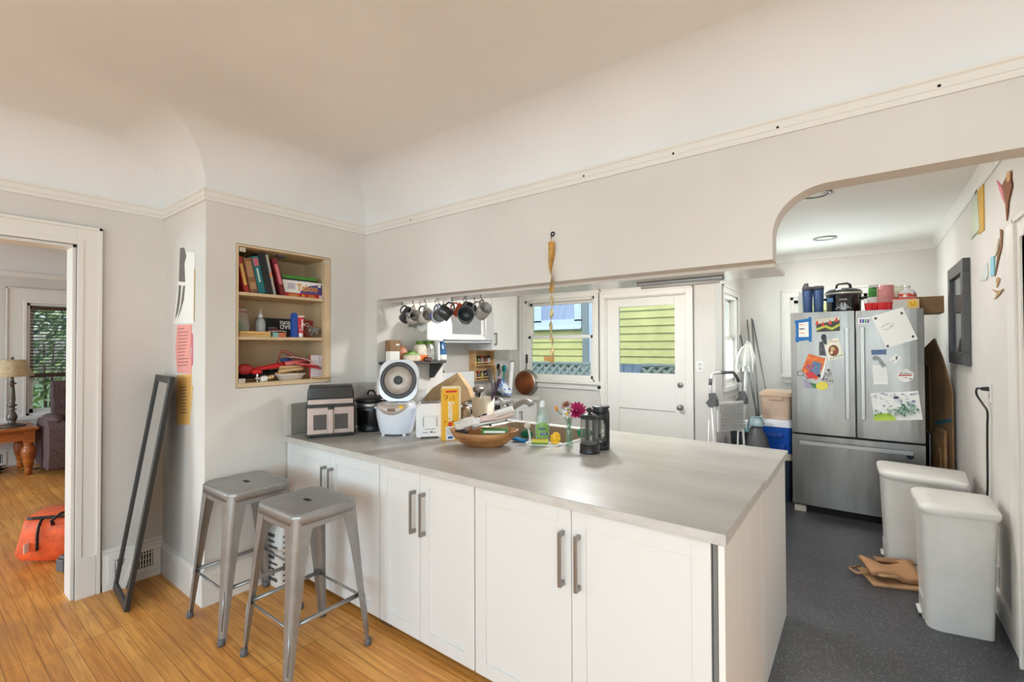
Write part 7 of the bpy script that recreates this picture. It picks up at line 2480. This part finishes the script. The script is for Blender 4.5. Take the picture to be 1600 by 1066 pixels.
wall_bits('paper_decoration', 'yellow and silver folded paper pinned high on the right wall', 'decoration', [([(1528, 293), (1538, 288), (1539, 360), (1530, 366)], 1), ([(1520, 318), (1529, 293), (1533, 358), (1519, 374)], 0)], [mat('silver_green', (190, 198, 170), .3, .3), mat('ochre_paper', (206, 164, 70), .7)], th=.005)
wall_bits('paper_decoration', 'pink and brown feather-like decoration high by the doorway', 'decoration', [([(1559, 282), (1573, 300), (1575, 322), (1568, 310)], 0), ([(1568, 290), (1580, 268), (1584, 290), (1578, 316), (1576, 345), (1574, 318)], 1), ([(1577, 270), (1582, 266), (1582, 282), (1577, 284)], 2)], [mat('feather_pink', (226, 140, 150), .8), mat('feather_brown', (140, 90, 60), .8), mat('tape_gold', (214, 160, 100), .5)], th=.005)
wall_bits('twig', 'thin brown twig hanging on the right wall below the feather', 'decoration', [([(1564, 358), (1568, 360), (1567, 385), (1562, 405), (1556, 432), (1560, 400), (1565, 380)], 0), ([(1563, 372), (1558, 390), (1557, 402), (1561, 392)], 1)], [mat('twig_brown', (130, 90, 64), .8), mat('moth_beige', (206, 196, 170), .7)], th=.004)
wall_bits('paper_decoration', 'pale blue paper strip beside the twig', 'decoration', [([(1550, 402), (1555, 400), (1556, 430), (1550, 432)], 0)], [mat('paper_skyblue', (140, 196, 214), .7)], th=.006)
wall_bits('paper_decoration', 'pale grey wing-shaped paper left of the blue strip', 'decoration', [([(1537, 420), (1544, 411), (1545, 430), (1542, 438), (1533, 439), (1534, 434), (1537, 434)], 0)], [mat('paper_mist', (206, 212, 210), .7)], th=.004)
wall_bits('paper_decoration', 'small brown twig bird under the blue strip', 'decoration', [([(1558, 437), (1560, 433), (1564, 436), (1561, 445), (1559, 450)], 0), ([(1552, 452), (1562, 455), (1570, 451), (1564, 460), (1556, 468), (1560, 459)], 0)], [mat('twig_tan', (176, 146, 108), .8)], th=.004)
# outlets
def outlet(lab, x, y, z, s, ax):
    t = thing('wall_outlet', lab, 'outlet', (x, y, z))
    if ax == 0:
        MB().box((s * .0005, -.036, -.058), (s * .006, .036, .058)).build('plate', WHITEP, t, bevel=.002)
        for dz in (-.022, .022):
            MB().box((s * .0062, -.015, dz - .014), (s * .008, .015, dz + .014)).build('socket', mat('socket_grey', (196, 192, 186), .5), t, bevel=.002)
    else:
        MB().box((-.036, s * .0005, -.058), (.036, s * .006, .058)).build('plate', WHITEP, t, bevel=.002)
        for dz in (-.022, .022):
            MB().box((-.015, s * .0062, dz - .014), (.015, s * .008, dz + .014)).build('socket', mat('socket_grey', (196, 192, 186), .5), t, bevel=.002)
    return t


q = PX(1, KY, 1094, 573)
outlet('white outlet on the wall right of the back door', q.x, KY, q.z, -1, 1)
q = PX(0, XW, 1548, 614)
outlet('white outlet with the black cord on the right wall', XW, q.y, q.z, -1, 0)
o_ = q.copy()
t = thing('power_cord', 'black cord hanging from the outlet down behind the trash can', 'cord', (XW, q.y, q.z))
MB().cyl((-.0085, .0, .022), (-.04, .0, .022), .014, .01, 12).build('plug', BLACK, t)
pts = [(-.04, .0, .022), (-.055, .02, .02), (-.05, .06, -.02), (-.03, .03, -.07), (-.02, -.03, -.11), (-.018, -.01, -.2), (-.018, -.0, -.35), (-.018, .01, -.55), (-.018, .06, -.75)]
sm = []
for i in range(len(pts) - 1):
    p0_, p1_, p2_, p3_ = [V(pts[max(0, min(len(pts) - 1, i + k))]) for k in (-1, 0, 1, 2)]
    for q_ in range(6):
        u = q_ / 6
        sm.append(.5 * ((2 * p1_) + (p2_ - p0_) * u + (2 * p0_ - 5 * p1_ + 4 * p2_ - p3_) * u * u + (3 * p1_ - p0_ - 3 * p2_ + p3_) * u ** 3))
MB().tube(sm, .0055, 8).build('cable', BLACK, t)
q = PX(0, XW, 1560, 936)
outlet('low outlet on the right wall beside the nearer trash can', XW, q.y, max(q.z, .2), -1, 0)
# ------------------------------------------------------------------ outside
HY = 8.3
def siding(mb, x0, x1, z0, z1, y, n, m=0):
    h = (z1 - z0) / n
    for k in range(n):
        a, b = z0 + k * h, z0 + (k + 1) * h
        mb.add([(x0, y - .02, a), (x1, y - .02, a), (x1, y, b), (x0, y, b), (x0, y + .05, a), (x1, y + .05, a), (x1, y + .05, b), (x0, y + .05, b)], [(0, 1, 2, 3), (7, 6, 5, 4), (0, 4, 5, 1), (1, 5, 6, 2), (2, 6, 7, 3), (3, 7, 4, 0)], m)
    return mb


t = thing('neighbor_house', 'yellow-green clapboard house seen through the kitchen window and door', 'house', (0, HY, 0))
SIDE = mat('clapboard_green', (206, 202, 134), .7, var=.05, scale=3)
zb = PX(1, HY, 1010, 569).z
siding(MB(), -9.5, .5, zb, zb + .142 * 24, 0, 24).build('siding', SIDE, t)
MB().box((-9.5, .0, -.3), (.5, .06, zb - .002)).build('foundation', mat('foundation_grey', (110, 122, 128), .8), t)
MB().box((-9.5, -.05, zb - .06), (.5, -.021, zb - .004)).build('water_table', mat('trim_slate', (96, 108, 112), .7), t)
P0, P1 = PX(1, HY, 836, 505), PX(1, HY, 910, 462)
fw_ = MB()
x0, x1, z0 = P0.x, P1.x, P0.z
z1 = z0 + 1.1
HWT = mat('house_trim', (206, 222, 242), .5)
for b in ((x0 - .1, z0 - .12, x1, z0 + .04), (x0 - .1, z1, x1, z1 + .12), (x0 - .1, z0, x0 + .2, z1), (x1 - .16, z0, x1, z1)):
    fw_.box((b[0], -.06, b[1]), (b[2], -.022, b[3]))
fw_.box((x0 - .1, -.09, z0 - .16), (x1, -.0222, z0 - .12))
w_ = fw_.build('window_frame', HWT, t, bevel=.004)
MB().box((x0 + .2, -.034, z0 + .04), (x1 - .16, -.024, z1)).build('pane', mat('curtain_blue', (176, 190, 222), .6, c2=(146, 156, 190), scale=14, stretch=(6, 1, .3)), w_)
P2, P3 = PX(1, HY - .1, 911, 480), PX(1, HY - .1, 921, 583)
MB().box((P2.x, -.14, -.3), (P3.x, -.051, 3.6)).build('downpipe_board', mat('board_bluegrey', (128, 142, 148), .7), t)
P3, P4 = PX(1, HY - .1, 921.5, 583), PX(1, HY - .1, 936, 583)
MB().box((P3.x, -.13, -.3), (P4.x, -.051, 3.6)).build('corner_board', mat('corner_blue', (190, 206, 228), .6), t)

# lattice fence with board section
t = thing('lattice_fence', 'grey diamond lattice fence strip outside the back door', 'fence', (0, HY - .45, 0))
LGR = mat('lattice_grey', (150, 164, 164), .7)
zt_ = PX(1, HY - .45, 1030, 572).z
zl = zt_ - .55
for x0, x1, nm in ((PX(1, HY - .45, 1003, 575).x, PX(1, HY - .45, 1078, 575).x, 'lattice'), (PX(1, HY - .45, 826, 575).x, PX(1, HY - .45, 932, 575).x, 'lattice')):
    mb = MB()
    st = .17
    n = int((x1 - x0 + .6) / st)
    for s, y_ in ((1, 0), (-1, .012)):
        for k in range(-4, n + 5):
            xa = x0 + k * st
            # clip the slanted lath to the panel
            u0, u1 = 0, .55
            pa, pb = xa, xa + s * .55
            lo, hi = (pa, pb) if s > 0 else (pb, pa)
            if hi < x0 + .05 or lo > x1 - .05:
                continue
            def cl(x):
                return max(x0, min(x1, x))
            ca, cb = cl(pa), cl(pb)
            za = zl + abs(ca - pa)
            zb_ = zt_ - abs(cb - pb)
            if zb_ - za < .05:
                continue
            w_ = .035
            mb.add([(ca - w_, y_, za), (ca + w_, y_, za), (cb + w_, y_, zb_), (cb - w_, y_, zb_), (ca - w_, y_ + .01, za), (ca + w_, y_ + .01, za), (cb + w_, y_ + .01, zb_), (cb - w_, y_ + .01, zb_)], [(0, 1, 2, 3), (7, 6, 5, 4), (0, 4, 5, 1), (1, 5, 6, 2), (2, 6, 7, 3), (3, 7, 4, 0)])
    mb.box((x0, -.01, zt_), (x1, .03, zt_ + .04))
    mb.build(nm, LGR, t)
    MB().box((x0, -.005, 0), (x1, .028, zl)).build('kick_board', LGR, t)
a, b = PX(1, HY - .45, 962, 575).x, PX(1, HY - .45, 1002.5, 575).x
mb = MB()
for k in range(3):
    mb.box((a + (b - a) * k / 3, 0, .0), (a + (b - a) * (k + 1) / 3 - .012, .03, zt_ + .02))
mb.build('board_section', mat('fence_blue', (116, 138, 172), .7, var=.12, scale=8), t)
# grey boards beyond the nook side window
t = thing('grey_fence', 'weathered blue-grey board fence outside the nook window', 'fence', (0, 7.35, 0))
mb = MB()
for k in range(6):
    mb.box((-2.02 + k * .13, -.02, -.12), (-2.02 + k * .13 + .122, .02, 2.7))
mb.build('boards', mat('shed_grey', (150, 158, 164), .8, var=.2, scale=10, stretch=(1, 1, .2)), t)
struct('ground', MB().box((-30, -25, -.25), (20, 30, -.12)), mat('lawn', (96, 116, 70), .9, var=.3, scale=4))

# shrub outside the living room window
t = thing('garden_shrub', 'leafy green shrub outside the living room window', 'shrub', (-10.6, 1.5, -.12))
rnd = random.Random(2)
mb = MB()
for k in range(2600):
    a, el, r_ = rnd.uniform(0, 2 * PI), rnd.uniform(-.9, 1.4), rnd.uniform(.55, 1.15)
    c = V((.75 * r_ * math.cos(a) * math.cos(el), 1.5 * r_ * math.sin(a) * math.cos(el), 1.35 + 1.15 * r_ * math.sin(el)))
    n_ = V((rnd.uniform(-1, 1), rnd.uniform(-1, 1), rnd.uniform(-.2, 1))).normalized()
    u_ = n_.orthogonal().normalized()
    v_ = n_.cross(u_)
    L_, W_ = rnd.uniform(.05, .10), rnd.uniform(.02, .04)
    mb.add([c - u_ * L_, c + v_ * W_ + n_ * .008, c + u_ * L_, c - v_ * W_ + n_ * .008], [(0, 1, 2), (0, 2, 3)], rnd.choice((0, 0, 1, 2)))
mb.build('leaves', [mat('leaf_a', (120, 150, 84), .5), mat('leaf_b', (180, 200, 130), .5), mat('leaf_c', (84, 116, 62), .5)], t)
mb = MB()
for k in range(6):
    a = 2 * PI * k / 6
    mb.tube([(.08 * math.cos(a), .1 * math.sin(a), 0), (.25 * math.cos(a), .5 * math.sin(a), .9), (.4 * math.cos(a), .9 * math.sin(a), 1.7)], [.03, .02, .01], 6)
mb.build('stems', mat('bark', (92, 74, 58), .9), t)

# ------------------------------------------------------------------ light
world = bpy.data.worlds.new('sky')
scene.world = world
world.use_nodes = True
nt = world.node_tree
bg = nt.nodes['Background']
sk = nt.nodes.new('ShaderNodeTexSky')
sk.sky_type = 'NISHITA'
sk.sun_disc = False
sk.sun_elevation = math.radians(52)
sk.sun_rotation = math.radians(200)
sk.dust_density = 2.5
nt.links.new(sk.outputs['Color'], bg.inputs['Color'])
bg.inputs['Strength'].default_value = .4

sun = bpy.data.lights.new('sun', 'SUN')
sun.energy = 2.6
sun.angle = math.radians(3)
sun.color = (1, .96, .88)
so = bpy.data.objects.new('sun', sun)
COL.objects.link(so)
so.rotation_euler = V((-.30, .60, -1.25)).to_track_quat('-Z', 'Y').to_euler()


def area(name, loc, to, sx, sy, power, col=(1, 1, 1), spread=PI):
    l = bpy.data.lights.new(name, 'AREA')
    l.shape = 'RECTANGLE'
    l.size, l.size_y = sx, sy
    l.energy = power
    l.color = col
    l.spread = spread
    o = bpy.data.objects.new(name, l)
    COL.objects.link(o)
    o.location = loc
    d = V(to) - V(loc)
    o.rotation_euler = d.to_track_quat('-Z', 'Y').to_euler()
    return o


DAY = (.64, .86, 1.0)
for a, b in BW:
    area('window_daylight', ((a + b) / 2, DB - .02, 1.5), ((a + b) / 2 - .2, 1.2, 0), b - a, 1.45, 60, DAY)
area('window_daylight', (DR - .02, -2.0, 1.5), (-2, -1.0, .8), 1.3, 1.4, 32, DAY)  # added fill from the made-up right window, towards the end panel
# living room front windows
area('window_daylight', ((LB[0] + LB[1]) / 2, -4.22, 1.45), ((LB[0] + LB[1]) / 2, 3, 1.0), LB[1] - LB[0], 1.4, 170, DAY)
# daylight coming in through the nook windows and over the neighbour's roof
area('window_daylight', ((W3[0] + W3[1]) / 2, FY + .3, 1.35), ((W3[0] + W3[1]) / 2, 4.3, 3.2), .68, .7, 40, (1, 1, 1))
area('window_daylight', (NKX - .35, (W2[0] + W2[1]) / 2, 1.35), (.3, 5.2, 2.4), .7, .7, 20, (1, 1, 1))
# lamps added out of view for the light they give
def added_lamp(lab, x, y, zc, drop, power, col):
    t = thing('added_light', lab, 'ceiling light', (x, y, zc))
    MB().lathe([(0, -.02), (.06, -.02), (.065, -.001), (0, -.0005)], 24).cyl((0, 0, -.02), (0, 0, -drop + .12), .008).build('canopy', NICKEL, t)
    MB().open_lathe([(.10, -drop + .10), (.16, -drop - .06), (.158, -drop - .06), (.098, -drop + .10), (.10, -drop + .10)], 32).build('shade', glass('opal_shade', (250, 247, 240), .25, .3), t)
    l = bpy.data.lights.new('added_bulb', 'POINT')
    l.energy = power
    l.color = col
    l.shadow_soft_size = .09
    o = bpy.data.objects.new('added_bulb', l)
    COL.objects.link(o)
    o.location = (x, y, zc - drop)


added_lamp('added glass-shaded lamp hanging unseen in the middle of the kitchen', -1.9, 3.4, KCZ, .46, 80, (.96, .98, 1))  # added to brighten the kitchen, hidden by the wall over the peninsula
added_lamp('added glass-shaded key lamp hanging low and unseen near the back windows', .45, -1.5, 2.74, .76, 92, (.615, .85, 1))  # added key light of the dining room, unseen behind the camera
area('ceiling_lamp', (-.27, 5.44, KCZ - .012), (-.27, 5.44, 0), .12, .12, 10, (1, .97, .93))
area('ceiling_lamp', (-.24, 3.80, KCZ - .012), (-.24, 3.80, 0), .12, .12, 10, (1, .97, .93))

scene.view_settings.view_transform = 'Standard'
scene.view_settings.look = 'None'
scene.view_settings.exposure = 0
scene.view_settings.gamma = 1
scene.view_settings.use_curve_mapping = False
scene.cycles.use_denoising = True
scene.cycles.max_bounces = 10
scene.cycles.diffuse_bounces = 6
scene.cycles.glossy_bounces = 4
scene.cycles.transparent_max_bounces = 16
scene.cycles.sample_clamp_indirect = 6
scene.cycles.caustics_reflective = False
scene.cycles.caustics_refractive = False
